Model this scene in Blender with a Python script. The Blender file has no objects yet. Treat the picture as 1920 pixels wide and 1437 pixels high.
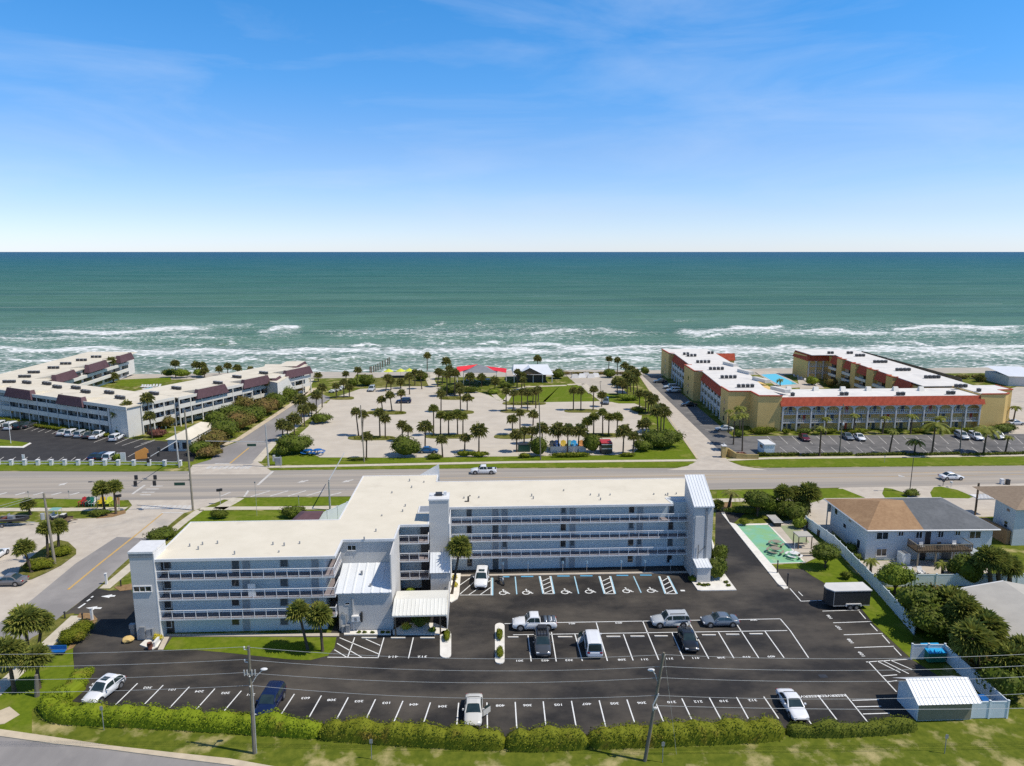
import bpy, bmesh, math, random
from mathutils import Vector, Matrix, noise as mnoise
random.seed(11)
RND = random.Random(5)
scene = bpy.context.scene
COL = scene.collection
PI = math.pi
rad = math.radians

# ------------------------------------------------------------------ camera
F, H, CX, CY, HZ = 1345., 46., 960., 718.5, 472.
TH = math.atan((CY - HZ) / F)
YAW = math.atan((960 - 897) / F * math.cos(TH))
ct, st, cy_, sy_ = math.cos(TH), math.sin(TH), math.cos(YAW), math.sin(YAW)

def ray(px, py):
    a = (px - CX) / F; b = (CY - py) / F
    f = ct + b * st; u = -st + b * ct
    return (a * cy_ + f * sy_, -a * sy_ + f * cy_, u)

def G(px, py, z=0.):
    """ground (or height z) point seen at a place in the photograph"""
    d = ray(px, py); t = (z - H) / d[2]
    return Vector((d[0] * t, d[1] * t, z))

def YP(px, py, Y):
    d = ray(px, py); t = Y / d[1]
    return Vector((d[0] * t, Y, H + d[2] * t))

def P(x, y, z):
    r = x * cy_ - y * sy_; f = x * sy_ + y * cy_; u = z - H
    zc = f * ct - u * st; yc = f * st + u * ct
    return (CX + F * r / zc, CY - F * yc / zc)

def height_at(px, py, ptop):
    g = G(px, py); lo, hi = 0., 45.
    for _ in range(40):
        m = (lo + hi) / 2
        if P(g.x, g.y, m)[1] > ptop: lo = m
        else: hi = m
    return lo

cam = bpy.data.cameras.new('camera'); camo = bpy.data.objects.new('camera', cam); COL.objects.link(camo)
cam.sensor_width = 36.; cam.lens = F / 1920 * 36.; cam.clip_start = .5; cam.clip_end = 200000.
camo.location = (0, 0, H); camo.rotation_euler = (PI / 2 - TH, 0, -YAW)
scene.camera = camo

# ------------------------------------------------------------------ light
SUN_EL = rad(57.5); SUN_AZ = math.atan2(.963, -.27)          # from +Y clockwise: towards +X, a little behind the camera
sd = Vector((math.cos(SUN_EL) * math.sin(SUN_AZ), math.cos(SUN_EL) * math.cos(SUN_AZ), math.sin(SUN_EL)))
sl = bpy.data.lights.new('sun', 'SUN'); slo = bpy.data.objects.new('sun', sl); COL.objects.link(slo)
sl.energy = 4.2; sl.angle = rad(.53); sl.color = (1., .94, .83)
slo.rotation_euler = (-sd).to_track_quat('-Z', 'Y').to_euler()
w = bpy.data.worlds.new('World'); scene.world = w; w.use_nodes = True
nt = w.node_tree; nt.nodes.clear()
def WN(t, **k):
    n = nt.nodes.new(t)
    for a, b in k.items(): setattr(n, a, b)
    return n
sky = WN('ShaderNodeTexSky', sky_type='NISHITA', sun_disc=False, sun_elevation=SUN_EL, sun_rotation=SUN_AZ,
         altitude=0., air_density=1.0, dust_density=.1, ozone_density=2.2)
hs = WN('ShaderNodeHueSaturation'); hs.inputs['Saturation'].default_value = 1.1; hs.inputs['Value'].default_value = 1.0
tc = WN('ShaderNodeTexCoord'); mp = WN('ShaderNodeMapping')
mp.inputs['Scale'].default_value = (1.6, 3.2, 9.); mp.inputs['Rotation'].default_value = (0, rad(-14), 0)
cn = WN('ShaderNodeTexNoise'); cn.inputs['Scale'].default_value = 1.5; cn.inputs['Detail'].default_value = 9.; cn.inputs['Roughness'].default_value = .58
cn.inputs['Distortion'].default_value = .6
cr = WN('ShaderNodeMapRange'); cr.inputs['From Min'].default_value = .46; cr.inputs['From Max'].default_value = .95
cr.inputs['To Max'].default_value = .42
cm = WN('ShaderNodeMix', data_type='RGBA'); cm.inputs[7].default_value = (4.6, 5.3, 6.6, 1)
bg = WN('ShaderNodeBackground'); bg.inputs['Strength'].default_value = .15
wo = WN('ShaderNodeOutputWorld')
L = nt.links.new
L(sky.outputs[0], hs.inputs['Color']); L(tc.outputs['Generated'], mp.inputs[0]); L(mp.outputs[0], cn.inputs['Vector'])
sx = WN('ShaderNodeSeparateXYZ'); L(tc.outputs['Generated'], sx.inputs[0]); tr_ = WN('ShaderNodeValToRGB'); L(sx.outputs['Z'], tr_.inputs[0])
el_ = tr_.color_ramp.elements; el_[0].position = 0.; el_[0].color = (.70, .84, 1.32, 1); el_[1].position = 1.; el_[1].color = (.50, .52, .56, 1)
for po, co in ((.05, (.66, .76, 1.08, 1)), (.13, (.60, .76, 1.04, 1)), (.21, (.42, .80, 1.12, 1)), (.30, (.33, .83, 1.16, 1)), (.5, (.40, .58, .78, 1))):
    x_ = el_.new(po); x_.color = co
mu = WN('ShaderNodeMix', data_type='RGBA', blend_type='MULTIPLY'); mu.inputs[0].default_value = 1.; L(hs.outputs[0], mu.inputs[6]); L(tr_.outputs[0], mu.inputs[7])
L(cn.outputs['Fac'], cr.inputs['Value']); L(cr.outputs[0], cm.inputs[0]); L(mu.outputs[2], cm.inputs[6])
L(cm.outputs[2], bg.inputs['Color']); L(bg.outputs[0], wo.inputs[0])
scene.view_settings.view_transform = 'Standard'; scene.view_settings.look = 'None'
scene.view_settings.exposure = 0.; scene.view_settings.gamma = 1.
scene.render.engine = 'CYCLES'
scene.cycles.max_bounces = 6; scene.cycles.diffuse_bounces = 3; scene.cycles.transparent_max_bounces = 8
try:
    scene.cycles.use_denoising = False; scene.cycles.use_adaptive_sampling = False; scene.cycles.sample_clamp_indirect = 3.
except Exception: pass

# ------------------------------------------------------------------ materials
def mat(name, c, rough=.8, c2=None, scale=1., detail=6., lo=.35, hi=.65, c3=None, scale3=.1, lo3=.5, hi3=.7, metal=0., spec=.5,
        bump=0., bscale=20., island=None, aniso=None, aniso3=None, coat=0., trans=0.):
    m = bpy.data.materials.new(name); m.use_nodes = True; t = m.node_tree; b = t.nodes['Principled BSDF']
    lk = t.links.new; N = t.nodes.new
    b.inputs['Base Color'].default_value = (*c, 1); b.inputs['Roughness'].default_value = rough; b.inputs['Metallic'].default_value = metal
    b.inputs['Specular IOR Level'].default_value = spec
    if coat: b.inputs['Coat Weight'].default_value = coat; b.inputs['Coat Roughness'].default_value = .05
    geo = N('ShaderNodeNewGeometry'); cur = None
    def noise(sc, an, dt=detail):
        n = N('ShaderNodeTexNoise'); n.inputs['Scale'].default_value = sc; n.inputs['Detail'].default_value = dt; n.inputs['Roughness'].default_value = .62
        if an:
            q = N('ShaderNodeMapping'); q.inputs['Scale'].default_value = an; lk(geo.outputs['Position'], q.inputs[0]); lk(q.outputs[0], n.inputs['Vector'])
        else: lk(geo.outputs['Position'], n.inputs['Vector'])
        return n
    def mix(fac, a, bcol):
        x = N('ShaderNodeMix'); x.data_type = 'RGBA'; lk(fac, x.inputs[0])
        if a is None: x.inputs[6].default_value = (*c, 1)
        else: lk(a, x.inputs[6])
        x.inputs[7].default_value = (*bcol, 1); return x.outputs[2]
    def rng(o, a, bb):
        r = N('ShaderNodeMapRange'); r.inputs['From Min'].default_value = a; r.inputs['From Max'].default_value = bb; lk(o, r.inputs['Value']); return r.outputs[0]
    if island: cur = mix(geo.outputs['Random Per Island'], cur, island)
    if c2: cur = mix(rng(noise(scale, aniso).outputs['Fac'], lo, hi), cur, c2)
    if c3: cur = mix(rng(noise(scale3, aniso3).outputs['Fac'], lo3, hi3), cur, c3)
    if cur: lk(cur, b.inputs['Base Color'])
    if bump:
        bn = N('ShaderNodeBump'); bn.inputs['Strength'].default_value = bump; bn.inputs['Distance'].default_value = .05
        lk(noise(bscale, None, 3.).outputs['Fac'], bn.inputs['Height']); lk(bn.outputs[0], b.inputs['Normal'])
    if trans:
        tr = N('ShaderNodeBsdfTranslucent'); mx = N('ShaderNodeMixShader'); mx.inputs[0].default_value = trans
        if cur: lk(cur, tr.inputs[0])
        else: tr.inputs[0].default_value = (*c, 1)
        lk(b.outputs[0], mx.inputs[1]); lk(tr.outputs[0], mx.inputs[2]); lk(mx.outputs[0], t.nodes['Material Output'].inputs[0])
    return m

M = {}
M['grass'] = mat('grass_turf', (.145, .165, .020), .95, (.085, .112, .012), 1.1, 10, .35, .62, (.40, .335, .15), .30, .51, .66, bump=.5, bscale=9, spec=.08)
M['lawn'] = mat('lawn_turf', (.145, .19, .013), .95, (.095, .14, .009), 1.4, 10, .35, .65, (.25, .235, .055), .24, .52, .82, bump=.5, bscale=9, spec=.08)
M['drygrass'] = mat('dry_verge', (.19, .175, .042), .95, (.10, .11, .02), .8, 8, .38, .6, (.33, .27, .14), .35, .55, .72, bump=.5, bscale=9, spec=.1)
M['mulch'] = mat('mulch', (.34, .22, .11), .95, (.20, .12, .06), 3., 6, spec=.1)
M['asphalt'] = mat('fresh_asphalt', (.024, .0225, .022), .84, (.034, .031, .0295), .5, 12, .35, .65, (.088, .076, .062), .11, .42, .62, bump=.15, bscale=30, spec=.22, aniso3=(.75, 1.25, 1.))
M['asphalt_left'] = mat('dark_asphalt', (.036, .034, .034), .85, (.052, .049, .047), .3, 8, spec=.25)
M['asphalt_right'] = mat('worn_asphalt', (.13, .125, .12), .88, (.19, .18, .17), .4, 9, c3=(.09, .088, .085), scale3=.12, spec=.25)
M['road'] = mat('highway_asphalt', (.42, .365, .30), .9, (.35, .305, .25), .9, 8, .35, .65, (.285, .26, .232), .33, .42, .62, spec=.2, aniso=(.05, .8, 1), aniso3=(.02, 1.1, 1.))
M['street'] = mat('street_asphalt', (.285, .265, .25), .9, (.235, .22, .21), .35, 9, .35, .65, (.35, .325, .30), .1, .5, .72, spec=.2, aniso=(1, .3, 1))
M['concrete'] = mat('concrete', (.55, .485, .40), .9, (.46, .40, .33), .5, 9, .35, .65, (.36, .33, .29), .12, .56, .74, spec=.2)
M['walk'] = mat('sidewalk_concrete', (.60, .535, .42), .9, (.50, .44, .345), .8, 8, spec=.2)
M['kerb'] = mat('kerb_concrete', (.60, .50, .36), .9, (.48, .40, .29), .7, 8, spec=.2)
M['kerbwhite'] = mat('white_kerb', (.80, .76, .68), .9, (.68, .64, .57), 1.2, 6, spec=.2)
M['lot'] = mat('pale_lot', (.57, .505, .415), .92, (.50, .44, .36), .22, 10, .35, .65, (.45, .41, .355), .5, .56, .74, spec=.15, aniso3=(.12, 1.2, 1))
M['sand'] = mat('beach_sand', (.50, .44, .36), .95, (.40, .36, .30), .2, 8, .3, .7, spec=.15)
M['paint'] = mat('white_paint', (.80, .80, .77), .7, (.55, .54, .52), 2.5, 5, .52, .8)
M['paintworn'] = mat('worn_paint', (.60, .57, .52), .8, (.44, .41, .37), 1.2, 5, .4, .7)
M['paintblue'] = mat('blue_paint', (.10, .36, .58), .7)
M['paintblue2'] = mat('pale_blue_paint', (.36, .58, .70), .7)
M['paintyellow'] = mat('yellow_paint', (.62, .36, .07), .8, (.45, .33, .17), 1., 5)
M['court'] = mat('green_court', (.19, .44, .30), .8, (.22, .43, .20), .5, 7, .4, .6, (.40, .50, .36), .3, .58, .72)
M['courtdull'] = mat('faded_court', (.26, .32, .17), .85, (.33, .33, .2), .6, 6)
M['water'] = mat('pool_water', (.05, .50, .60), .08, (.10, .60, .70), 1.5, 3)
# buildings
M['roofcream'] = mat('cream_roof', (.72, .65, .52), .85, (.665, .60, .475), .35, 10, .35, .65, (.55, .48, .38), .22, .60, .82, spec=.2)
M['rooftan'] = mat('tan_roof', (.72, .65, .52), .85, (.62, .555, .44), .25, 9, .35, .65, (.50, .45, .36), .12, .58, .78, spec=.2)
M['roofwhite'] = mat('white_roof', (.76, .72, .66), .85, (.66, .63, .585), .3, 9, .35, .65, (.55, .53, .5), .2, .56, .78, spec=.2)
M['bluewall'] = mat('pale_blue_wall', (.56, .63, .655), .85, (.51, .58, .60), .4, 6, spec=.3)
M['greywall'] = mat('grey_block_wall', (.60, .58, .55), .88, (.54, .525, .50), .4, 8, .4, .65, spec=.2, aniso=(.3, .3, 2.2), bump=.12, bscale=7)
M['lightwall'] = mat('light_grey_wall', (.64, .615, .58), .85, (.57, .55, .52), .5, 6, spec=.3)
M['white'] = mat('white_trim', (.74, .73, .71), .6, (.67, .66, .645), 1.5, 4)
M['railing'] = mat('rail_white', (.84, .84, .85), .5, (.78, .78, .79), 1.5, 4)
M['walkfloor'] = mat('walkway_floor', (.26, .215, .215), .9, (.20, .17, .17), .8, 6)
M['metalroof'] = mat('white_metal_roof', (.72, .735, .745), .45, (.66, .675, .69), .4, 6, spec=.4)
M['canopyroof'] = mat('ivory_metal_roof', (.76, .74, .665), .5, (.70, .68, .61), .5, 6)
M['glass'] = mat('window_glass', (.02, .026, .03), .06, (.035, .04, .045), 1.2, 3, spec=.8)
M['door'] = mat('painted_door', (.31, .345, .37), .7, (.28, .31, .335), 3)
M['screen'] = mat('door_screen', (.10, .12, .13), .6, (.06, .075, .085), 2.5)
M['dark'] = mat('dark_metal', (.025, .025, .027), .5, (.04, .04, .042), 3)
M['grey'] = mat('grey_metal', (.33, .34, .35), .5, (.26, .27, .28), 3, metal=.2)
M['galv'] = mat('galvanised_steel', (.52, .52, .50), .5, (.43, .43, .41), 3, metal=.3)
M['vinyl'] = mat('white_vinyl', (.70, .76, .78), .6, (.64, .70, .72), .8, 4)
M['cladding'] = mat('green_grey_cladding', (.24, .225, .155), .8, (.20, .19, .13), 2.)
M['yellowwall'] = mat('yellow_stucco', (.74, .515, .20), .9, (.68, .465, .175), .25, 8, spec=.2)
M['redtile'] = mat('red_tile', (.55, .115, .06), .75, (.43, .08, .04), .9, 6, .35, .65, spec=.25)
M['browntile'] = mat('mauve_brown_tile', (.135, .075, .085), .75, (.11, .06, .068), .9, 6, spec=.3)
M['condowhite'] = mat('condo_white', (.70, .67, .60), .85, (.64, .61, .55), .3, 7)
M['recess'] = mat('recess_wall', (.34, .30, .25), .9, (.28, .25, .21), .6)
M['brownshingle'] = mat('brown_shingle', (.36, .225, .125), .9, (.29, .175, .095), 2.2, 8, .35, .65, (.42, .27, .15), .3, .5, .75, spec=.15, bump=.4, bscale=6)
M['greyshingle'] = mat('grey_shingle', (.145, .15, .155), .9, (.115, .12, .125), 2.2, 8, .35, .65, (.18, .185, .19), .3, .5, .75, spec=.15, bump=.4, bscale=6)
M['tanshingle'] = mat('tan_shingle', (.31, .235, .165), .9, (.25, .185, .13), 2.2, 8, spec=.15, bump=.4, bscale=6)
M['housewall'] = mat('house_blue_siding', (.57, .605, .62), .85, (.52, .56, .575), .6, 6, aniso=(.3, .3, 3))
M['beigeroof'] = mat('beige_roof', (.47, .44, .385), .9, (.41, .385, .34), .5, 8, spec=.2)
M['wood'] = mat('weathered_wood', (.20, .14, .085), .9, (.12, .085, .055), 4., 6, aniso=(1, 1, .2))
M['palewood'] = mat('pale_wood', (.33, .29, .22), .9, (.22, .19, .145), 4., 6, aniso=(3, 3, .3))
M['polewood'] = mat('pole_wood', (.22, .195, .15), .9, (.13, .115, .085), 5., 6, aniso=(3, 3, .3))
M['trunk'] = mat('palm_trunk', (.135, .105, .075), .95, (.075, .06, .045), 6., 5, spec=.1, bump=.6, bscale=14)
M['bark'] = mat('bark', (.12, .095, .07), .95, (.07, .055, .04), 5, 5, spec=.1)
M['sabal'] = mat('sabal_fronds', (.14, .17, .035), .6, island=(.34, .35, .075), c2=(.36, .27, .09), scale=1.3, lo=.55, hi=.8, spec=.1, trans=.28)
M['sabaldark'] = mat('dark_palm_fronds', (.125, .14, .038), .6, island=(.31, .30, .08), c2=(.36, .25, .10), scale=1.1, lo=.53, hi=.78, spec=.1, trans=.28)
M['feather'] = mat('feather_fronds', (.11, .135, .02), .6, island=(.27, .27, .05), spec=.12, trans=.15)
M['deadfrond'] = mat('dead_fronds', (.22, .14, .06), .8, island=(.30, .20, .10), spec=.1)
M['hedge'] = mat('hedge_leaves', (.080, .105, .009), .7, island=(.185, .20, .018), c2=(.22, .155, .03), scale=.55, lo=.56, hi=.75, spec=.08, trans=.1)
M['hedgebright'] = mat('bright_hedge_leaves', (.095, .14, .008), .7, island=(.20, .255, .016), c2=(.22, .165, .03), scale=.5, lo=.58, hi=.78, spec=.08, trans=.1)
M['hedgedark'] = mat('dark_hedge_leaves', (.050, .072, .010), .7, island=(.135, .155, .02), spec=.08, trans=.1)
M['bush'] = mat('bush_leaves', (.046, .074, .008), .6, island=(.14, .185, .018), c2=(.10, .115, .02), scale=.8, spec=.12, trans=.1)
M['bushlight'] = mat('light_bush_leaves', (.085, .125, .012), .6, island=(.21, .26, .028), spec=.12, trans=.1)
M['scrub'] = mat('scrub_leaves', (.070, .078, .015), .7, island=(.175, .165, .035), c2=(.19, .12, .045), scale=.4, spec=.08, trans=.1)
M['yellowleaf'] = mat('yellow_leaves', (.40, .34, .03), .5, island=(.60, .50, .05), spec=.2, trans=.2)
M['redleaf'] = mat('red_leaves', (.12, .045, .035), .6, island=(.20, .08, .05), spec=.2)
M['tyre'] = mat('tyre_rubber', (.018, .018, .019), .8, (.03, .03, .03), 5)
M['rim'] = mat('wheel_rim', (.42, .42, .43), .35, (.3, .3, .31), 8, metal=.6)
M['carglass'] = mat('car_glass', (.018, .032, .032), .05, (.03, .05, .05), 1., 2, spec=.9)
M['lamp'] = mat('lamp_lens', (.75, .76, .76), .15, (.62, .63, .64), 6)
M['tail'] = mat('tail_lens', (.35, .012, .012), .2, (.24, .01, .01), 6)
M['blueplastic'] = mat('blue_plastic', (.012, .13, .42), .4, (.01, .1, .34), 2)
M['cyanplastic'] = mat('cyan_plastic', (.01, .36, .72), .4, (.01, .3, .62), 2)
M['teal'] = mat('teal_canvas', (.22, .42, .38), .7, (.18, .36, .33), 2)
M['redcanvas'] = mat('red_canvas', (.72, .02, .035), .7, (.62, .018, .03), .6)
M['greycanvas'] = mat('grey_canvas', (.22, .235, .25), .8, (.19, .2, .21), .6)
M['yellowcanvas'] = mat('lime_canvas', (.62, .66, .06), .7, (.55, .58, .05), 1.)
M['orange'] = mat('orange_panel', (.66, .30, .07), .8, (.58, .25, .06), 1.)
M['red'] = mat('red_paint', (.50, .03, .03), .5, (.42, .025, .025), 2)
M['green'] = mat('green_paint', (.03, .20, .13), .5, (.025, .16, .1), 2)
M['yellow'] = mat('yellow_panel', (.70, .48, .03), .5, (.62, .42, .025), 2)
M['signgreen'] = mat('sign_green', (.012, .06, .04), .5, (.015, .07, .045), 3)
M['stone'] = mat('stone_wall', (.50, .37, .15), .9, (.42, .30, .12), 1.5)
M['rock'] = mat('pale_rock', (.55, .50, .42), .9, (.42, .38, .32), 2.5)
def paint(name, c, rough=.25):
    return mat(name, c, rough, tuple(v * .93 for v in c), .8, 3, coat=.6, spec=.5)
CARP = {k: paint('car_paint_' + k, v) for k, v in dict(white=(.80, .80, .80), silver=(.50, .52, .53), navy=(.006, .015, .06), black=(.016, .018, .02),
        charcoal=(.06, .065, .072), grey=(.17, .165, .165), maroon=(.13, .012, .022), blue=(.02, .10, .26), slate=(.14, .17, .21), palegold=(.62, .60, .54)).items()}

# ------------------------------------------------------------------ mesh collector
class MB:
    def __init__(s): s.v = []; s.f = []; s.m = []
    def add(s, vs, fs, m=0):
        o = len(s.v); s.v += [tuple(p) for p in vs]; s.f += [tuple(i + o for i in f) for f in fs]; s.m += [m] * len(fs)
    def poly(s, pts, m=0): s.add(pts, [tuple(range(len(pts)))], m)
    def box(s, x0, x1, y0, y1, z0, z1, m=0):
        s.add([(x0, y0, z0), (x1, y0, z0), (x1, y1, z0), (x0, y1, z0), (x0, y0, z1), (x1, y0, z1), (x1, y1, z1), (x0, y1, z1)],
              [(0, 3, 2, 1), (4, 5, 6, 7), (0, 1, 5, 4), (1, 2, 6, 5), (2, 3, 7, 6), (3, 0, 4, 7)], m)
    def obox(s, c, ux, hx, hy, z0, z1, m=0):
        """box with its x axis along the flat direction ux"""
        ux = Vector((ux[0], ux[1], 0)).normalized(); uy = Vector((-ux.y, ux.x, 0)); c = Vector((c[0], c[1], 0))
        q = [c - ux * hx - uy * hy, c + ux * hx - uy * hy, c + ux * hx + uy * hy, c - ux * hx + uy * hy]
        s.prism([(p.x, p.y) for p in q], z0, z1, m)
    def prism(s, pts, z0, z1, m=0, mtop=None, top=True):
        n = len(pts); a = sum(pts[i][0] * pts[(i + 1) % n][1] - pts[(i + 1) % n][0] * pts[i][1] for i in range(n))
        if a < 0: pts = pts[::-1]
        vs = [(p[0], p[1], z0) for p in pts] + [(p[0], p[1], z1) for p in pts]
        s.add(vs, [(i, (i + 1) % n, n + (i + 1) % n, n + i) for i in range(n)] + [tuple(range(n - 1, -1, -1))], m)
        if top: s.add([(p[0], p[1], z1) for p in pts], [tuple(range(n))], m if mtop is None else mtop)
    def tube(s, path, r, n=8, m=0, cap=True):
        path = [Vector(p) for p in path]; k = len(path); rs = r if isinstance(r, (list, tuple)) else [r] * k; vs = []; fs = []
        for i, p in enumerate(path):
            d = (path[min(i + 1, k - 1)] - path[max(i - 1, 0)]).normalized()
            a = d.cross(Vector((0, 0, 1)) if abs(d.z) < .9 else Vector((1, 0, 0))).normalized(); b = d.cross(a)
            for j in range(n):
                t = 2 * PI * j / n; vs.append(p + (a * math.cos(t) + b * math.sin(t)) * rs[i])
        for i in range(k - 1):
            for j in range(n): fs.append((i * n + j, i * n + (j + 1) % n, (i + 1) * n + (j + 1) % n, (i + 1) * n + j))
        if cap: fs += [tuple(range(n)), tuple(range((k - 1) * n + n - 1, (k - 1) * n - 1, -1))]
        s.add(vs, fs, m)
    def bar(s, a, b, t, m=0): s.tube([a, b], t / 1.6, 4, m)
    def corrug(s, p0, p1, q0, q1, pitch, amp, m=0, th=0.):
        """ribbed sheet from eave p0-p1 up to ridge q0-q1, ribs running up the slope"""
        p0, p1, q0, q1 = map(Vector, (p0, p1, q0, q1)); n = max(2, int((p1 - p0).length / pitch)); vs = []; fs = []
        nr = (p1 - p0).cross(q0 - p0).normalized()
        if nr.z < 0: nr = -nr
        pr = [(0., 0.), (.70, 0.), (.78, 1.), (.92, 1.), (1., 0.)]
        for i in range(n):
            for t, h in (pr[:-1] if i < n - 1 else pr):
                u = (i + t) / n; a = p0.lerp(p1, u) + nr * amp * h; b = q0.lerp(q1, u) + nr * amp * h; vs += [a, b]
        for i in range(len(vs) // 2 - 1): fs.append((2 * i, 2 * i + 2, 2 * i + 3, 2 * i + 1))
        s.add(vs, fs, m)
    def blob(s, c, r, m=0, sub=1, jit=.0, rr=RND):
        bm = bmesh.new(); bmesh.ops.create_icosphere(bm, subdivisions=sub, radius=1.)
        vs = [Vector((v.co.x * r[0], v.co.y * r[1], v.co.z * r[2])) * (1 + rr.uniform(-jit, jit)) + Vector(c) for v in bm.verts]
        fs = [tuple(v.index for v in f.verts) for f in bm.faces]; bm.free(); s.add(vs, fs, m)
    def merge(s, o, mt=None, dm=0):
        vs = [mt @ Vector(v) for v in o.v] if mt else o.v; k = len(s.v)
        s.v += [tuple(v) for v in vs]; s.f += [tuple(i + k for i in f) for f in o.f]; s.m += [i + dm for i in o.m]
    def build(s, name, mats, parent=None, smooth=False, bevel=0.):
        me = bpy.data.meshes.new(name)
        off = ORG.get(parent.name, Vector((0, 0, 0))) if parent else Vector((0, 0, 0))
        me.from_pydata([(v[0] - off.x, v[1] - off.y, v[2] - off.z) for v in s.v], [], s.f)
        for x in (mats if isinstance(mats, (list, tuple)) else [mats]): me.materials.append(x)
        me.polygons.foreach_set('material_index', s.m)
        if smooth: me.polygons.foreach_set('use_smooth', [True] * len(me.polygons))
        me.update()
        o = bpy.data.objects.new(name, me); COL.objects.link(o)
        if parent: o.parent = parent; ORG[o.name] = off
        if bevel:
            b = o.modifiers.new('bevel', 'BEVEL'); b.width = bevel; b.segments = 2; b.limit_method = 'ANGLE'
        return o
ORG = {}
def tag(o, label=None, cat=None, group=None, kind=None):
    for k, v in (('label', label), ('category', cat), ('group', group), ('kind', kind)):
        if v: o[k] = v
    return o
def empty(name, loc, label, cat, group=None, rz=0.):
    o = bpy.data.objects.new(name, None); COL.objects.link(o); o.empty_display_size = .3
    o.location = loc; o.rotation_euler = (0, 0, rz); ORG[o.name] = Vector(loc)
    return tag(o, label, cat, group)
def local_empty(name, label, cat, group=None):
    """an Empty whose parts are modelled about the origin; moved afterwards"""
    o = empty(name, (0, 0, 0), label, cat, group); ORG[o.name] = Vector((0, 0, 0)); return o
def copy_tree(o, parent=None):
    c = o.copy(); COL.objects.link(c)
    if parent: c.parent = parent
    for ch in list(o.children): copy_tree(ch, c)
    return c
LAYER = [0]
def sheet(name, pts, z, m, px=True, kind='structure', thick=0.):
    q = [G(*p) for p in pts] if px else [Vector((p[0], p[1], 0)) for p in pts]
    b = MB()
    if thick: b.prism([(p.x, p.y) for p in q], z - thick, z)
    else: b.poly([(p.x, p.y, z) for p in q])
    o = b.build(name, m)
    # face up
    me = o.data
    if not thick and me.polygons[0].normal.z < 0:
        me.flip_normals()
    o['kind'] = kind
    return o
def strip(mb, pts, w, z, m=0, px=True):
    """a painted line of width w along points"""
    q = [G(*p) for p in pts] if px else [Vector((p[0], p[1], 0)) for p in pts]
    for a, b in zip(q, q[1:]):
        d = (b - a); d.z = 0; d.normalize(); n = Vector((-d.y, d.x, 0)) * w / 2
        mb.poly([(p.x, p.y, z) for p in (a - n, b - n, b + n, a + n)], m)
TXT = {}
def text_faces(s, size):
    if s not in TXT:
        cu = bpy.data.curves.new('t', 'FONT'); cu.body = s; cu.size = 1.; cu.align_x = 'CENTER'; cu.align_y = 'CENTER'; cu.resolution_u = 2; cu.offset = .018
        ob = bpy.data.objects.new('t', cu); me = ob.to_mesh()
        TXT[s] = ([tuple(v.co) for v in me.vertices], [tuple(p.vertices) for p in me.polygons])
        ob.to_mesh_clear(); bpy.data.objects.remove(ob); bpy.data.curves.remove(cu)
    return TXT[s]
def text(mb, s, size, mt, m=0):
    v, f = text_faces(s, size); mb.add([mt @ (Vector(p) * size) for p in v], f, m)
def ring(pts, d): return pts
# ================================================================== GROUND
SEA = -1.25
b = MB()
# one land sheet: flat to the dune, then the beach runs down under the water
xs = [-900, -420, -240, -120, -60, 0, 60, 120, 240, 420, 900]
ys = [(-60, 0), (40, 0), (120, 0), (200, 0), (255, 0), (264, -.05)]
for i, x in enumerate(xs):
    for y, z in ys: b.v.append((x, y, z))
n = len(ys)
for i in range(len(xs) - 1):
    for j in range(n - 1): b.f.append((i * n + j, (i + 1) * n + j, (i + 1) * n + j + 1, i * n + j + 1)); b.m.append(0)
tag(b.build('ground', M['grass']), kind='structure')
b = MB()
ys = [(264, -.05), (272, -.35), (282, -1.05), (292, -1.75), (330, -4.), (700, -14)]
nx = 120
for i in range(nx + 1):
    x = -900 + 1800 * i / nx
    for y, z in ys: b.v.append((x, y + (1.2 * math.sin(x * .06) + .8 * math.sin(x * .17) if y > 264 and y < 320 else 0), z))
n = len(ys)
for i in range(nx):
    for j in range(n - 1): b.f.append((i * n + j, (i + 1) * n + j, (i + 1) * n + j + 1, i * n + j + 1)); b.m.append(0)
tag(b.build('beach', M['sand'], smooth=True), kind='structure')

# ------------------------------------------------------------------ ocean
import numpy as np
def vnoise(x, y, seed):
    rs = np.random.RandomState(seed); T = rs.rand(256, 256)
    xi = np.floor(x).astype(int); yi = np.floor(y).astype(int); fx = x - xi; fy = y - yi
    fx = fx * fx * (3 - 2 * fx); fy = fy * fy * (3 - 2 * fy)
    g = lambda a, c: T[a % 256, c % 256]
    return (g(xi, yi) * (1 - fx) + g(xi + 1, yi) * fx) * (1 - fy) + (g(xi, yi + 1) * (1 - fx) + g(xi + 1, yi + 1) * fx) * fy
def fbm(x, y, seed, o=4):
    r = 0; a = .5
    for k in range(o): r = r + a * vnoise(x * 2 ** k, y * 2 ** k, seed + k); a *= .5
    return r / (1 - .5 ** o)
X0, X1, Y0, Y1 = -420., 480., 276., 640.
gx = np.arange(X0, X1 + .1, 3.0); gy = np.concatenate([np.arange(Y0, 420, .9), np.arange(420, Y1 + .1, 1.9)])
XX, YY = np.meshgrid(gx, gy, indexing='ij')
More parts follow.
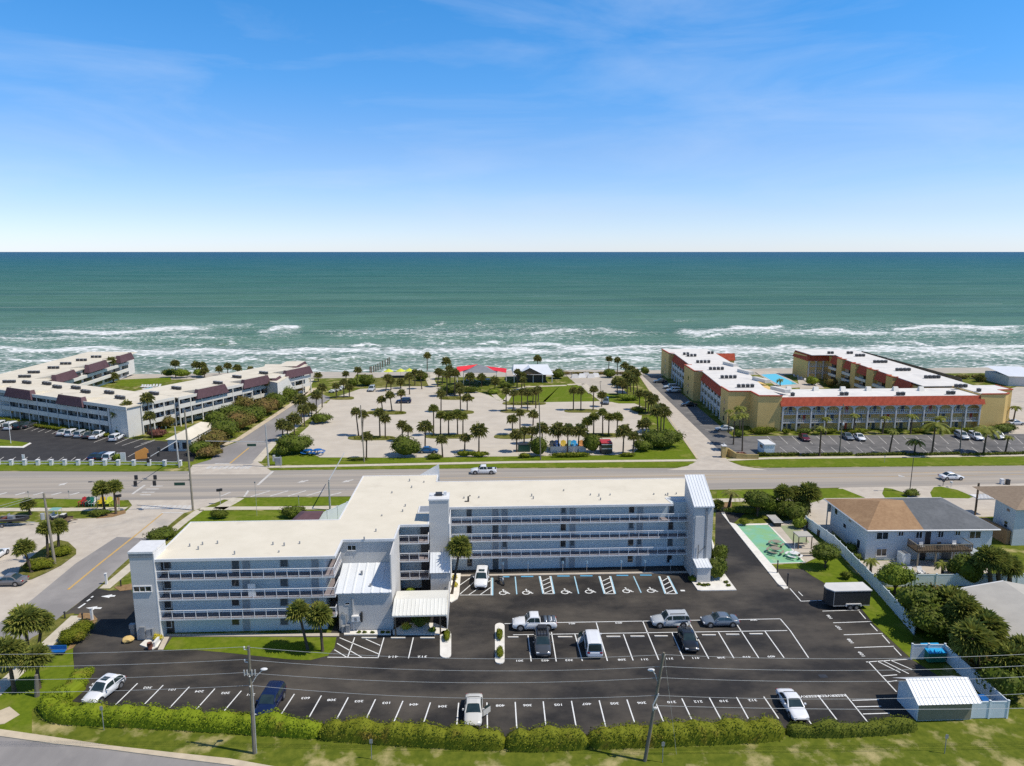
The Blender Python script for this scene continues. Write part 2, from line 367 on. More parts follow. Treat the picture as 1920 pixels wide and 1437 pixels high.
# breakers: (left px, right px, row at left, row at right, thickness of white rows, trailing foam rows, strength)
BR = [(-80, 700, 662, 662, 7, 14, .80), (640, 1300, 661, 660, 8, 18, .82), (1260, 2000, 660, 661, 9, 20, .86), (-80, 480, 634, 634, 6, 8, .5), (560, 1260, 626, 626, 7, 10, .46), (1250, 2000, 625, 624, 7, 10, .6), (72, 405, 626, 619, 4.5, 10, 1.), (-40, 300, 634, 636, 4, 9, .62), (360, 485, 617, 607, 4, 9, .55), (478, 566, 622, 613, 3.5, 12, .95), (480, 560, 606, 604, 3, 4, .42),
      (-40, 245, 657, 657, 5, 11, 1.), (225, 490, 666, 658, 4.5, 11, .95), (412, 441, 646, 645, 2.5, 1, 1.), (340, 382, 650, 648, 2.5, 3, .9),
      (480, 730, 661, 656, 6, 12, .95), (700, 965, 658, 661, 6, 18, .9), (560, 690, 676, 675, 2, 5, .95), (655, 716, 647, 648, 3, 1, 1.), (-20, 235, 677, 676, 3, 9, .8), (390, 500, 677, 678, 2.4, 8, .85),
      (590, 860, 622, 632, 6, 9, .42), (690, 820, 630, 616, 4, 6, .5), (812, 836, 608, 608, 2, .5, 1.), (888, 910, 610, 610, 2.5, .5, 1.), (885, 945, 646, 645, 2.5, 3, 1.), (798, 850, 644, 643, 3, 4, .8),
      (800, 1000, 668, 668, 6, 22, .66), (980, 1100, 628, 618, 5, 14, .85), (1090, 1190, 617, 626, 4, 10, .55), (1085, 1150, 595, 594, 4, 4, .45), (1165, 1215, 593, 594, 1.6, 2, .8), (1250, 1312, 601, 604, 2.2, 2, .9), (1200, 1240, 603, 602, 1.8, 1, .7),
      (1265, 1375, 626, 621, 6, 12, .85), (1298, 1356, 632, 631, 2.2, 3, 1.), (1350, 1475, 618, 616, 3.5, 6, 1.), (940, 1125, 648, 650, 3, 6, 1.), (1000, 1440, 653, 656, 4, 16, .9), (950, 1240, 677, 675, 3, 8, .9),
      (1210, 1470, 652, 656, 5, 14, .9), (1500, 1592, 624, 622, 4, 8, .8), (1525, 1660, 618, 630, 5, 9, .9), (1655, 1930, 617, 615, 4.5, 12, 1.), (1640, 1760, 641, 649, 2.8, 4, .95), (1440, 1520, 654, 652, 5, 16, .95),
      (1600, 1960, 652, 653, 5, 16, .9), (1780, 1960, 652, 652, 3, 4, 1.), (1560, 1960, 672, 670, 7, 12, .6), (1730, 1960, 690, 687, 3, 9, .8), (1440, 1530, 678, 677, 2.5, 8, .8), (1770, 1822, 605, 604, 2, 2, .9), (1425, 1447, 562, 562, 1.4, 1, 1.), (1330, 1356, 588, 588, 1.8, 1, .9), (50, 84, 590, 590, 2, 1, .95),
      (603, 616, 540, 540, 1.4, .5, 1.), (1125, 1132, 553, 553, 1.2, .5, 1.), (675, 690, 588, 589, 1.4, .5, .9), (695, 710, 590, 590, 1.4, .5, .9), (300, 480, 686, 688, 4, 10, .55), (240, 700, 690, 690, 4, 10, .45), (700, 1250, 688, 688, 5, 12, .5), (1400, 1960, 694, 698, 3, 12, .5)]
def Pv(x, y, z):
    r = x * cy_ - y * sy_; f = x * sy_ + y * cy_; u = z - H
    zc = f * ct - u * st; yc = f * st + u * ct
    return CX + F * r / zc, CY - F * yc / zc
foam = np.zeros_like(XX); lift = np.zeros_like(XX)
wob = (fbm(XX / 22., YY / 9., 3, 4) - .5)
pu, pv = Pv(XX, YY, SEA)
for (a, c, ra, rc, th, tail, s) in BR:
    t = np.clip((pu - a) / (c - a), 0, 1); row = ra + (rc - ra) * t + wob * 7 + 2.2 * np.sin(t * 9 + ra)
    ends = np.clip(np.minimum(pu - a, c - pu) / max(6., (c - a) * .16) + .15, 0, 1) * ((pu > a) & (pu < c))
    d = pv - row
    core = np.exp(-(d / th) ** 2 * 1.6); tr = np.where(d > 0, np.exp(-(d / max(tail, .5)) * .9), np.exp(-(d / (th * .8)) ** 2 * 1.6)) * (.62 if tail > 2 else .3)
    foam = np.maximum(foam, ends * s * np.maximum(core, tr)); lift = np.maximum(lift, ends * s * np.exp(-((d + 1.) / (th * 1.1)) ** 2))
shore = np.clip((306 - YY) / 26., 0, 1)
foam = np.maximum(foam, .16 + .10 * np.sin(XX / 37. + 2 * fbm(XX / 90., YY / 30., 5, 3)) * 1.) * np.clip((pv - 598) / 16., 0, 1); foam = np.maximum(foam, (.30 + .22 * (fbm(XX / 60., YY / 16., 12, 4) - .3)) * np.clip((pv - 638) / 18., 0, 1))
swash = np.exp(-((YY - 289. - 3.5 * (fbm(XX / 30., YY * 0 + 3., 21, 3) - .5) * 2) / 2.2) ** 2) * .75
foam = np.maximum(foam, swash)
big = np.sin((YY + 10 * fbm(XX / 60., YY / 40., 8, 3)) / 5.6 + 1.2 * np.sin(XX / 70.)) * .5
ch = (fbm(XX / 7., YY / 3.2, 31, 4) - .5)
fade = np.clip((Y1 - YY) / 120., 0, 1) * np.clip((YY - 284) / 20., .15, 1)
ZZ = SEA + fade * (.16 * big + .5 * ch + 0.75 * lift * np.clip(1 - shore, .2, 1))
nX, nY = XX.shape
b = MB(); b.v = list(map(tuple, np.stack([XX.ravel(), YY.ravel(), ZZ.ravel()], 1).tolist()))
b.f = [(i * nY + j, (i + 1) * nY + j, (i + 1) * nY + j + 1, i * nY + j + 1) for i in range(nX - 1) for j in range(nY - 1)]; b.m = [0] * len(b.f)
fo = foam.ravel()
# the open sea outside the wave grid, out to the horizon
k = len(b.v); FAR = 90000.
b.v += [(X0, Y0, SEA), (X1, Y0, SEA), (X1, Y1, SEA), (X0, Y1, SEA), (-FAR, Y0, SEA), (FAR, Y0, SEA), (FAR, Y1, SEA), (-FAR, Y1, SEA), (FAR, FAR, SEA), (-FAR, FAR, SEA), (X0, FAR, SEA), (X1, FAR, SEA)]
q = lambda *i: tuple(k + j for j in i)
b.f += [q(4, 0, 3, 7), q(1, 5, 6, 2), q(7, 3, 10, 9), q(3, 2, 11, 10), q(2, 6, 8, 11)]; b.m += [0] * 5

m = bpy.data.materials.new('sea_water'); m.use_nodes = True; t = m.node_tree; bs = t.nodes['Principled BSDF']; N = t.nodes.new; lk = t.links.new
geo = N('ShaderNodeNewGeometry'); sep = N('ShaderNodeSeparateXYZ'); lk(geo.outputs['Position'], sep.inputs[0])
def mnode(op, *a):
    n = N('ShaderNodeMath'); n.operation = op
    for i, v in enumerate(a):
        if isinstance(v, (int, float)): n.inputs[i].default_value = v
        else: lk(v, n.inputs[i])
    return n.outputs[0]
def tnoise(sc, an, det=6, ro=.6):
    q_ = N('ShaderNodeMapping'); q_.inputs['Scale'].default_value = an; lk(geo.outputs['Position'], q_.inputs[0])
    n = N('ShaderNodeTexNoise'); n.inputs['Scale'].default_value = sc; n.inputs['Detail'].default_value = det; n.inputs['Roughness'].default_value = ro; lk(q_.outputs[0], n.inputs['Vector']); return n.outputs['Fac']
ly = mnode('LOGARITHM', sep.outputs['Y'], 10.)                       # shallow to deep water
ly = mnode('ADD', ly, mnode('MULTIPLY', mnode('SUBTRACT', tnoise(.004, (.35, 1, 1), 5), .5), .16))
rp = N('ShaderNodeMapRange'); rp.inputs['From Min'].default_value = 2.44; rp.inputs['From Max'].default_value = 4.3; lk(ly, rp.inputs['Value'])
ramp = N('ShaderNodeValToRGB'); lk(rp.outputs[0], ramp.inputs[0]); e = ramp.color_ramp.elements
def lin(r, g, bb, k=1.): return tuple((((v / 255) / 12.92) if v / 255 <= .04045 else ((v / 255 + .055) / 1.055) ** 2.4) * k for v in (r, g, bb)) + (1,)
SK = .86
stops = [(0., lin(128, 150, 132, SK)), (.09, lin(100, 136, 114, SK)), (.22, lin(80, 120, 92, SK)), (.40, lin(50, 108, 92, SK)), (.58, lin(20, 98, 104, SK)), (.80, lin(10, 84, 116, SK)), (1., lin(12, 84, 124, SK))]
e[0].position, e[0].color = stops[0]; e[1].position, e[1].color = stops[-1]
for pos, c in stops[1:-1]:
    x = e.new(pos); x.color = c
def mixc(fac, a, c):
    x = N('ShaderNodeMix'); x.data_type = 'RGBA'; lk(fac, x.inputs[0]); lk(a, x.inputs[6]); x.inputs[7].default_value = c; return x.outputs[2]
def mr(v, a, c, o0=0., o1=1.):
    r = N('ShaderNodeMapRange'); lk(v, r.inputs['Value']); r.inputs['From Min'].default_value = a; r.inputs['From Max'].default_value = c; r.inputs['To Min'].default_value = o0; r.inputs['To Max'].default_value = o1; return r.outputs[0]
col = ramp.outputs[0]
col = mixc(mr(tnoise(.10, (.2, 1., 1.), 12, .8), .44, .66, 0., .55), col, lin(58, 82, 58, .7))     # shade of wave faces painted in as dark streaks
col = mixc(mr(tnoise(.028, (.18, 1., 1.), 10, .78), .48, .68, 0., .5), col, lin(120, 150, 140, .8))
col = mixc(mr(tnoise(.011, (.10, 1., 1.), 10, .75), .46, .62, 0., .55), col, lin(36, 84, 74, .8))  # dark swell bands put into the colour, since far bump shows little relief
at = N('ShaderNodeAttribute'); at.attribute_name = 'foam'
fine = tnoise(.7, (.4, 1., 1.), 12, .78); mid = tnoise(.13, (.30, 1., 1.), 10, .75)
vq = N('ShaderNodeMapping'); vq.inputs['Scale'].default_value = (.16, .42, 1.); vo = N('ShaderNodeTexVoronoi'); vo.feature = 'DISTANCE_TO_EDGE'; vo.inputs['Scale'].default_value = 1.
vd = N('ShaderNodeTexNoise'); vd.inputs['Scale'].default_value = .5; vd.inputs['Detail'].default_value = 5.; lk(vq.outputs[0], vd.inputs['Vector']); va = N('ShaderNodeVectorMath'); va.operation = 'ADD'; lk(geo.outputs['Position'], vq.inputs[0])
vm = N('ShaderNodeVectorMath'); vm.operation = 'SCALE'; vm.inputs['Scale'].default_value = 1.6; lk(vd.outputs['Color'], vm.inputs[0]); lk(vq.outputs[0], va.inputs[0]); lk(vm.outputs[0], va.inputs[1]); lk(va.outputs[0], vo.inputs['Vector'])
lace = mr(vo.outputs['Distance'], 0., .16, 1., 0.)
tex = mnode('ADD', mnode('ADD', mnode('MULTIPLY', fine, .5), mnode('MULTIPLY', mid, .36)), mnode('MULTIPLY', lace, .16))
fm = mnode('ADD', at.outputs['Fac'], mnode('MULTIPLY', mnode('SUBTRACT', tex, .5), 4.2))
fm = mr(fm, .30, .95)
fm = mnode('MULTIPLY', fm, mr(at.outputs['Fac'], .02, .16))
# whitecaps far out
cap = mr(mnode('ADD', tnoise(.020, (.32, 1., 1.), 9, .78), mnode('MULTIPLY', tnoise(.0035, (1., 1., 1.), 4), .22)), .775, .83)
cap = mnode('MULTIPLY', cap, mr(sep.outputs['Y'], 430., 700., .0, .75))
fm = mnode('MAXIMUM', fm, cap)
col = mixc(fm, col, (.78, .78, .76, 1))
lk(col, bs.inputs['Base Color']); bs.inputs['IOR'].default_value = 1.33; bs.inputs['Specular IOR Level'].default_value = .05
lk(mr(fm, 0., 1., .42, .9), bs.inputs['Roughness'])
bp = N('ShaderNodeBump'); bp.inputs['Strength'].default_value = .8; bp.inputs['Distance'].default_value = .8
lk(tnoise(.22, (.4, 1., 1.), 6, .65), bp.inputs['Height']); lk(bp.outputs[0], bs.inputs['Normal'])
M['sea'] = m
o = b.build('ocean', m, smooth=True); o['kind'] = 'structure'
at_ = o.data.attributes.new('foam', 'FLOAT', 'POINT'); at_.data.foreach_set('value', np.concatenate([fo, np.zeros(12)]).astype(np.float32))

# ================================================================== PAVING (sheets a few mm apart)
Z = lambda k: .004 * k
highway = [(-500, 886), (0, 884), (240, 885), (503, 882.5), (960, 878.5), (1440, 878), (1920, 873.5), (2400, 868), (2400, 899), (1920, 907), (1730, 912), (1540, 915.5), (1340, 918.5), (1000, 925), (658, 931), (447, 933), (345, 938), (227, 938), (0, 934), (-500, 934)]
sheet('left_apron', [(0, 1260), (-300, 1300), (-300, 990), (0, 981), (90, 976), (130, 972), (185, 971), (215, 967), (235, 960), (248, 948), (240, 937), (440, 933), (420, 945), (395, 948), (345, 962.5), (286, 1010), (258, 1032), (220, 1066), (182, 1103), (119, 1151), (70, 1190), (37, 1212)], Z(3), M['concrete'])
sheet('left_street', [(-300, 1560), (0, 1246), (37, 1213), (70, 1191), (119, 1152), (182, 1104), (220, 1067), (258, 1033), (283, 1010), (219, 1007), (142, 1057), (61, 1124), (0, 1167), (-300, 1400)], Z(4), M['street'])
sheet('highway', highway, Z(5), M['road'])
sheet('beach_street', [(352, 886), (361, 874), (393, 848), (445, 829), (498, 794), (549, 760), (600, 733), (648, 722), (672, 716), (680, 722), (640, 741), (612, 752), (578, 777), (541, 808), (508, 830), (480, 866), (503, 886)], Z(4), M['street'])
sheet('pale_street_end', [(352, 890), (361, 872), (403, 870), (470, 871), (480, 864), (509, 884), (509, 890)], Z(6), M['concrete'])
sheet('lane', [(1250, 882), (1290, 874), (1307, 861), (1290, 842), (1198, 705), (1187, 690), (1194, 689), (1206, 706), (1331, 827), (1356, 853), (1366, 865), (1390, 874), (1440, 882)], Z(6), M['concrete'])
sheet('sandy_lot', [(556, 819), (575, 847), (600, 858), (760, 858.5), (1184, 853), (1226, 815), (1202, 788), (1204, 777), (1216, 768), (1190, 757), (1120, 752.5), (1022, 753.5), (960, 752), (930, 745), (906, 738), (880, 731), (813, 724.5), (756, 725), (700, 728.5), (675, 729.5), (648, 739), (620, 749), (592, 778), (578, 800)], Z(4), M['lot'])
sheet('left_parking', [(-300, 770), (0, 791), (61, 799), (120, 806.5), (242, 823), (311, 828), (335, 823), (368, 853), (362, 866), (-300, 868)], Z(3), M['asphalt_left'])
sheet('right_parking', [(1205, 705), (1237, 703.5), (1374, 819), (1440, 817.5), (1920, 814), (2300, 812), (2300, 849), (1920, 850.5), (1440, 853), (1357, 854), (1331, 827)], Z(4), M['asphalt_right'])
sheet('right_side_road', [(1872, 815), (1895, 790), (1880, 760), (1872, 735), (1905, 726), (2300, 722), (2300, 815)], Z(3), M['concrete'])
lotpoly = [(182, 1103.5), (205, 1108), (246, 1105), (262, 1150), (300, 1193), (620, 1187), (640, 1150), (846, 1070), (1340, 1058), (1342, 957), (1402, 958), (1372, 985), (1455, 1067), (1505, 1067.5), (1522, 1080), (1543, 1092), (1616, 1143), (1638, 1171), (1709, 1237), (1888, 1347), (1720, 1347), (1640, 1366), (1480, 1366), (1300, 1370), (1100, 1380), (900, 1383), (680, 1370), (480, 1360), (380, 1340), (300, 1330), (170, 1322), (118, 1312), (143, 1283), (141, 1272), (137, 1232), (137, 1217), (161, 1187), (183, 1165), (173, 1151.5), (120, 1152.5)]
sheet('main_parking', lotpoly, Z(5), M['asphalt'])
sheet('lower_street', [(-300, 1330), (0, 1380), (100, 1394), (209, 1405.5), (334, 1422.5), (430, 1434), (620, 1470), (620, 1700), (-300, 1700)], Z(3), M['street'])
sheet('kerb', [(-300, 1318), (0, 1369), (100, 1383.5), (209, 1400), (334, 1414), (430, 1424), (620, 1458), (620, 1474), (430, 1436), (334, 1424), (209, 1407.5), (100, 1396), (0, 1382), (-300, 1332)], .11, M['kerb'], thick=.11)
# pavements
def walk(pts, w, name='sidewalk', z=.035, m='walk'):
    mb = MB(); strip(mb, pts, w, z); o_ = mb.build(name, M[m]); o_['kind'] = 'structure'; return o_
walk([(497, 876), (620, 874), (960, 867), (1306, 863.5)], 1.5)
walk([(1364, 863), (1440, 859.5), (1920, 854), (2200, 851)], 1.5)
walk([(-200, 957), (0, 956), (120, 956), (236, 954.5)], 1.7)
walk([(375, 955), (430, 953.5), (560, 953), (700, 951)], 1.7)
walk([(410, 955), (436, 941), (447, 934)], 2.4)
walk([(375, 956.5), (345, 978), (311, 1006), (280, 1033), (232, 1074), (196, 1104)], 1.5)
walk([(146, 1155), (74, 1222), (28, 1265), (0, 1291), (-60, 1350)], 1.7)
walk([(372, 853), (398, 843), (447, 824), (499, 790), (549, 757), (590, 729)], 1.6, 'sidewalk', .05, 'kerb')
walk([(482, 866), (512, 832), (544, 808), (580, 779), (608, 757)], 1.9, 'sidewalk', .03, 'walk')
walk([(1200, 706), (1308, 861)], .5, 'kerb', .08, 'kerb')
walk([(549, 757), (571, 737), (584, 711)], 2., 'sidewalk', .05)
walk([(1130, 752), (1112, 738), (1095, 720), (1064, 722)], 1.9)
walk([(925, 739), (936, 750), (948, 753), (960, 733), (985, 726), (1062, 723)], 1.8, 'sidewalk', .05)
walk([(812, 724), (806, 712), (816, 700)], 3.)
sheet('driveway', [(1515, 945), (1540, 938), (1575, 914.5), (1760, 911), (1920, 906.5), (2100, 903), (2100, 965), (1515, 975)], Z(4), M['concrete'])
walk([(1338, 939), (1420, 937.5), (1490, 936.5)], 1.9)
sheet('driveway', [(1500, 990), (1513, 962), (1560, 950), (1560, 1000)], Z(5), M['concrete'])
# lawns over paving
def lawn(pts, m='lawn', z=.03, name='lawn'): return sheet(name, pts, z, M[m])
lawn([(-200, 937), (0, 936.5), (130, 936.5), (228, 939), (243, 945), (238, 949), (180, 950), (0, 952), (-200, 953)])
lawn([(-200, 960), (0, 960), (230, 959), (236, 962), (215, 968), (180, 972), (120, 974), (70, 980), (-200, 986)], 'grass')
lawn([(0, 866), (366, 866), (380, 857), (402, 852), (396, 862), (345, 877), (240, 884), (0, 883), (-300, 885), (-300, 868)])
lawn([(448, 935), (662, 933), (655, 948), (430, 951)]); lawn([(378, 955), (397, 946), (420, 937), (430, 938), (412, 952)], 'grass')
lawn([(365, 957), (410, 956), (425, 960), (660, 955), (640, 985), (350, 985)])
lawn([(503, 871.5), (514, 858), (535, 845), (556, 821), (575, 847), (600, 858.5), (760, 859.5), (1184, 854), (1226, 816), (1262, 800), (1304, 858), (1300, 862), (960, 865), (620, 871.5)])
lawn([(505, 880), (620, 876.5), (960, 869.5), (1305, 866), (1298, 870), (1286, 873.5), (1260, 876), (960, 877), (507, 881.2)])
lawn([(1368, 865.5), (1440, 862), (1920, 857), (2300, 852), (2300, 866), (1920, 872), (1440, 876.5), (1410, 874), (1386, 870)])
lawn([(1344, 921), (1440, 919.5), (1536, 917), (1580, 917), (1625, 935), (1545, 937), (1500, 935), (1420, 936), (1344, 937)])
for p in ([(1658, 915), (1673, 917), (1703, 927), (1700, 935), (1660, 935), (1654, 926)], [(1751, 914), (1763, 912.5), (1795, 919), (1826, 932), (1816, 935), (1748, 934), (1744, 924)]): lawn(p)
lawn([(323, 1195.5), (460, 1195), (631, 1195.5), (627, 1215), (615, 1230), (582, 1238.5), (540, 1237), (430, 1225), (370, 1219.5), (306, 1219)])
lawn([(-100, 1290), (-60, 1265), (30, 1262), (80, 1222), (137, 1200), (137, 1217), (140, 1275), (143, 1284), (115, 1312), (60, 1330), (60, 1380), (-100, 1350)], 'lawn', .02)
for s in ([(60, 1196), (70, 1191), (119, 1153), (140, 1150), (134, 1160), (72, 1217), (0, 1275), (-50, 1320), (-50, 1290), (0, 1247)], [(184, 1102), (221, 1068), (258, 1035), (280, 1016), (345, 964), (352, 966), (310, 1001), (240, 1062), (194, 1099), (200, 1106)]):
    lawn(s, 'drygrass', .025, 'verge')
lawn([(37, 1068), (55, 1048), (90, 1021), (110, 1013), (128, 1017), (143, 1031), (143, 1040), (115, 1061), (85, 1076), (60, 1087), (42, 1090), (33, 1080)], 'drygrass', .08)
lawn([(1438, 1061), (1512, 1057), (1535, 1046), (1562, 1034), (1712, 1192), (1709, 1236), (1640, 1172), (1616, 1143), (1543, 1092), (1522, 1080), (1505, 1067)])
lawn([(1630, 1108), (1652, 1103), (1800, 1103), (1830, 1110), (1880, 1190), (1790, 1240), (1745, 1206), (1715, 1190)], 'lawn', .02)
lawn([(1640, 1078), (1800, 1076), (1800, 1086), (1645, 1092)])
lawn([(0, 824), (20, 826.5), (55, 831), (44, 839), (0, 838), (-120, 837), (-120, 820)], 'lawn', .05)
lawn([(286, 823), (310, 813), (312, 818), (302, 826)], 'lawn', .05)
lawn([(1052, 722), (1018, 753), (1022, 754.5), (1118, 753), (1090, 724)], 'lawn'); lawn([(1100, 738), (1150, 738), (1210, 742), (1206, 757), (1160, 757), (1136, 752)], 'lawn')
lawn([(935, 752), (958, 735), (1010, 727), (1050, 724), (1022, 754), (1000, 757), (950, 754)], 'lawn')
lawn([(908, 737), (928, 738), (938, 751), (924, 745)], 'lawn')
lawn([(690, 725), (700, 709), (812, 705), (806, 724), (756, 724.5)], 'drygrass')
lawn([(590, 735), (604, 716), (628, 712), (626, 722), (660, 715), (668, 702), (700, 704), (690, 726), (650, 736), (625, 747)], 'grass')
lawn([(228, 712), (320, 708), (322, 716), (240, 726), (215, 722)], 'lawn')
lawn([(1262, 800), (1304, 857), (1200, 770), (1222, 765)], 'lawn', .026)
# planted islands in the sandy lot
ISL = [(686, 762, 774.5, 3.6), (652, 742, 822, 4.2), (796, 888, 819, 4.2), (822, 889, 773.5, 3.6), (823, 890, 747, 3.4), (938, 994, 771.5, 3.4), (1058, 1122, 771, 3.4), (926, 1000, 819.5, 4.2), (1090, 1166, 817, 4.2), (942, 1024, 757, 3.2), (1196, 1222, 776, 3.4), (618, 664, 747, 3.2)]
for a, c, y, hh in ISL:
    pts = []
    for k in range(20):
        an = 2 * PI * k / 20; cc, ss = math.cos(an), math.sin(an)
        pts.append(((a + c) / 2 + (c - a) / 2 * math.copysign(abs(cc) ** .55, cc), y + hh * math.copysign(abs(ss) ** .7, ss)))
    sheet('planted_island', pts, .10, M['drygrass'], thick=.10)
# mulch beds
for p in ([(183, 1164), (161, 1186), (137, 1216), (122, 1222), (130, 1212), (150, 1188), (165, 1166)], [(144, 1158), (150, 1150), (173, 1150.5), (183, 1162), (174, 1166)], [(214, 1102), (226, 1098), (250, 1095), (250, 1106), (225, 1109)], [(190, 966), (235, 957), (236, 963), (212, 970), (180, 973)], [(1340, 945), (1372, 942), (1372, 956), (1342, 958)]):
    sheet('mulch_bed', p, .045, M['mulch'])
# white kerbed islands and beds in the main lot
def raised(name, pts, m='kerbwhite', h=.14): return sheet(name, pts, h, M[m], thick=h)
def capsule(x0, x1, y0, y1, n=6):
    """rounded island from its photo box"""
    pts = []
    r = (x1 - x0) / 2; cx = (x0 + x1) / 2; rr = r * .62
    for k in range(n + 1): a = PI * k / n; pts.append((cx + r * math.cos(a), y0 + rr - rr * math.sin(a)))
    for k in range(n + 1): a = PI + PI * k / n; pts.append((cx + r * math.cos(a), y1 - rr - rr * math.sin(a)))
    return pts
raised('kerb_island', capsule(928, 946, 1170, 1246)); raised('kerb_island', capsule(825, 846, 1184, 1235.5))
raised('planting_bed', [(1292, 1085), (1308, 1108), (1314, 1109), (1381, 1108), (1356, 1074), (1336, 1030), (1334, 1010), (1344, 1040), (1320, 1078)])
raised('planting_bed', [(645, 1184), (733, 1183.5), (733, 1191.5), (645, 1192)]); raised('planting_bed', [(736, 1184), (760, 1170), (815, 1170), (838, 1180), (846, 1190), (827, 1191.5), (737, 1191.5)])
raised('planting_bed', [(846, 1077), (864, 1077), (861, 1115), (858, 1124), (846, 1131), (840, 1128)])
raised('kerb_strip', [(1352, 963), (1358, 962), (1368, 981), (1380, 984), (1454, 1068), (1474, 1098), (1478, 1104), (1470, 1106), (1458, 1096)])
raised('planting_bed', [(270, 1204), (290, 1187), (310, 1188), (296, 1214), (286, 1219), (262, 1211)])
raised('doorstep_path', [(300, 1189.5), (636, 1188), (636, 1193.5), (318, 1194), (306, 1219), (296, 1219), (306, 1198)], 'concrete', .05)
raised('doorstep_path', [(846, 1079), (1292, 1072), (1292, 1075), (846, 1082)], 'concrete', .10)
raised('drain_slab', [(-30, 1345), (18, 1326), (37, 1341), (8, 1358), (-20, 1362)], 'kerb', .06)
raised('kerb', [(0, 837.5), (42, 838), (56, 831), (59, 832), (44, 840.5), (0, 840)], 'kerbwhite', .12)
# the recreation court
sheet('court', [(1382, 985), (1440.5, 984), (1510, 1055.5), (1438, 1057.5)], .03, M['court'])
b = MB(); strip(b, [(1440.5, 984), (1509, 1055)], .28, .05); strip(b, [(1384, 984.6), (1441, 983.4)], .7, .05); strip(b, [(1436, 1057.5), (1510, 1055.5)], .22, .045); tag(b.build('court_border', M['kerbwhite']), kind='structure')
sheet('shuffle_court', [(1462, 986), (1493, 985), (1518, 1018), (1490, 1020)], .03, M['courtdull'])
sheet('court_surround', [(1441, 982), (1492, 975), (1552, 1035), (1510, 1056)], .02, M['concrete'])
# rear yard of the house
sheet('patio', [(1610, 1052), (1855, 1050), (1852, 1075), (1630, 1078)], .02, M['concrete'])
sheet('pebble_bed', [(1628, 1084), (1700, 1083), (1716, 1090), (1640, 1096)], .045, M['rock'])
# pools
def pool(name, pts, lab):
    sheet('pool_deck', [(p[0] + (p[0] - sum(a[0] for a in pts) / len(pts)) * .35, p[1] + (p[1] - sum(a[1] for a in pts) / len(pts)) * .6) for p in pts], .03, M['concrete'])
    c = G(sum(a[0] for a in pts) / len(pts), sum(a[1] for a in pts) / len(pts))
    r_ = empty('swimming_pool', c, lab, 'pool'); mb = MB()
    q_ = [G(*p) for p in pts]; cc = sum(q_, Vector()) / len(q_)
    for i in range(len(q_)):
        a, d = q_[i], q_[(i + 1) % len(q_)]; ao, do = a + (a - cc).normalized() * .5, d + (d - cc).normalized() * .5
        mb.poly([(v.x, v.y, .10) for v in (a, d, do, ao)])
    mb.build('coping', M['white'], r_); mw = MB(); mw.poly([(v.x, v.y, .06) for v in q_]); o_ = mw.build('pool_water', M['water'], r_)
pool('swimming_pool', [(1427, 703), (1455, 701.5), (1495, 721), (1462, 723)], 'turquoise pool in the courtyard of the yellow condominium')
pool('swimming_pool', [(270, 730), (284, 727), (296, 731), (290, 735), (275, 735)], 'small turquoise pool behind the white condominium with brown roofs')
sheet('pool_deck', [(1494, 706), (1520, 703), (1545, 728), (1500, 730)], .025, M['concrete'])
# volleyball sand
sheet('sand_court', [(1071, 712), (1150, 711), (1176, 738), (1100, 738)], .02, M['sand'])
sheet('sand_court', [(1060, 702), (1140, 700), (1160, 711), (1070, 712)], .018, M['sand'])

# ================================================================== PAINTED MARKINGS
pm = MB(); MZ = .032
LW = .12
NUM = MB()
up = Matrix.Rotation(PI, 4, 'Z')
def number(px, py, s, size=.5, rot=PI):
    g = G(px, py); text(NUM, s, size, Matrix.Translation((g.x, g.y, MZ + .001)) @ Matrix.Rotation(rot, 4, 'Z') @ Matrix.Diagonal((1.25, 1., 1., 1.)))
# bottom row: line top / bottom
ROW = [((258, 1282), (217, 1322)), ((306, 1285.5), (270, 1322)), ((355, 1288.5), (318, 1328)), ((403, 1292), (368, 1331)), ((452.5, 1296), (415, 1340)), ((552, 1302), (514, 1360)), ((602.5, 1305), (580, 1345)), ((653, 1308.5), (632, 1348)),
       ((704, 1312), (684, 1354)), ((755.5, 1315), (737, 1358)), ((807, 1318), (792, 1363)), ((860, 1318.5), (856, 1366)), ((913, 1318), (914, 1366)), ((966, 1317), (969, 1366)), ((1018.5, 1316), (1024, 1366)), ((1071.5, 1315), (1080, 1362)), ((1123.5, 1314), (1136, 1364)), ((1175.5, 1312.5), (1190, 1356)),
       ((1229, 1317), (1244, 1354)), ((1278.5, 1310.5), (1298, 1352)), ((1330, 1309), (1352, 1350)), ((1381, 1308), (1403, 1348)), ((1432, 1307), (1460, 1348)), ((1479, 1300), (1521, 1358)), ((1533.5, 1304), (1569, 1350)), ((1584, 1302), (1628, 1356))]
for a, c in ROW: strip(pm, [a, c], LW, MZ)
for x, y, s in [(180, 1283, '405'), (277, 1290, '302'), (323, 1293.5, '101'), (374, 1297, '204'), (423, 1300, '202'), (470, 1303, '201'), (573, 1309.5, '603'), (622, 1313, '308'), (673, 1315.5, '203'), (725, 1318.5, '103'), (776, 1321.5, '404'), (830, 1325, '304'), (938, 1323.5, '408'), (989, 1323, '306'), (1047, 1322, '105'), (1100, 1320.5, '407'), (1152, 1319.5, '305'), (1203, 1318.5, '206'), (1259, 1317, '210'), (1309, 1316, '212'), (1357, 1315, '310'), (1411, 1313.5, '312')]: number(x, y, s)
number(1512, 1306.5, 'RESERVED', .52); number(1562, 1305, 'RESERVED', .52)
for a, c in (((1598, 1314), (1648, 1312.5)), ((1606, 1326), (1652, 1325)), ((1618, 1339.5), (1668, 1338))): strip(pm, [a, c], LW, MZ)
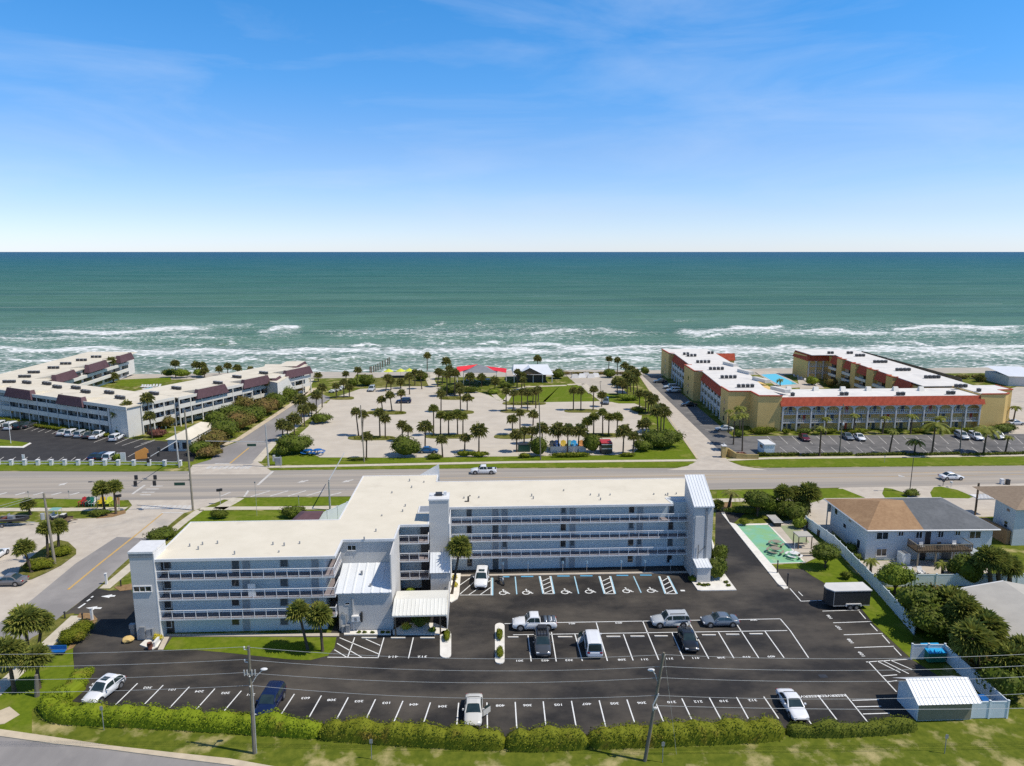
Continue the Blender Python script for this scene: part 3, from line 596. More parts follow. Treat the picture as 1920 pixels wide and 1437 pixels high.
# centre island of stalls
strip(pm, [(946, 1170), (963, 1170)], LW, MZ); strip(pm, [(1042, 1168), (1463, 1161)], LW, MZ); strip(pm, [(1463, 1161), (1482, 1183.5), (1516, 1234)], LW, MZ); strip(pm, [(962, 1191), (1476, 1183)], LW, MZ)
for a, c in (((990, 1192), (996, 1241)), ((1034, 1186), (1043, 1241)), ((1078, 1190), (1092, 1240)), ((1118, 1168), (1139, 1240)), ((1169, 1190), (1187, 1239)), ((1205, 1165), (1235, 1238)), ((1260, 1187), (1282, 1237)), ((1290, 1164), (1329, 1236)), ((1347, 1186), (1376, 1235)), ((1382, 1172), (1423, 1235)), ((1434, 1184), (1470, 1234))): strip(pm, [a, c], LW, MZ)
for x, y, s in [(974, 1239.5, '301'), (1022, 1239, '402'), (1067, 1238.5, '303'), (1166, 1237.5, '208'), (1208, 1237, '211'), (1255, 1235.5, '311'), (1304, 1234.5, '411'), (1352, 1233.5, '308'), (1400, 1232.5, '410'), (1446, 1231.5, '409'), (1072, 1169.8, '401'), (1160, 1168.5, '403'), (1413, 1163, '307')]: number(x, y, s)
for a in ((952, 972, 1196), (1046, 1073, 1195.6), (1137, 1163, 1195), (1182, 1208, 1194.5), (1227, 1252, 1194), (1316, 1342, 1192), (1361, 1386, 1191), (1405, 1430, 1190)):
    g0, g1 = G(a[0], a[2]), G(a[1], a[2]); s_ = MB(); s_.prism([(g0.x, g0.y - .09), (g1.x, g1.y - .09), (g1.x, g1.y + .09), (g0.x, g0.y + .09)], .01, .13)
    tag(s_.build('wheel_stop', M['kerbwhite'], bevel=.03), 'white concrete wheel stop at the head of a centre stall', 'wheel stop', 'wheel stops of the centre stalls')
# east stalls
for a, c in (((1542, 1146.5), (1612, 1144.5)), ((1562, 1168.5), (1634, 1166)), ((1582, 1191), (1655, 1188.5)), ((1602, 1215), (1676, 1212.5)), ((1624, 1242), (1706, 1236.5)), ((1611, 1147), (1623, 1161)), ((1632, 1170), (1645, 1184)), ((1654, 1191), (1668, 1207)), ((1676, 1215), (1690, 1230)), ((1481, 1104), (1502, 1128)), ((1502, 1128), (1541, 1126.5)), ((1497, 1110), (1505, 1118))): strip(pm, [a, c], LW, MZ)
for x, y, s in [(1555.5, 1157.5, '106'), (1573, 1178, '107'), (1595, 1203, '108'), (1616, 1227.5, '109')]: number(x, y, s, .6, PI / 2)
for a, c in (((1628, 1241), (1681, 1298)), ((1644, 1240), (1688, 1262)), ((1656, 1240), (1704, 1264)), ((1668, 1238), (1710, 1256)), ((1655, 1268), (1682, 1266)), ((1665, 1279), (1682, 1277))): strip(pm, [a, c], LW, MZ)
# hatched bay and two stalls by the annex
for a, c in (((637, 1196.5), (710, 1227)), ((632, 1207), (678, 1233)), ((627, 1219), (650, 1233)), ((686, 1199), (713, 1211)), ((665, 1196), (652, 1233)), ((720, 1196), (709, 1234)), ((614, 1233), (710, 1234)), ((775, 1196), (766, 1235))): strip(pm, [a, c], LW, MZ)
number(737, 1232, '414', .6); number(792, 1232, '312', .6)
for x0, x1 in ((678, 706), (733, 760), (788, 815)):
    g0, g1 = G(x0, 1197.3), G(x1, 1197.3); s_ = MB(); s_.prism([(g0.x, g0.y - .09), (g1.x, g1.y - .09), (g1.x, g1.y + .09), (g0.x, g0.y + .09)], .01, .13)
    tag(s_.build('wheel_stop', M['kerbwhite'], bevel=.03), 'white concrete wheel stop below the annex wall', 'wheel stop', 'wheel stops below the annex')
# accessible bays along the rear wing
HB = MB()
for a, c in (((862, 1098), (886, 1081)), ((862, 1115), (890, 1091)), ((879, 1116), (921, 1088)), ((900, 1116), (920, 1102)), ((862, 1116.5), (921, 1116)), ((921, 1084), (921, 1117))): strip(pm, [a, c], LW, MZ)
for (x0, x1, x2, x3) in ((1011, 1033, 1018, 1039.5), (1123, 1145, 1133, 1154), (1235, 1253, 1247, 1270)):
    T, B_ = 1081, 1114
    strip(pm, [(x0 + 2, T), (x2 + 2, B_)], .14, MZ); strip(pm, [(x1 - 2, T), (x3 - 2, B_)], .14, MZ); strip(pm, [(x2 + 1, B_), (x3 - 1, B_)], .14, MZ)
    strip(HB, [(x0, T), (x2, B_)], .16, MZ, 1); strip(HB, [(x1, T), (x3, B_)], .16, MZ, 1)
    for k in range(4):
        r0 = T + 10 + 7.5 * k; f0 = (r0 - T) / (B_ - T); f1 = max(0, (r0 - 7 - T) / (B_ - T)); strip(pm, [(x0 + 2 + (x2 - x0) * f0, r0), (x1 - 2 + (x3 - x1) * f1, r0 - 7)], .13, MZ)
for a, c in (((966, 1082), (969, 1115)), ((1077, 1081), (1085, 1114)), ((1188, 1081), (1202, 1112))): strip(HB, [a, c], .16, MZ, 1)
strip(HB, [(923.5, 1084), (923.5, 1117)], .2, MZ, 1)
for x0, x1, y in ((943, 955, 1082), (977, 1000, 1081.5), (1045, 1068, 1080.7), (1088, 1111, 1080.3), (1156, 1178, 1079.5), (1200, 1222, 1079)): strip(HB, [(x0, y), (x1, y)], .34, MZ, 0)
def wheelchair(px, py):
    g = G(px, py); s = .62
    def pt(u, v): return (g.x + u * s, g.y + v * s)
    def seg(pts, w): strip(pm, [pt(*p) for p in pts], w, MZ, 0, False)
    seg([(-.35, 1.), (-.25, .15), (.45, .15), (.75, -.6), (1.05, -.5)], .2); seg([(-.3, .6), (.25, .6)], .18)
    seg([(-.5 + .75 * math.cos(a), -.25 + .75 * math.sin(a)) for a in [rad(t) for t in range(100, 381, 25)]][:12], .17)
    pm.poly([(*pt(-.38 + .22 * math.cos(k), 1.3 + .22 * math.sin(k)), MZ) for k in [2 * PI * i / 8 for i in range(8)]])
for x, y in ((947, 1111.5), (990.5, 1111), (1063, 1110), (1108, 1109), (1178, 1108), (1224, 1107.5)): wheelchair(x, y)
strip(pm, [(1276, 1108), (1284, 1108)], .4, MZ)
# entrance arrows and dashes
def arrow(a, c, w=.28, hw=1.3, hl=1.3, mb=None):
    mb = mb or pm; a, c = G(*a), G(*c); d = (c - a).normalized(); n_ = Vector((-d.y, d.x, 0)); k_ = c - d * hl
    mb.poly([(v.x, v.y, MZ) for v in (a - n_ * w / 2, k_ - n_ * w / 2, k_ + n_ * w / 2, a + n_ * w / 2)]); mb.poly([(v.x, v.y, MZ) for v in (k_ - n_ * hw / 2, c, k_ + n_ * hw / 2)])
arrow((216, 1118), (189, 1119), .4, 1.0); arrow((190, 1141), (161, 1140.5), .4, 1.0)
for a, c in (((160, 1132), (147, 1141)), ((169, 1124), (163, 1128)), ((175, 1118.5), (171, 1121))): strip(pm, [a, c], .25, MZ)
tag(pm.build('parking_markings', M['paint']), kind='structure'); tag(NUM.build('parking_numbers', M['paint']), kind='structure'); tag(HB.build('blue_markings', [M['paintblue'], M['paintblue2']]), kind='structure')
# roads
rm = MB(); ym = MB()
strip(ym, [(128, 1106), (190, 1055), (252, 1006)], .34, MZ); strip(ym, [(252, 1006), (305, 963)], .26, MZ); strip(ym, [(431, 869.5), (467, 840)], .38, MZ)
strip(rm, [(303, 962), (344, 962)], .5, MZ); strip(rm, [(403, 870), (432, 870)], .5, MZ)
for x in range(8): strip(rm, [(388 + x * 10.5, 879.5), (397 + x * 10.5, 874)], .9, MZ)
for x in range(10): strip(rm, [(264 + x * 9.6, 955.5), (272 + x * 9.6, 948)], .8, MZ)
strip(rm, [(483, 910), (512, 884)], .55, MZ); strip(rm, [(248, 927), (272, 910)], .5, MZ)
arrow((578, 901), (556, 906), .5, 1.4, 1.6, rm); arrow((662, 900), (640, 905.5), .5, 1.4, 1.6, rm); arrow((110, 911), (128, 905), .5, 1.4, 1.6, rm); arrow((212, 907), (196, 910), .5, 1.4, 1.6, rm)
for x0, x1, y in ((274, 298, 917.5), (266, 290, 923.5), (262, 283, 928.5), (282, 305, 912)): strip(rm, [(x0, y), (x1, y)], .45, MZ)
for a, c in (((470, 932), (506, 921)), ((506, 931), (540, 921)), ((540, 931), (574, 920.5)), ((575, 930), (606, 921)), ((616, 930), (640, 924)), ((414, 931), (432, 923.5)), ((458, 932), (466, 920))): strip(rm, [a, c], .4, MZ)
strip(rm, [(540, 920), (1000, 913), (1300, 908)], .13, MZ); strip(rm, [(466, 920.5), (540, 920)], .13, MZ)
for x in range(-40, 260, 34): strip(rm, [(x, 929), (x + 19, 924)], .5, MZ) if x < 150 else None
strip(rm, [(-100, 893), (240, 894)], .12, MZ); strip(rm, [(520, 890.5), (960, 887), (1260, 885.5), (1920, 880)], .11, MZ)
strip(ym, [(690, 907.5), (960, 904), (1440, 897.5), (1920, 890)], .14, MZ); strip(ym, [(690, 898.5), (960, 896), (1440, 890.5), (1920, 884)], .14, MZ)
arrow((1692, 895), (1684, 890.5), .6, 1.5, 1.6, rm)
tag(rm.build('road_markings', M['paintworn']), kind='structure'); tag(ym.build('yellow_road_markings', M['paintyellow']), kind='structure')
# stalls of the neighbouring lots
sm = MB()
for k in range(6): strip(sm, [(45 + 13 * k, 807 + 1.75 * k), (65 + 12.4 * k, 799.6 + 1.5 * k)], .16, .03)
for a, c in (((216, 833), (242, 822)), ((176, 830), (200, 821)), ((229, 836), (268, 823)), ((252, 840), (290, 826)), ((264, 833), (290, 825))): strip(sm, [a, c], .2, .03)
for k in range(9): strip(sm, [(-2 + 22.5 * k, 864), (7 + 22.5 * k, 857.5)], .16, .03)
strip(sm, [(240, 857), (262, 845)], .16, .03)
for k in range(22): strip(sm, [(1438 + 23.2 * k, 818), (1454 + 23.2 * k, 833)], .12, .03)
for k in range(21): strip(sm, [(1462 + 24 * k, 838.5), (1478 + 24 * k, 851.5)], .12, .03)
for k in range(9): strip(sm, [(1250 + 9 * k, 742 + 8 * k), (1274 + 10.5 * k, 741 + 8.0 * k)], .14, .03)
tag(sm.build('neighbour_stall_lines', M['paintworn']), kind='structure')
# ================================================================== THE GREY-BLUE APARTMENT BUILDING
ap = empty('apartment_building', (-4, 90, 0), 'L shaped pale blue and grey four storey apartment building with cream flat roof', 'building')
FL = 2.55; RZ = 10.2
def wallbox(parent, x0, x1, y0, y1, z0, z1, m='bluewall', name='wall'):
    b = MB(); b.box(x0, x1, y0, y1, z0, z1); return b.build(name, M[m], parent)
def win_y(parent, x, z, w, h, y, fr='white', gl='glass', name='window', mull=1, proud=.05, sill=True):
    """window on a wall that faces the camera (plane y)"""
    b = MB(); f = .09
    b.box(x - w / 2 - f, x + w / 2 + f, y - proud, y + .02, z + h, z + h + f); b.box(x - w / 2 - f, x + w / 2 + f, y - proud - (.05 if sill else 0), y + .02, z - f, z)
    b.box(x - w / 2 - f, x - w / 2, y - proud, y + .02, z, z + h); b.box(x + w / 2, x + w / 2 + f, y - proud, y + .02, z, z + h)
    for k in range(1, mull + 1):
        xm = x - w / 2 + w * k / (mull + 1); b.box(xm - .035, xm + .035, y - proud + .01, y + .01, z, z + h)
    b.box(x - w / 2, x + w / 2, y - .018, y + .015, z, z + h, 1)
    return b.build(name, [M[fr], M[gl]], parent)
def door_y(parent, x, z, w, h, y, m='door', glass=False):
    b = MB(); f = .07
    b.box(x - w / 2 - f, x - w / 2, y - .04, y + .01, z, z + h); b.box(x + w / 2, x + w / 2 + f, y - .04, y + .01, z, z + h); b.box(x - w / 2 - f, x + w / 2 + f, y - .04, y + .01, z + h, z + h + f)
    b.box(x - w / 2, x + w / 2, y - .022, y + .012, z, z + h, 1)
    b.box(x + w / 2 - .14, x + w / 2 - .08, y - .06, y - .02, z + .95, z + 1.1, 2)
    if glass: b.box(x - w * .32, x + w * .32, y - .03, y - .02, z + h * .45, z + h * .9, 3)
    return b.build('door', [M['lightwall'], M[m], M['grey'], M['screen']], parent)
XR = lambda px, row=1000: YP(px, row, 98.9).x
XL = lambda px, row=1110: YP(px, row, 82.9).x
# walls
rear = wallbox(ap, -4.25, 32.6, 98.9, 108.9, 0, 9.93)
left = wallbox(ap, -38.55, -19.05, 82.9, 93.2, 0, 9.93)
mid = MB(); mid.prism([(-18.9, 86.55), (-11.0, 86.55), (-11.0, 93.6), (-7.0, 93.6), (-7.0, 98.85), (-4.3, 98.95), (-4.3, 108.8), (-7.1, 108.8), (-7.1, 112.5), (-18.8, 112.5)], 0, 9.93)
midw = mid.build('wall', M['greywall'], ap); midw['label'] = 'plain grey block wall of the centre section'
b = MB(); b.box(-10.98, -8.2, 93.5, 93.7, 0, 9.9); b.build('wall', M['bluewall'], ap)['label'] = 'pale blue wall behind the centre balconies'
b = MB(); b.box(-8.18, -6.75, 92.9, 93.45, 0, 9.7); b.build('stair_shaft_shade', M['dark'], ap)['label'] = 'dark block in place of the shaded stair shaft beside the lift tower'  # solid dark block stands in for the shade inside the open shaft
# roof with its notches
rf = MB()
rf.prism([(-38.75, 81.4), (-17.42, 81.4), (-17.42, 86.33), (-10.92, 86.33), (-10.75, 91.05), (-6.95, 91.05), (-6.95, 97.4), (27.75, 97.4), (27.35, 99.95), (32.9, 99.95), (32.9, 109.15), (-6.85, 109.15), (-6.85, 112.65), (-18.98, 112.65), (-19.25, 93.4), (-38.95, 93.4)], 9.96, RZ, 0)
roof = rf.build('roof', M['roofcream'], ap)
# low parapet lip all round
lip = MB()
rp_ = [(-38.75, 81.4), (-17.42, 81.4), (-17.42, 86.33), (-10.92, 86.33), (-10.75, 91.05), (-6.95, 91.05), (-6.95, 97.4), (27.75, 97.4), (27.35, 99.95), (32.9, 99.95), (32.9, 109.15), (-6.85, 109.15), (-6.85, 112.65), (-18.98, 112.65), (-19.25, 93.4), (-38.95, 93.4)]
for i in range(len(rp_)):
    a = Vector((*rp_[i], 0)); c = Vector((*rp_[(i + 1) % len(rp_)], 0)); d = (c - a).normalized(); n_ = Vector((d.y, -d.x, 0))
    q_ = [a + n_ * .04 - d * .04, c + n_ * .04 + d * .04, c - n_ * .16 - d * .0, a - n_ * .16]
    lip.prism([(v.x, v.y) for v in q_], 9.92, RZ + .05 + .001 * (i % 2))
lip.build('parapet', M['white'], roof)
vents = MB()
for px, py in [(356, 1025), (380, 1022), (408, 1020), (372, 1031), (512, 1022), (533, 1024), (523, 1036), (562, 1020), (683, 1013), (705, 997), (768, 903), (795, 905), (772, 915), (735, 925), (760, 950), (755, 960), (716, 968), (870, 935), (898, 934), (1000, 936), (997, 931), (1107, 929), (1123, 931), (1144, 929), (1126, 938), (1226, 928), (1248, 929), (1252, 929.5), (1057, 921), (1268, 927), (440, 1040)]:
    g = G(px, py, RZ); hgt = RND.uniform(.22, .45)
    v = MB(); v.tube([(g.x, g.y, RZ - .02), (g.x, g.y, RZ + hgt)], .09, 8); v.build('roof_vent', M['grey'], roof)
g = G(878, 941, RZ); v = MB(); v.box(g.x - .5, g.x + .1, g.y - .1, g.y + .1, RZ, RZ + .12); v.tube([(g.x, g.y, RZ), (g.x, g.y, RZ + .75), (g.x + .3, g.y, RZ + .95)], .13, 8); v.build('roof_vent', M['dark'], roof)
g = G(535, 1009, RZ)
# stair opening in the roof beside the lift tower: a grey plate stands for the shade inside, with a white curb
v = MB(); v.box(-8.75, -6.95, 95.4, 98.0, RZ - .1, RZ + .10, 0); v.box(-8.55, -6.95, 95.6, 97.9, RZ + .1, RZ + .11, 1); v.build('roof_opening_shade', [M['white'], M['grey']], roof)
# walkways with railings
def railing(parent, x0, x1, y, z, pitch=1.43, side=0):
    b = MB(); b.box(x0, x1, y - .035, y + .035, z + .99, z + 1.06); b.box(x0, x1, y - .02, y + .02, z + .80, z + .825); b.box(x0, x1, y - .02, y + .02, z + .10, z + .125)
    n_ = max(1, round(abs(x1 - x0) / pitch))
    for k in range(n_ + 1):
        x = x0 + (x1 - x0) * k / n_; b.box(x - .028, x + .028, y - .03, y + .03, z + .003, z + .985); b.box(x - .05, x + .05, y - .09, y - .0805, z - .17, z + .02)
    return b.build('railing', M['railing'], parent)
for k in (1, 2, 3):
    z = FL * k
    s = MB(); s.prism([(-4.2, 97.45), (30.05, 97.45), (30.05, 98.88), (-4.2, 98.88)], z - .2, z, 0, 1); sl_ = s.build('walkway', [M['white'], M['walkfloor']], ap); railing(sl_, -4.15, 30.05, 97.53, z)
    s = MB(); s.prism([(-38.55, 81.45), (-17.6, 81.45), (-17.6, 86.2), (-18.95, 86.2), (-18.95, 82.88), (-38.55, 82.88)], z - .2, z, 0, 1); sl_ = s.build('walkway', [M['white'], M['walkfloor']], ap); railing(sl_, -38.5, -17.65, 81.53, z)
    b = MB(); x = -17.66
    b.box(x - .035, x + .035, 81.6, 86.15, z + .99, z + 1.06); b.box(x - .02, x + .02, 81.6, 86.15, z + .1, z + .13)
    for j in range(16): b.box(x - .012, x + .012, 81.62 + .3 * j - .012, 81.62 + .3 * j + .012, z, z + 1.0)
    b.build('railing', M['railing'], sl_)
    s = MB(); s.prism([(-10.95, 91.1), (-6.98, 91.1), (-6.98, 93.45), (-10.95, 93.45)], z - .2, z, 0, 1); sl_ = s.build('balcony', [M['white'], M['walkfloor']], ap); railing(sl_, -10.9, -7.05, 91.18, z, 1.3)
    b = MB(); b.box(-7.06, -6.98, 91.25, 93.4, z + .99, z + 1.06)
    for j in range(7): b.box(-7.05, -6.99, 91.3 + .33 * j, 91.34 + .33 * j, z, z + 1.)
    b.build('railing', M['railing'], sl_)
# doors and windows of the rear wing
for k in range(4):
    z = FL * k + .02
    for px, kind in ((880, 'w'), (929, 'd2'), (946, 'd'), (1056, 'w2'), (1073, 'd'), (1183, 'w2'), (1199, 'd'), (1257, 'w')):
        x = XR(px)
        if kind == 'w': win_y(rear, x, z + .62, .62, 1.15, 98.9, 'grey', 'screen' if k % 2 else 'glass', mull=0)
        elif kind == 'w2': (win_y(rear, x, z + .75, .75, 1.1, 98.9, 'lightwall', 'glass', mull=0) if (k + px) % 3 else door_y(rear, x, z, .85, 2.02, 98.9, 'door', True))
        elif kind == 'd2': door_y(rear, x, z, .85, 2.02, 98.9, 'screen' if k in (0, 2) else 'door')
        else: door_y(rear, x, z, .85, 2.02, 98.9, 'door', k in (1,))
    for px, kind in ((316, 'w'), (443, 'd2'), (463, 'd'), (534, 'w'), (592, 'd')):
        x = XL(px, 1180 - 34 * k)
        if kind == 'w': win_y(left, x, z + .75, .8, 1.15, 82.9, 'grey' if px > 400 else 'lightwall', 'screen', mull=0)
        elif kind == 'd2': win_y(left, x, z + .85, .85, 1.1, 82.9, 'lightwall', 'glass', mull=0) if k < 3 else door_y(left, x, z, .85, 2.0, 82.9, 'screen')
        else: door_y(left, x, z, .85, 2.0, 82.9)
    b = MB(); b.box(-38.5, -37.6, 82.86, 82.9, z, z + 2.2); b.build('stair_gap_shade', M['dark'], left)  # dark panel painted in for the shade of the gap
# white door leaned open on the third walkway
b = MB(); b.box(XL(478, 1105) - .45, XL(478, 1105) + .45, 81.75, 81.8, 5.12, 6.75); b.build('notice_board', M['white'], left)
# wall lights / sign posts of the accessible bays are separate things (below)
# --- left stair tower
t = MB(); t.box(-41.35, -38.62, 81.3, 84.6, 0, 11.05); lt = t.build('stair_tower', M['greywall'], ap); lt['label'] = 'grey block stair tower at the street end'
c = MB(); c.box(-41.45, -38.55, 81.2, 84.7, 11.05, 11.3); c.box(-41.4, -38.58, 81.24, 81.297, 10.55, 11.04, 1); c.build('tower_cap', [M['white'], M['grey']], lt)
c = MB(); c.box(-38.62, -38.5, 81.28, 84.6, 0, 11.0); c.build('lit_side_sheet', M['white'], lt)  # white sheet paints the sunward side lighter than the block wall
win_y(lt, -40.15, 6.3, 2.0, .62, 81.3, mull=2, proud=.1)
e = MB(); e.box(-40.9, -40.3, 81.05, 81.28, 0.3, 1.8); e.box(-40.1, -39.6, 81.05, 81.28, .6, 1.5); e.tube([(-39.4, 81.15, .2), (-39.4, 81.15, 1.6)], .16, 8); e.build('meter_box', M['grey'], lt)
c = MB(); c.box(-38.4, -36.4, 84.9, 92.4, 10.25, 10.3); 
# --- lift tower in the middle
t = MB(); t.box(-6.9, -4.3, 92.0, 94.6, 0, 13.2); mt_ = t.build('lift_tower', M['greywall'], ap); mt_['label'] = 'tall grey block lift tower in the middle'
c = MB(); c.box(-6.98, -4.2, 91.92, 94.7, 13.2, 13.4); c.build('tower_cap', M['white'], mt_)
c = MB(); c.box(-6.1, -5.2, 93.2, 94.0, 13.4, 13.75, 1); c.box(-5.0, -4.6, 93.4, 93.9, 13.4, 13.9); c.box(-6.8, -6.3, 93.2, 93.8, 13.4, 13.55); c.build('tower_vent', [M['white'], M['dark']], mt_)
c = MB(); c.box(-4.3, -4.22, 91.98, 97.4, 0, 9.9); c.build('lit_side_sheet', M['white'], mt_)  # white sheet puts the sunlit brightness of the right face into colour
c = MB(); c.box(-6.75, -4.28, 90.05, 91.98, 0, 3.7); lowl = c.build('lobby', M['greywall'], ap)
c = MB(); c.corrug((-6.85, 89.9, 3.82), (-4.15, 89.9, 3.82), (-6.85, 92., 5.85), (-4.15, 92., 5.85), .42, .04); c.build('lobby_roof', M['metalroof'], lowl)
c = MB(); c.poly([(-6.75, 90.05, 3.7), (-6.75, 91.98, 3.7), (-6.75, 91.98, 5.7)]); c.poly([(-4.28, 90.05, 3.7), (-4.28, 91.98, 5.7), (-4.28, 91.98, 3.7)]); c.build('lobby_gable', M['greywall'], lowl)
# --- right stair tower with sloping roof
t = MB(); t.add([(30.1, 95, 0), (32.85, 95, 0), (32.85, 99.9, 0), (30.1, 99.9, 0), (30.1, 95, 10.7), (32.85, 95, 10.7), (32.85, 99.9, 13.5), (30.1, 99.9, 13.5)], [(0, 1, 5, 4), (1, 2, 6, 5), (2, 3, 7, 6), (3, 0, 4, 7), (4, 5, 6, 7)]); rt = t.build('stair_tower', M['greywall'], ap); rt['label'] = 'grey stair tower with a sloping white metal roof'
c = MB(); c.corrug((30.0, 94.75, 10.72), (32.95, 94.75, 10.72), (30.0, 100.05, 13.72), (32.95, 100.05, 13.72), .42, .05); c.add([(30, 94.75, 10.55), (32.95, 94.75, 10.55), (32.95, 94.75, 10.73), (30, 94.75, 10.73)], [(0, 1, 2, 3)]); c.build('tower_roof', M['metalroof'], rt)
c = MB(); c.box(30.35, 31.75, 94.9, 94.998, 1.8, 9.2, 0); c.box(31.78, 32.05, 94.86, 94.996, .2, 10.5, 1); c.box(32.1, 32.85, 94.94, 94.994, .2, 10.3, 0); c.build('wall_panel', [M['lightwall'], M['grey']], rt)
c = MB(); c.box(30.35, 32.25, 93.05, 94.98, 0, 2.25); sh = c.build('tower_annex', M['lightwall'], rt)
c = MB(); c.corrug((30.2, 92.85, 2.42), (32.4, 92.85, 2.42), (30.2, 94.98, 2.9), (32.4, 94.98, 2.9), .42, .04); c.box(30.25, 32.35, 92.9, 94.98, 2.25, 2.4); c.build('annex_roof', M['metalroof'], rt)
c = MB(); c.tube([(30.9, 94.8, 2.9), (30.9, 94.8, 5.0)], .035, 6); c.tube([(30.9, 94.75, 3.8), (31.7, 94.75, 4.6), (31.95, 94.75, 4.8)], .03, 6); c.build('conduit', M['dark'], rt)
# --- annex in front of the centre section
c = MB(); c.prism([(-17.45, 82.25), (-11.05, 82.25), (-11.05, 86.53), (-17.45, 86.53)], 0, 5.05); c.add([(-17.45, 82.25, 5.05), (-17.45, 86.53, 5.05), (-17.45, 86.53, 6.8), (-11.05, 82.25, 5.05), (-11.05, 86.53, 5.05), (-11.05, 86.53, 6.8)], [(0, 1, 2), (3, 5, 4)]); an = c.build('annex', M['greywall'], ap)
c = MB(); c.corrug((-17.7, 81.95, 5.14), (-10.95, 81.95, 5.14), (-17.55, 86.53, 7.0), (-10.95, 86.53, 7.0), 1.1, .05); c.box(-17.65, -10.98, 82.0, 82.2, 4.98, 5.13); c.build('annex_roof', M['metalroof'], an)
c = MB(); c.box(-11.04, -10.9, 82.3, 91.0, 0, 9.9); c.build('fin_wall', M['lightwall'], ap)
win_y(midw, -16.35, 8.75, 1.0, .62, 86.55, mull=1, proud=.07)
win_y(an, -16.35, 3.55, .5, .22, 82.25, mull=0, sill=False)
c = MB(); c.box(-15.75, -15.6, 82.1, 82.24, .2, 4.4); c.tube([(-17.3, 82.15, .2), (-17.3, 82.15, 2.3), (-16.9, 82.15, 2.6), (-16.5, 82.15, 2.3), (-16.5, 82.15, .8)], .05, 6, 1); c.build('conduit', [M['lightwall'], M['grey']], an)
c = MB(); c.box(-15.85, -14.85, 81.75, 82.22, 1.5, 2.2, 0); c.box(-14.75, -14.55, 81.8, 82.22, 1.4, 2.6, 2); c.box(-15.5, -15.2, 81.735, 81.75, 1.6, 2.05, 1); c.build('wall_unit', [M['white'], M['grey'], M['dark']], an)
c = MB(); c.box(-16.6, -16.1, 81.6, 82.2, .1, 1.1); c.box(-17.1, -16.7, 81.7, 82.2, .1, .9); c.build('meter_box', M['grey'], an)
v = MB(); v.tube([(-14.9, 84.7, 6.2), (-14.9, 84.7, 6.75)], .14, 8); v.build('roof_vent', M['grey'], an); v = MB(); v.tube([(-13.6, 82.9, 5.5), (-13.6, 82.9, 5.9)], .1, 8); v.build('roof_vent', M['grey'], an)
# --- entrance canopy
e0, e1, e2 = G(735, 1155, 3.1), G(738, 1124, 4.0), G(738, 1108, 3.5)
c = MB(); c.corrug((-10.7, e0.y, 3.1), (-4.2, e0.y, 3.1), (-10.7, e1.y, 4.0), (-4.2, e1.y, 4.0), .45, .05); c.add([(-10.7, e1.y, 4.0), (-4.2, e1.y, 4.0), (-4.2, e2.y, 3.45), (-10.7, e2.y, 3.45)], [(0, 1, 2, 3)]); c.box(-10.7, -4.2, e0.y - .02, e0.y + .08, 2.92, 3.09); c.box(-4.25, -4.12, e0.y, e2.y, 2.7, 3.08)
can = c.build('entrance_canopy', M['canopyroof'], ap)
for x, y in ((-5.0, e0.y + .7), (-4.5, e2.y - .6), (-10.4, e0.y + .6)):
    c = MB(); c.box(x - .09, x + .09, y - .09, y + .09, 0, 3.0); c.build('post', M['wood'], can)
c = MB(); c.box(-4.28, -4.18, e0.y + 2., e2.y + 4.2, 0, 2.6); c.build('screen_wall', M['lightwall'], ap)
# --- sloping fin on the ocean side
c = MB(); c.add([(x, y, z) for y in (112.7, 112.95) for x, z in ((-9.96, 8.), (-6.6, 8.), (-6.7, 12.0), (-9.96, 10.1))], [(0, 1, 2, 3), (7, 6, 5, 4), (0, 4, 5, 1), (1, 5, 6, 2), (2, 6, 7, 3), (3, 7, 4, 0)]); c.build('roof_fin', M['white'], ap)
# low planter beside the left tower
c = MB(); c.box(-38.7, -38.45, 79.4, 81.2, 0, .75); tag(c.build('planter_wall', M['white'], bevel=.02), 'low white planter wall at the foot of the grey street tower', 'wall')
c = MB(); c.blob((-42.2, 80.9, .35), (.7, .5, .4), 0, 2, .18); tag(c.build('rock', M['yellowwall']), 'yellowish rock at the foot of the grey street tower', 'rock')
c = MB(); c.tube([(-38.9, 79.1, .13), (-38.9, 79.1, .55), (-38.9, 79.1, .9)], [.22, .32, .28], 10); tag(c.build('planter_pot', M['redleaf'], smooth=True), 'terracotta planter pot at the end of the white planter wall', 'pot')
# parking-sign posts along the walkway
def post_sign(name, px, py, h, label, cat, w=.32, hh=.42, m='white', group=None, pm_='galv', face=PI):
    g = G(px, py); r = empty(name, g, label, cat, group)
    b = MB(); b.tube([g, g + Vector((0, 0, h))], .035, 6); b.build('post', M[pm_], r)
    b = MB(); c, s = math.cos(face), math.sin(face)
    mt = Matrix.Translation((g.x, g.y, h - hh / 2 - .02)) @ Matrix.Rotation(face, 4, 'Z')
    q = MB(); q.box(-w / 2, w / 2, .035, .06, -hh / 2, hh / 2); b.merge(q, mt); b.build('sign_plate', M[m], r); return r
for i, (px, py) in enumerate([(943, 1075), (990, 1074), (1055, 1073), (1100, 1073), (1164.5, 1072), (1209, 1072), (1257, 1071)]):
    post_sign('parking_sign', px, py, 1.75, ['behind the parked motorcycle', 'between the motorcycle and the first hatched bay', 'just right of the first hatched bay', 'just left of the middle hatched bay', 'just right of the middle hatched bay', 'just left of the shaded hatched bay', 'beside the kerbed bed of the right stair tower'][i] and 'small white and blue accessible parking sign ' + ['behind the parked motorcycle', 'between the motorcycle and the first hatched bay', 'right of the first hatched bay', 'left of the middle hatched bay', 'right of the middle hatched bay', 'left of the shaded hatched bay', 'nearest the right stair tower'][i], 'sign', .3, .42, 'paintblue2', 'accessible parking signs along the rear wing', face=0)
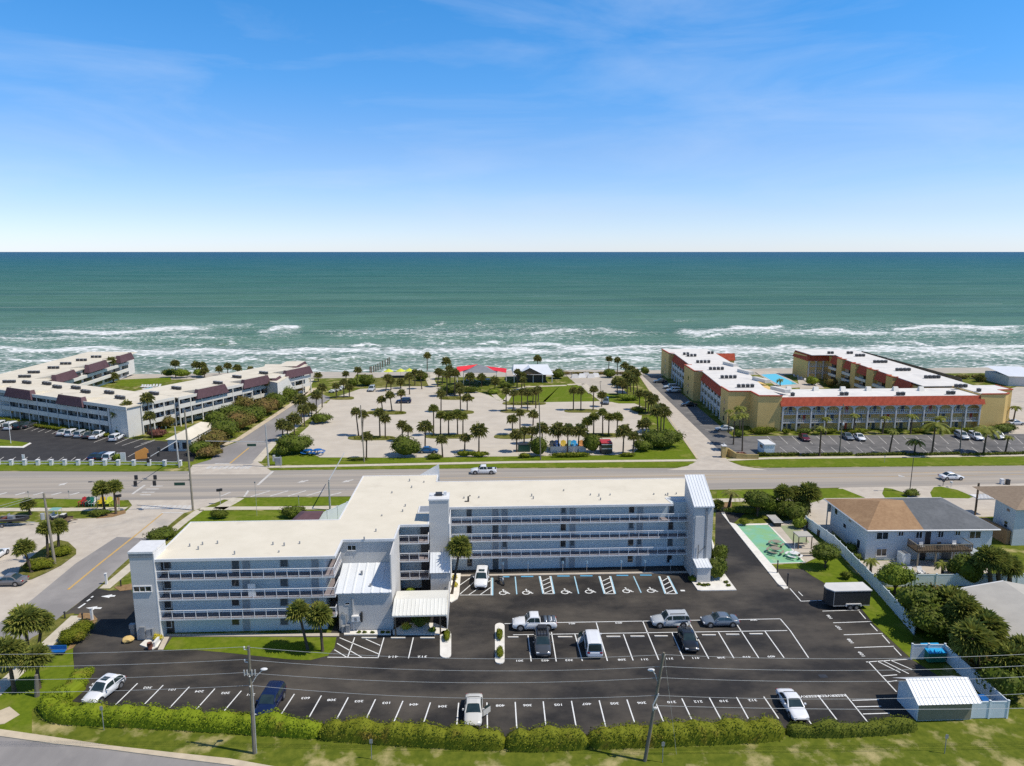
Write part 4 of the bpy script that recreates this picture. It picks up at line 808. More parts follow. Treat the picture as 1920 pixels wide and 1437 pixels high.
# ================================================================== YELLOW CONDOMINIUM
yc = empty('yellow_condominium', (100, 185, 0), 'U shaped yellow three storey condominium with red tile eaves and white arches', 'building')
YZ = 8.75
def ybox(x0, x1, y0, y1, z1=YZ, m='yellowwall', name='wall', par=None):
    b = MB(); b.box(x0, x1, y0, y1, 0, z1); return b.build(name, M[m], par or yc)
front = ybox(78.0, 131.0, 179.6, 189.2, 8.5); front['label'] = 'yellow wall behind the arcade'
b = MB(); b.prism([(131.0, 177.9), (137.6, 177.9), (138.9, 178.6), (139.2, 183.0), (143.6, 183.6), (143.6, 190.), (131.0, 190.)], 0, 9.25); endb = b.build('end_block', M['yellowwall'], yc)
b = MB(); b.prism([(71.9, 178.3), (77.9, 177.9), (77.9, 189.), (66.4, 191.0), (66.2, 184.5), (72.0, 184.2)], 0, 9.3); nearb = b.build('corner_block', M['yellowwall'], yc)
b = MB(); b.prism([(68.7, 191), (78, 189), (81., 189.2), (82.5, 215), (86.5, 262), (86.5, 267), (72.0, 267), (70.2, 217)], 0, 8.7); ww = b.build('wing_wall', M['yellowwall'], yc)
for pts in ([(66.8, 217.6), (70.4, 217.4), (71.0, 229.8), (67.3, 230.0)], [(69.3, 257.0), (74, 257.0), (74, 268.4), (69.5, 268.4)]):
    b = MB(); b.prism(pts, 0, 9.2); b.build('bay_block', M['yellowwall'], yc)
# east wing
b = MB(); b.prism([(122.6, 189), (137.0, 189), (141.5, 262), (128.0, 262), (126.2, 240), (124.4, 214)], 0, 8.7); ew = b.build('wing_wall', M['yellowwall'], yc)
b = MB(); b.prism([(119.6, 253.4), (119.4, 265.), (134., 265.), (134., 250.), (128., 250.), (128.0, 253.4)], 0, 8.6); eb = b.build('end_block', M['yellowwall'], yc)
# flat white roofs
def yroof(pts, z): 
    b = MB(); b.prism(pts, z, z + .16); r = b.build('roof', M['roofwhite'], yc); return r
r1 = yroof([(78., 178.4), (131.0, 178.4), (131.2, 189.3), (123., 189.3), (81., 189.3), (77.8, 189.3)], 8.72)
r2 = yroof([(72.0, 178.4), (77.8, 178.0), (77.75, 189.3), (82.6, 215), (86.7, 262), (86.7, 268.4), (69.6, 268.4), (69.5, 257.2), (71.0, 255.5), (69.0, 230), (67.4, 229.9), (66.9, 217.7), (69.1, 216.9), (66.5, 191.2), (66.3, 184.6), (72.1, 184.3)], 9.3)
r3 = yroof([(131.3, 178.0), (137.5, 178.0), (139., 179.), (139.3, 183.2), (143.5, 183.7), (143.5, 190), (137.1, 190), (141.6, 262), (134.1, 265.1), (119.3, 265.1), (119.4, 250.2), (128., 250.), (126.0, 240), (124.2, 214), (122.6, 189.6), (131.3, 189.6)], 9.26)
def edge(pts, z, m='redtile', w=.35, h=.28):
    b = MB()
    for i, (a, c) in enumerate(zip(pts, pts[1:])):
        a = Vector((*a, 0)); c = Vector((*c, 0)); d = (c - a).normalized(); n_ = Vector((-d.y, d.x, 0)) * w / 2
        b.prism([(v.x, v.y) for v in (a - n_ - d * .1, c - n_ + d * .1, c + n_ + d * .1, a + n_ - d * .1)], z, z + h + .002 * (i % 3))
    return b
edge([(77.9, 177.85), (71.95, 178.25), (72.05, 184.2), (66.25, 184.5), (66.4, 191.1)], 9.3).build('tile_coping', M['redtile'], r2)
edge([(69.4, 217.3), (66.85, 217.6), (67.35, 229.95), (69.6, 229.9)], 9.3).build('tile_coping', M['redtile'], r2); edge([(71.2, 257.0), (69.4, 257.1), (69.5, 268.4)], 9.3).build('tile_coping', M['redtile'], r2)
edge([(131.2, 177.95), (137.6, 177.9), (138.95, 178.7)], 9.27).build('tile_coping', M['redtile'], r3); edge([(139.2, 183.0), (143.6, 183.6), (143.6, 189.9)], 9.27).build('tile_coping', M['redtile'], r3)
# tile mansards
def mansard(p0, p1, z0, z1, inset, par, m='redtile', pitch=.32, amp=.06, nrm=None):
    p0 = Vector((*p0, 0)); p1 = Vector((*p1, 0)); d = (p1 - p0).normalized(); n_ = Vector((-d.y, d.x, 0))    # n_ points to the building side
    b = MB(); b.corrug((p0.x, p0.y, z0), (p1.x, p1.y, z0), (p0.x + n_.x * inset, p0.y + n_.y * inset, z1), (p1.x + n_.x * inset, p1.y + n_.y * inset, z1), pitch, amp)
    for p in (p0, p1): b.add([(p.x, p.y, z0), (p.x + n_.x * inset, p.y + n_.y * inset, z1), (p.x + n_.x * inset, p.y + n_.y * inset, z0)], [(0, 1, 2)])
    return b.build('tile_mansard', M[m], par)
mansard((77.6, 177.3), (131.9, 177.3), 6.75, 8.95, 1.05, yc)
mansard((68.7, 216.9), (66.2, 191.6), 6.7, 9.45, 1.1, yc, 'redtile', .5); mansard((70.3, 256.5), (68.4, 230.3), 6.7, 9.45, 1.1, yc, 'redtile', .5)
# white arcade of the front
def arcade(par, x0, x1, y, n, zt, m='lightwall', floors=3, depth=1.7, wallmat=True):
    w = (x1 - x0) / n; fh = zt / floors
    for k in range(n + 1):
        b = MB(); x = x0 + w * k; b.box(x - .17, x + .17, y - .12, y + .25, 0, zt); b.build('column', M[m], par)
    for k in range(n):
        b = MB(); xa, xb = x0 + w * k + .17, x0 + w * (k + 1) - .17; cx = (xa + xb) / 2; rx = (xb - xa) / 2; rz = .95; zb = zt - 1.15
        arc = [(cx + rx * math.cos(t), zb + rz * math.sin(t)) for t in [PI * i / 12 for i in range(13)]]
        for (xx, zz), (x2, z2) in zip(arc, arc[1:]): b.poly([(xx, y - .08, zz), (xx, y - .08, zt), (x2, y - .08, zt), (x2, y - .08, z2)]); b.poly([(xx, y - .08, zz), (x2, y - .08, z2), (x2, y + .2, z2), (xx, y + .2, zz)])
        b.build('arch', M[m], par)
    for f in range(1, floors):
        b = MB(); b.box(x0, x1, y + .26, y + depth, fh * f - .2, fh * f, 1); 
        for zz in (fh * f + .9, fh * f + .45, fh * f + .08): b.box(x0, x1, y + .28, y + .33, zz, zz + .05)
        for k in range(int((x1 - x0) / .55)): b.box(x0 + .55 * k, x0 + .55 * k + .05, y + .29, y + .32, fh * f, fh * f + .9)
        b.build('gallery', [M['railing'], M['lightwall']], par)
arc = empty('arcade', (100, 177.6, 0), None, None); arc.parent = yc; arc.location = Vector((100, 177.6, 0)) - Vector((100, 185, 0)); ORG[arc.name] = Vector((100, 177.6, 0))
for k_ in ('label', 'category', 'group'):
    if k_ in arc: del arc[k_]
arcade(arc, 78.3, 130.9, 177.65, 14, 6.8)
wx = (130.9 - 78.3) / 14
for f in range(3):
    for k in range(14):
        x = 78.3 + wx * (k + .5); z = 2.33 * f
        if (k * 3 + f) % 4 != 1: win_y(front, x - .6, z + .75, 1.1, 1.15, 179.6, 'white', 'glass', mull=1)
        if (k + f) % 2 == 0: door_y(front, x + .95, z + .02, .85, 1.9, 179.6, 'redtile' if k % 3 == 1 else 'screen')
# west gallery with white columns
def gallery_x(par, a, c, x_off, n, z1, name='column'):
    for k in range(n + 1):
        t = k / n; x = a[0] + (c[0] - a[0]) * t; y = a[1] + (c[1] - a[1]) * t; b = MB(); b.box(x - .3, x + .15, y - .22, y + .22, 0, z1); b.build('gallery_column', M['white'], par)
    for f in (1, 2):
        b = MB(); z = 2.33 * f
        b.prism([(a[0] - .1, a[1]), (c[0] - .1, c[1]), (c[0] + 1.6, c[1]), (a[0] + 1.6, a[1])], z - .2, z); b.prism([(a[0] - .08, a[1]), (c[0] - .08, c[1]), (c[0], c[1]), (a[0], a[1])], z + .01, z + .9); b.build('gallery', M['condowhite'], par)
gallery_x(ww, (67.0, 192.2), (69.2, 216.5), 1, 6, 6.8); gallery_x(ww, (68.9, 231), (70.6, 256), 1, 6, 6.8)
for yy, xx in ((187.5, 66.3), (224, 67.05), (262, 69.4)):
    for f in range(3):
        b = MB(); b.box(xx - .06, xx + .04, yy - .45, yy + .45, 2.33 * f + .8, 2.33 * f + 2.0); b.build('window', M['glass'], nearb if yy < 200 else ww)
# east wing: inner face and far block with three arches
mansard((119.2, 252.4), (128.2, 252.4), 6.9, 9.3, 1.1, yc); mansard((119.0, 265.2), (119.0, 252.6), 6.9, 9.3, 1.0, yc, 'redtile', .5)
ar2 = empty('arcade', (124, 253, 0), None, None); ar2.parent = yc; ar2.location = Vector((124, 253, 0)) - Vector((100, 185, 0)); ORG[ar2.name] = Vector((124, 253, 0))
for k_ in ('label', 'category', 'group'):
    if k_ in ar2: del ar2[k_]
arcade(ar2, 119.9, 127.9, 252.9, 3, 7.1, depth=.5)
for y0, y1, x0, x1 in ((243, 249.5, 126.1, 126.7), (232, 238.5, 125.4, 125.9), (220.5, 228, 124.5, 125.1), (207.5, 215.5, 123.4, 124.1), (195, 203, 122.4, 123.0)):
    mansard((x1 - .9, y1), (x0 - .9, y0), 6.7, 9.4, 1.0, yc, 'redtile', .5)
    for f in range(3):
        b = MB(); b.box(x0 - .9, x0 - .2, y0 + .5, y1 - .5, 2.3 * f + .05, 2.3 * f + .9); b.build('balcony', M['condowhite'], ew)
        b = MB(); b.box(x0 - .5, x0 + .1, (y0 + y1) / 2 - 1.2, (y0 + y1) / 2 + 1.2, 2.3 * f + .95, 2.3 * f + 2.0); b.build('window', M['glass'], ew)
for y0, y1, x in ((239, 242.5, 125.8), (228.5, 231.5, 125.), (216, 220, 124.1), (203.5, 207, 123.)):
    b = MB(); b.box(x - .9, x + 1.5, y0, y1, 0, 9.35); bb = b.build('bay_block', M['yellowwall'], ew)
    edge([(x + .6, y0), (x - .85, y0), (x - .85, y1), (x + .6, y1)], 9.36).build('tile_coping', M['redtile'], ew)
mansard((141.9, 200), (143.2, 258), 6.6, 9.7, 1.3, yc, 'greyshingle', .6)
b = MB(); b.box(86., 93.5, 256.5, 261., 0, 7.2); lb = b.build('ocean_block', M['yellowwall'], yc); mansard((85.7, 256.), (93.8, 256.), 6.7, 9.2, 1.3, lb)
# dormer boxes along the roof edges
def dormer(par, x, y, z, w=1.5, d=1.2, h=1.1):
    b = MB(); b.add([(x - w / 2, y, z), (x + w / 2, y, z), (x + w / 2, y + d, z), (x - w / 2, y + d, z), (x - w / 2 + .3, y + d * .55, z + h), (x + w / 2, y + d * .55, z + h), (x + w / 2, y + d, z + h), (x - w / 2 + .3, y + d, z + h)], [(0, 1, 5, 4), (1, 2, 6, 5), (2, 3, 7, 6), (3, 0, 4, 7), (4, 5, 6, 7)]); return b.build('dormer', M['condowhite'], par)
for px in (1480, 1531, 1582, 1630, 1681, 1729): 
    g = G(px, 733, 9.); dormer(r1, g.x, g.y, 8.88)
for px, py in ((1355, 683), (1382, 697), (1410, 712), (1444, 730)):
    g = G(px, py, 9.5); b = MB(); b.prism([(g.x, g.y), (g.x + 1.2, g.y - .3), (g.x + 3.2, g.y - 5.4), (g.x + 1.6, g.y - 5.6)], 9.46, 10.4); b.build('dormer', M['condowhite'], r2)
def hvac(par, px, py, z, n, dx=9., mt='dark', s=.8, dirx=(1, 0)):
    g = G(px, py, z)
    for k in range(n):
        x = g.x + dirx[0] * 1.25 * k; y = g.y + dirx[1] * 1.25 * k
        b = MB(); b.box(x - s / 2, x + s / 2, y - s / 2, y + s / 2, z + .12, z + .85, 0); b.box(x - s / 2 - .04, x + s / 2 + .04, y - s / 2 - .04, y + s / 2 + .04, z + .85, z + .93, 1); b.tube([(x, y, z + .93), (x, y, z + 1.0)], s * .36, 10, 0); b.box(x - s / 2, x + s / 2, y - .05, y + .05, z, z + .12, 1); b.build('condenser', [M['dark'], M['grey']], par)
for px, py, n in ((1486, 743, 1), (1578, 742, 2), (1684, 742, 2), (1778, 740, 2)): hvac(r1, px, py, 8.88, n)
for px, py, n in ((1283, 666, 2), (1290, 669, 3), (1329, 664, 2), (1308, 681, 4), (1332, 694, 4), (1354, 710, 4), (1385, 727, 4)): hvac(r2, px, py, 9.46, n)
for px, py, n in ((1554, 664, 2), (1590, 664, 2), (1606, 669, 3), (1640, 681, 4), (1682, 696, 4), (1736, 710, 4), (1793, 727, 3), (1835, 735, 1)): hvac(r3, px, py, 9.42, n)

# ================================================================== WHITE CONDOMINIUM WITH BROWN ROOFS
U = Vector((.879, -.477, 0)); V = Vector((.477, .879, 0)); C0 = Vector((-88.0, 178.9, 0))
wc = empty('white_condominium', C0 - U * 30 + V * 20, 'sprawling white three storey condominium with mauve brown mansard roofs and tan flat roof', 'building')
def W(u, v, z=0.): p = C0 + U * u + V * v; return (p.x, p.y, z)
WZ = 7.7
def wbox(par, u0, u1, v0, v1, z0, z1, name, m):
    b = MB(); b.add([W(u0, v0, z0), W(u1, v0, z0), W(u1, v1, z0), W(u0, v1, z0), W(u0, v0, z1), W(u1, v0, z1), W(u1, v1, z1), W(u0, v1, z1)], [(0, 3, 2, 1), (4, 5, 6, 7), (0, 1, 5, 4), (1, 2, 6, 5), (2, 3, 7, 6), (3, 0, 4, 7)]); return b.build(name, M[m], par)
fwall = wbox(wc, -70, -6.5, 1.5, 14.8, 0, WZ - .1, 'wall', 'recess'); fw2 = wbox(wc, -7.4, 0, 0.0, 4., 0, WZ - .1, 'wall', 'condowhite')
b = MB(); b.prism([W(-70, -.3)[:2], W(.4, -.3)[:2], W(.4, 3.6)[:2], W(-1, 8)[:2], W(-1, 15)[:2], W(-70, 15)[:2]], WZ - .12, WZ + .12); wr = b.build('roof', M['rooftan'], wc)
wbox(wr, -70, .5, -.42, -.2, WZ - .55, WZ + .3, 'parapet', 'condowhite')
# front: columns, white gallery fronts, doors and windows
nb = 15; bw = 63.5 / nb
for f in (1, 2): wbox(wc, -70, -7.4, -.12, .1, 2.55 * f - .25, 2.55 * f + .95, 'gallery_front', 'condowhite'); wbox(wc, -70, -7.4, .1, 1.5, 2.55 * f - .2, 2.55 * f, 'gallery_floor', 'lightwall')
for k in range(nb + 1): wbox(wc, -70 + bw * k - .14, -70 + bw * k + .14, -.2, -.06, 0, WZ - .15, 'column', 'lightwall')
for k in range(nb):
    for f in range(3):
        u = -70 + bw * (k + .5); z = 2.55 * f
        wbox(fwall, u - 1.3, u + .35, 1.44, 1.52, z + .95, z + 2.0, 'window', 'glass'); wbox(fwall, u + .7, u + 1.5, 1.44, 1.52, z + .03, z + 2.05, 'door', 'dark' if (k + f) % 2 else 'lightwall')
# mansards of the front
def wmans(par, p0, p1, z0, z1, inset, sidecap=True):
    p0, p1 = Vector(p0), Vector(p1); d = (p1 - p0).normalized(); n_ = Vector((-d.y, d.x, 0)); a = .9
    q0 = p0 + d * a + n_ * inset; q1 = p1 - d * a + n_ * inset
    b = MB(); b.corrug((p0.x, p0.y, z0), (p1.x, p1.y, z0), (q0.x, q0.y, z1), (q1.x, q1.y, z1), .45, .05)
    r0, r1_ = p0 + n_ * (inset + 1.2), p1 + n_ * (inset + 1.2)
    b.add([(p0.x, p0.y, z0), (q0.x, q0.y, z1), (q0.x + n_.x * 1.2, q0.y + n_.y * 1.2, z1), (r0.x, r0.y, z0)], [(0, 1, 2, 3)]); b.add([(p1.x, p1.y, z0), (q1.x, q1.y, z1), (q1.x + n_.x * 1.2, q1.y + n_.y * 1.2, z1), (r1_.x, r1_.y, z0)], [(0, 3, 2, 1)])
    b.build('mansard', M['browntile'], par)
    # the cream box behind it
    s = MB(); e0, e1 = q0 + n_ * .02, q1 + n_ * .02; f0, f1 = e0 + n_ * 6.5, e1 + n_ * 6.5
    s.add([(e0.x, e0.y, WZ + .1), (e1.x, e1.y, WZ + .1), (f1.x, f1.y, WZ + .1), (f0.x, f0.y, WZ + .1), (e0.x, e0.y, z1 + .02), (e1.x, e1.y, z1 + .02), (f1.x, f1.y, WZ + .15), (f0.x, f0.y, WZ + .15)], [(0, 1, 5, 4), (1, 2, 6, 5), (3, 0, 4, 7), (4, 5, 6, 7)]); s.build('roof_box', M['rooftan'], par)
for u0, u1 in ((-70, -56.5), (-49.5, -37.2), (-26.8, -15.6)): wmans(wr, W(u0, -1.0), W(u1, -1.0), 6.5, 9.0, .5)
for u, v in ((-57, 9), (-50, 10.5), (-42, 8.5), (-36, 10), (-28, 7.5), (-21, 9.5), (-12, 6.2)):
    p = W(u, v); 
    for k in range(3):
        b = MB(); x, y = p[0] + U.x * 1.25 * k, p[1] + U.y * 1.25 * k; b.box(x - .4, x + .4, y - .4, y + .4, WZ + .2, WZ + .95, 0); b.box(x - .44, x + .44, y - .44, y + .44, WZ + .95, WZ + 1.02, 1); b.tube([(x, y, WZ + 1.02), (x, y, WZ + 1.1)], .3, 8, 0); b.build('condenser', [M['dark'], M['grey']], wr)
# right wing, running back towards the ocean
rw = wbox(wc, -17, -1.6, 6, 66, 0, WZ - .1, 'wall', 'condowhite')
b = MB(); b.prism([W(.2, 3.7)[:2], W(.4, 14)[:2], W(1.6, 14)[:2], W(1.6, 40)[:2], W(.8, 40)[:2], W(.8, 66)[:2], W(-17, 66)[:2], W(-17, 15.1)[:2], W(-1.2, 15.1)[:2], W(-.9, 8)[:2]], WZ - .10, WZ + .13); wr2 = b.build('roof', M['rooftan'], wc)
for v0, v1, u in ((4, 13.8, .2), (14.2, 39.8, 1.5), (40.2, 66, .7)):
    wbox(wr2, u - .05, u + .2, v0, v1, WZ - .5, WZ + .26, 'parapet', 'condowhite')
    for f in (1, 2): wbox(wc, u - .1, u + .08, v0 + .2, v1 - .2, 2.55 * f - .25, 2.55 * f + .85, 'gallery_front', 'condowhite'); wbox(wc, -1.6, u - .1, v0 + .2, v1 - .2, 2.55 * f - .2, 2.55 * f, 'gallery_floor', 'lightwall')
    n_ = max(2, round((v1 - v0) / 3.8))
    for k in range(n_ + 1): v = v0 + (v1 - v0) * k / n_; wbox(wc, u - .12, u + .16, v - .14, v + .14, 0, WZ - .15, 'column', 'condowhite')
    for k in range(n_):
        for f in range(3): v = v0 + (v1 - v0) * (k + .5) / n_; wbox(rw, -1.62, -1.5, v - 1.2, v + .3, 2.55 * f + .9, 2.55 * f + 2.05, 'window', 'glass'); wbox(rw, -1.62, -1.5, v + .6, v + 1.4, 2.55 * f + .05, 2.55 * f + 2.05, 'door', 'dark')
for v0, v1, u in ((19.5, 30.5, 2.3), (36, 47, 2.3), (54, 66.5, 1.6)): wmans(wr2, W(u, v0), W(u, v1), 6.5, 9.0, .5)
for u, v in ((-9, 14), (-10, 22), (-6, 33), (-9, 43), (-7, 52)):
    p = W(u, v)
    for k in range(3):
        b = MB(); x, y = p[0] + U.x * 1.25 * k, p[1] + U.y * 1.25 * k; b.box(x - .4, x + .4, y - .4, y + .4, WZ + .2, WZ + .95, 0); b.box(x - .44, x + .44, y - .44, y + .44, WZ + .95, WZ + 1.02, 1); b.build('condenser', [M['dark'], M['grey']], wr2)
# ocean end piece of the right wing
def cbox(par, pts, z0, z1, name, m): b = MB(); b.prism(pts, z0, z1); return b.build(name, M[m], par)
g = [G(*p, 7.0) for p in ((487, 712), (520, 719), (560, 696), (577, 684), (497, 684), (492, 700))]
oc = cbox(wc, [(p.x, p.y) for p in g], 0, 6.9, 'ocean_wing', 'condowhite'); orf = cbox(wc, [(p.x, p.y) for p in g], 6.92, 7.15, 'roof', 'rooftan')
for (a, c) in (((521, 719.5), (532, 712.5)), ((536, 710), (557, 697)), ((559, 696), (578, 684.5))):
    p0, p1 = G(*a, 6.4), G(*c, 6.4); wmans(orf, (p0.x, p0.y, 0), (p1.x, p1.y, 0), 5.9, 7.9, .8) if (p1 - p0).length > 4 else None
# left wing running to the ocean
lw_pts = [(-150, 205), (-131, 205), (-131.2, 226), (-131.8, 240), (-131.4, 268), (-133, 280), (-150, 282)]
lw_ = cbox(wc, lw_pts, 0, WZ - .1, 'wall', 'condowhite'); lr = cbox(wc, [(-152, 204), (-130, 204), (-130.3, 226), (-131, 240), (-130.6, 268), (-132, 281), (-151, 283)], WZ - .09, WZ + .14, 'roof', 'rooftan')
for y0, y1, x in ((221, 233, -129.3), (241, 254, -129.9), (262, 272.5, -129.9)):
    wmans(lr, (x + .8, y0, 0), (x + .8, y1, 0), 6.4, 9.0, .7)
for f in range(3):
    for k in range(9):
        y = 216 + 6.4 * k; b = MB(); b.box(-131.5, -130.9, y, y + 3.6, 2.5 * f + .9, 2.5 * f + 2.0); b.build('window', M['glass'], lw_)
    if f: b = MB(); b.box(-131.2, -130.2, 214, 270, 2.5 * f - .2, 2.5 * f + .75); b.build('balcony', M['condowhite'], wc)
for x, y in ((-141, 224), (-143, 232), (-142, 241), (-143, 250), (-142, 258), (-141, 266), (-140, 215)):
    for k in range(3):
        b = MB(); b.box(x + 1.3 * k - .4, x + 1.3 * k + .4, y - .4, y + .4, WZ + .2, WZ + .95, 0); b.box(x + 1.3 * k - .44, x + 1.3 * k + .44, y - .44, y + .44, WZ + .95, WZ + 1.03, 1); b.build('condenser', [M['dark'], M['grey']], lr)
# carport with hip roof beside the street
g0, g1, g2, g3 = G(314, 823, 3), G(358, 823, 3), G(408, 795, 3), G(366, 796, 3)
cp = empty('gatehouse', (g0 + g2) / 2 * Vector((1, 1, 0)) if False else Vector(((g0.x + g2.x) / 2, (g0.y + g2.y) / 2, 0)), 'low beige hip roofed carport building beside the white condominium', 'building')
b = MB(); b.prism([(p.x, p.y) for p in (g0, g1, g2, g3)], 0, 2.9); b.build('wall', M['condowhite'], cp)
cx = (g0 + g1 + g2 + g3) / 4; b = MB(); o_ = [p + (p - cx).normalized() * .7 for p in (g0, g1, g2, g3)]; a1 = (o_[0] + o_[1]) / 2 * .55 + cx * .45; a2 = (o_[2] + o_[3]) / 2 * .55 + cx * .45
vs = [(p.x, p.y, 2.92) for p in o_] + [(a1.x, a1.y, 4.3), (a2.x, a2.y, 4.3)]; b.add(vs, [(0, 1, 4), (1, 2, 5, 4), (2, 3, 5), (3, 0, 4, 5)]); b.build('roof', M['rooftan'], cp)
d = (g1 - g0).normalized()
for t in (.25, .62):
    p = g0.lerp(g1, t) - Vector((0, .04, 0)); b = MB(); b.prism([(p.x, p.y - .05), (p.x + d.x * 1.2, p.y + d.y * 1.2 - .05), (p.x + d.x * 1.2, p.y + d.y * 1.2 + .05), (p.x, p.y + .05)], .6, 2.1); b.build('window', M['glass'], cp)

# ================================================================== HOUSES ON THE RIGHT
dh = empty('duplex_house', (65, 104, 0), 'two storey pale blue duplex with half brown and half grey hip roof', 'house')
E = 5.0
b = MB(); b.prism([(58.1, 99.5), (77.3, 99.1), (77.3, 111.8), (58.9, 112.2)], 0, E - .05); dw = b.build('wall', M['housewall'], dh)
fy0, fy1 = 98.7, 112.8; A, B_, C_, D_ = (57.7, 98.9), (77.9, 98.4), (78.0, 112.6), (57.9, 113.0)
R0, R1, RZh = (63.2, 105.6), (72.7, 105.4), 7.2
ms = ((R0[0] + R1[0]) / 2 - 1.0, R0[1])
def rtri(pts, name, m): b = MB(); b.poly(pts); return b.build(name, M[m], dh)
fs_, bs_ = (66.3, 98.7), (67.2, 112.8)
b = MB(); b.add([(*A, E), (*fs_, E), (*ms, RZh), (*R0, RZh), (*D_, E), (*bs_, E)], [(0, 1, 2, 3), (4, 0, 3), (5, 4, 3, 2)]); b.build('roof', M['brownshingle'], dh)['label'] = 'brown shingle half of the hip roof'
b = MB(); b.add([(*B_, E), (*fs_, E), (*ms, RZh), (*R1, RZh), (*C_, E), (*bs_, E)], [(1, 0, 3, 2), (0, 4, 3), (4, 5, 2, 3)]); b.build('roof', M['greyshingle'], dh)['label'] = 'grey shingle half of the hip roof'
b = MB()
for a, c in ((A, B_), (B_, C_), (C_, D_), (D_, A)): b.tube([(*a, E - .06), (*c, E - .06)], .11, 4)
b.build('fascia', M['white'], dh)
for x, z, w_, h in ((60.4, 3.4, 1.75, 1.05), (63.2, 3.9, .75, .6), (66.0, 3.5, .9, .95), (74.6, 3.4, 1.7, 1.05), (71.9, 3.9, .7, .6), (60.5, .7, 1.5, 1.1), (74.6, .7, 1.5, 1.1), (69.3, 3.6, .8, .9)): win_y(dw, x, z, w_, h, 99.46 - (x - 58) * .02, mull=1)
for y, z, h in ((101.8, 1.0, 1.3), (106.8, 2.3, .6), (110.2, 3.3, 1.1), (105.2, 3.9, .35)):
    x = 58.1 + (y - 99.5) * .063; b = MB(); b.box(x - .06, x + .05, y - .5, y + .5, z - .1, z + h + .1, 0); b.box(x - .08, x + .04, y - .4, y + .4, z, z + h, 1); b.build('window', [M['white'], M['glass']], dw)
door_y(dw, 67.4, 2.5, .9, 2.0, 99.3, 'dark', False); door_y(dw, 66.9, .02, .9, 2.0, 99.3, 'dark'); door_y(dw, 70.5, .02, 1.6, 2.0, 99.2, 'screen'); 
dk = MB(); dk.box(64.2, 72.6, 96.6, 99.15, 2.35, 2.55, 0)
deck = dk.build('deck', M['wood'], dh)
b = MB(); b.box(64.2, 72.6, 96.58, 96.66, 3.45, 3.56); b.box(64.18, 64.26, 96.6, 99.1, 3.45, 3.56); b.box(72.54, 72.62, 96.6, 99.1, 3.45, 3.56); b.build('deck_rail', M['palewood'], deck)
b = MB()
for k in range(34): b.box(64.2 + .25 * k, 64.2 + .25 * k + .16, 96.6, 96.64, 2.4, 3.44)
for k in range(10): b.box(64.2, 64.24, 96.7 + .25 * k, 96.85 + .25 * k, 2.4, 3.44)
b.build('deck_boards', M['wood'], deck)
for x in (64.5, 67.2, 69.9, 72.3): b = MB(); b.box(x - .09, x + .09, 96.65, 96.83, 0, 2.35); b.build('deck_post', M['palewood'], deck)
b = MB(); b.box(62.6, 63.9, 97.5, 98.8, .02, 1.75); b.box(62.68, 63.82, 97.58, 98.72, 1.75, 1.78, 1); tag(b.build('shower_enclosure', [M['vinyl'], M['grey']]), 'white fenced outdoor shower box beside the deck of the duplex', 'shower')
b = MB(); b.box(73.2, 74.7, 97.2, 98.5, .02, 1.7); b.add([(73.1, 97.1, 1.7), (74.8, 97.1, 1.7), (74.8, 98.6, 1.7), (73.1, 98.6, 1.7), (73.95, 97.1, 2.2), (73.95, 98.6, 2.2)], [(0, 1, 4), (1, 2, 5, 4), (2, 3, 5), (3, 0, 4, 5)]); tag(b.build('garden_shed', M['vinyl']), 'small white garden shed in front of the right end of the duplex', 'shed')
for i, (x, y) in enumerate(((65.5, 97.6), (70.8, 97.9), (68.2, 97.5))):
    b = MB(); b.box(x - .3, x + .3, y - .3, y + .3, 2.9, 2.97); b.box(x - .3, x + .3, y + .24, y + .3, 2.97, 3.45)
    for dx in (-.26, .26):
        for dy in (-.26, .26): b.box(x + dx - .03, x + dx + .03, y + dy - .03, y + dy + .03, 2.56, 2.9)
    tag(b.build('patio_chair', M['white' if i < 2 else 'dark']), ['white patio chair at the left end of the upstairs deck', 'white patio chair right of centre on the upstairs deck', 'dark patio chair in the middle of the upstairs deck'][i], 'chair')
for i, (px, py) in enumerate(((1709, 1079), (1727, 1078))):
    g = G(px, py); b = MB(); b.box(g.x - .35, g.x + .35, g.y - .4, g.y + .35, .32, .38); b.add([(g.x - .35, g.y + .3, .35), (g.x + .35, g.y + .3, .35), (g.x + .35, g.y + .65, 1.05), (g.x - .35, g.y + .65, 1.05), (g.x - .35, g.y + .36, .33), (g.x + .35, g.y + .36, .33), (g.x + .35, g.y + .71, 1.03), (g.x - .35, g.y + .71, 1.03)], [(0, 1, 2, 3), (7, 6, 5, 4), (0, 4, 5, 1), (1, 5, 6, 2), (2, 6, 7, 3), (3, 7, 4, 0)])
    for dx in (-.36, .36): b.box(g.x + dx - .05, g.x + dx + .05, g.y - .4, g.y + .4, .52, .57); b.box(g.x + dx - .04, g.x + dx + .04, g.y - .4, g.y - .3, .02, .52); b.box(g.x + dx - .04, g.x + dx + .04, g.y + .25, g.y + .35, .02, .52)
    tag(b.build('garden_chair', M['white']), ['white slatted garden chair behind the vinyl fence, left of the pair', 'white slatted garden chair behind the vinyl fence, right of the pair'][i], 'chair')
g = G(1672, 1081); b = MB(); b.box(g.x - 1.0, g.x + 1.0, g.y - .5, g.y + .5, .05, .32); tag(b.build('raised_planter', M['redleaf'], bevel=.05), 'low reddish planting box on the pebbles behind the vinyl fence', 'planter')
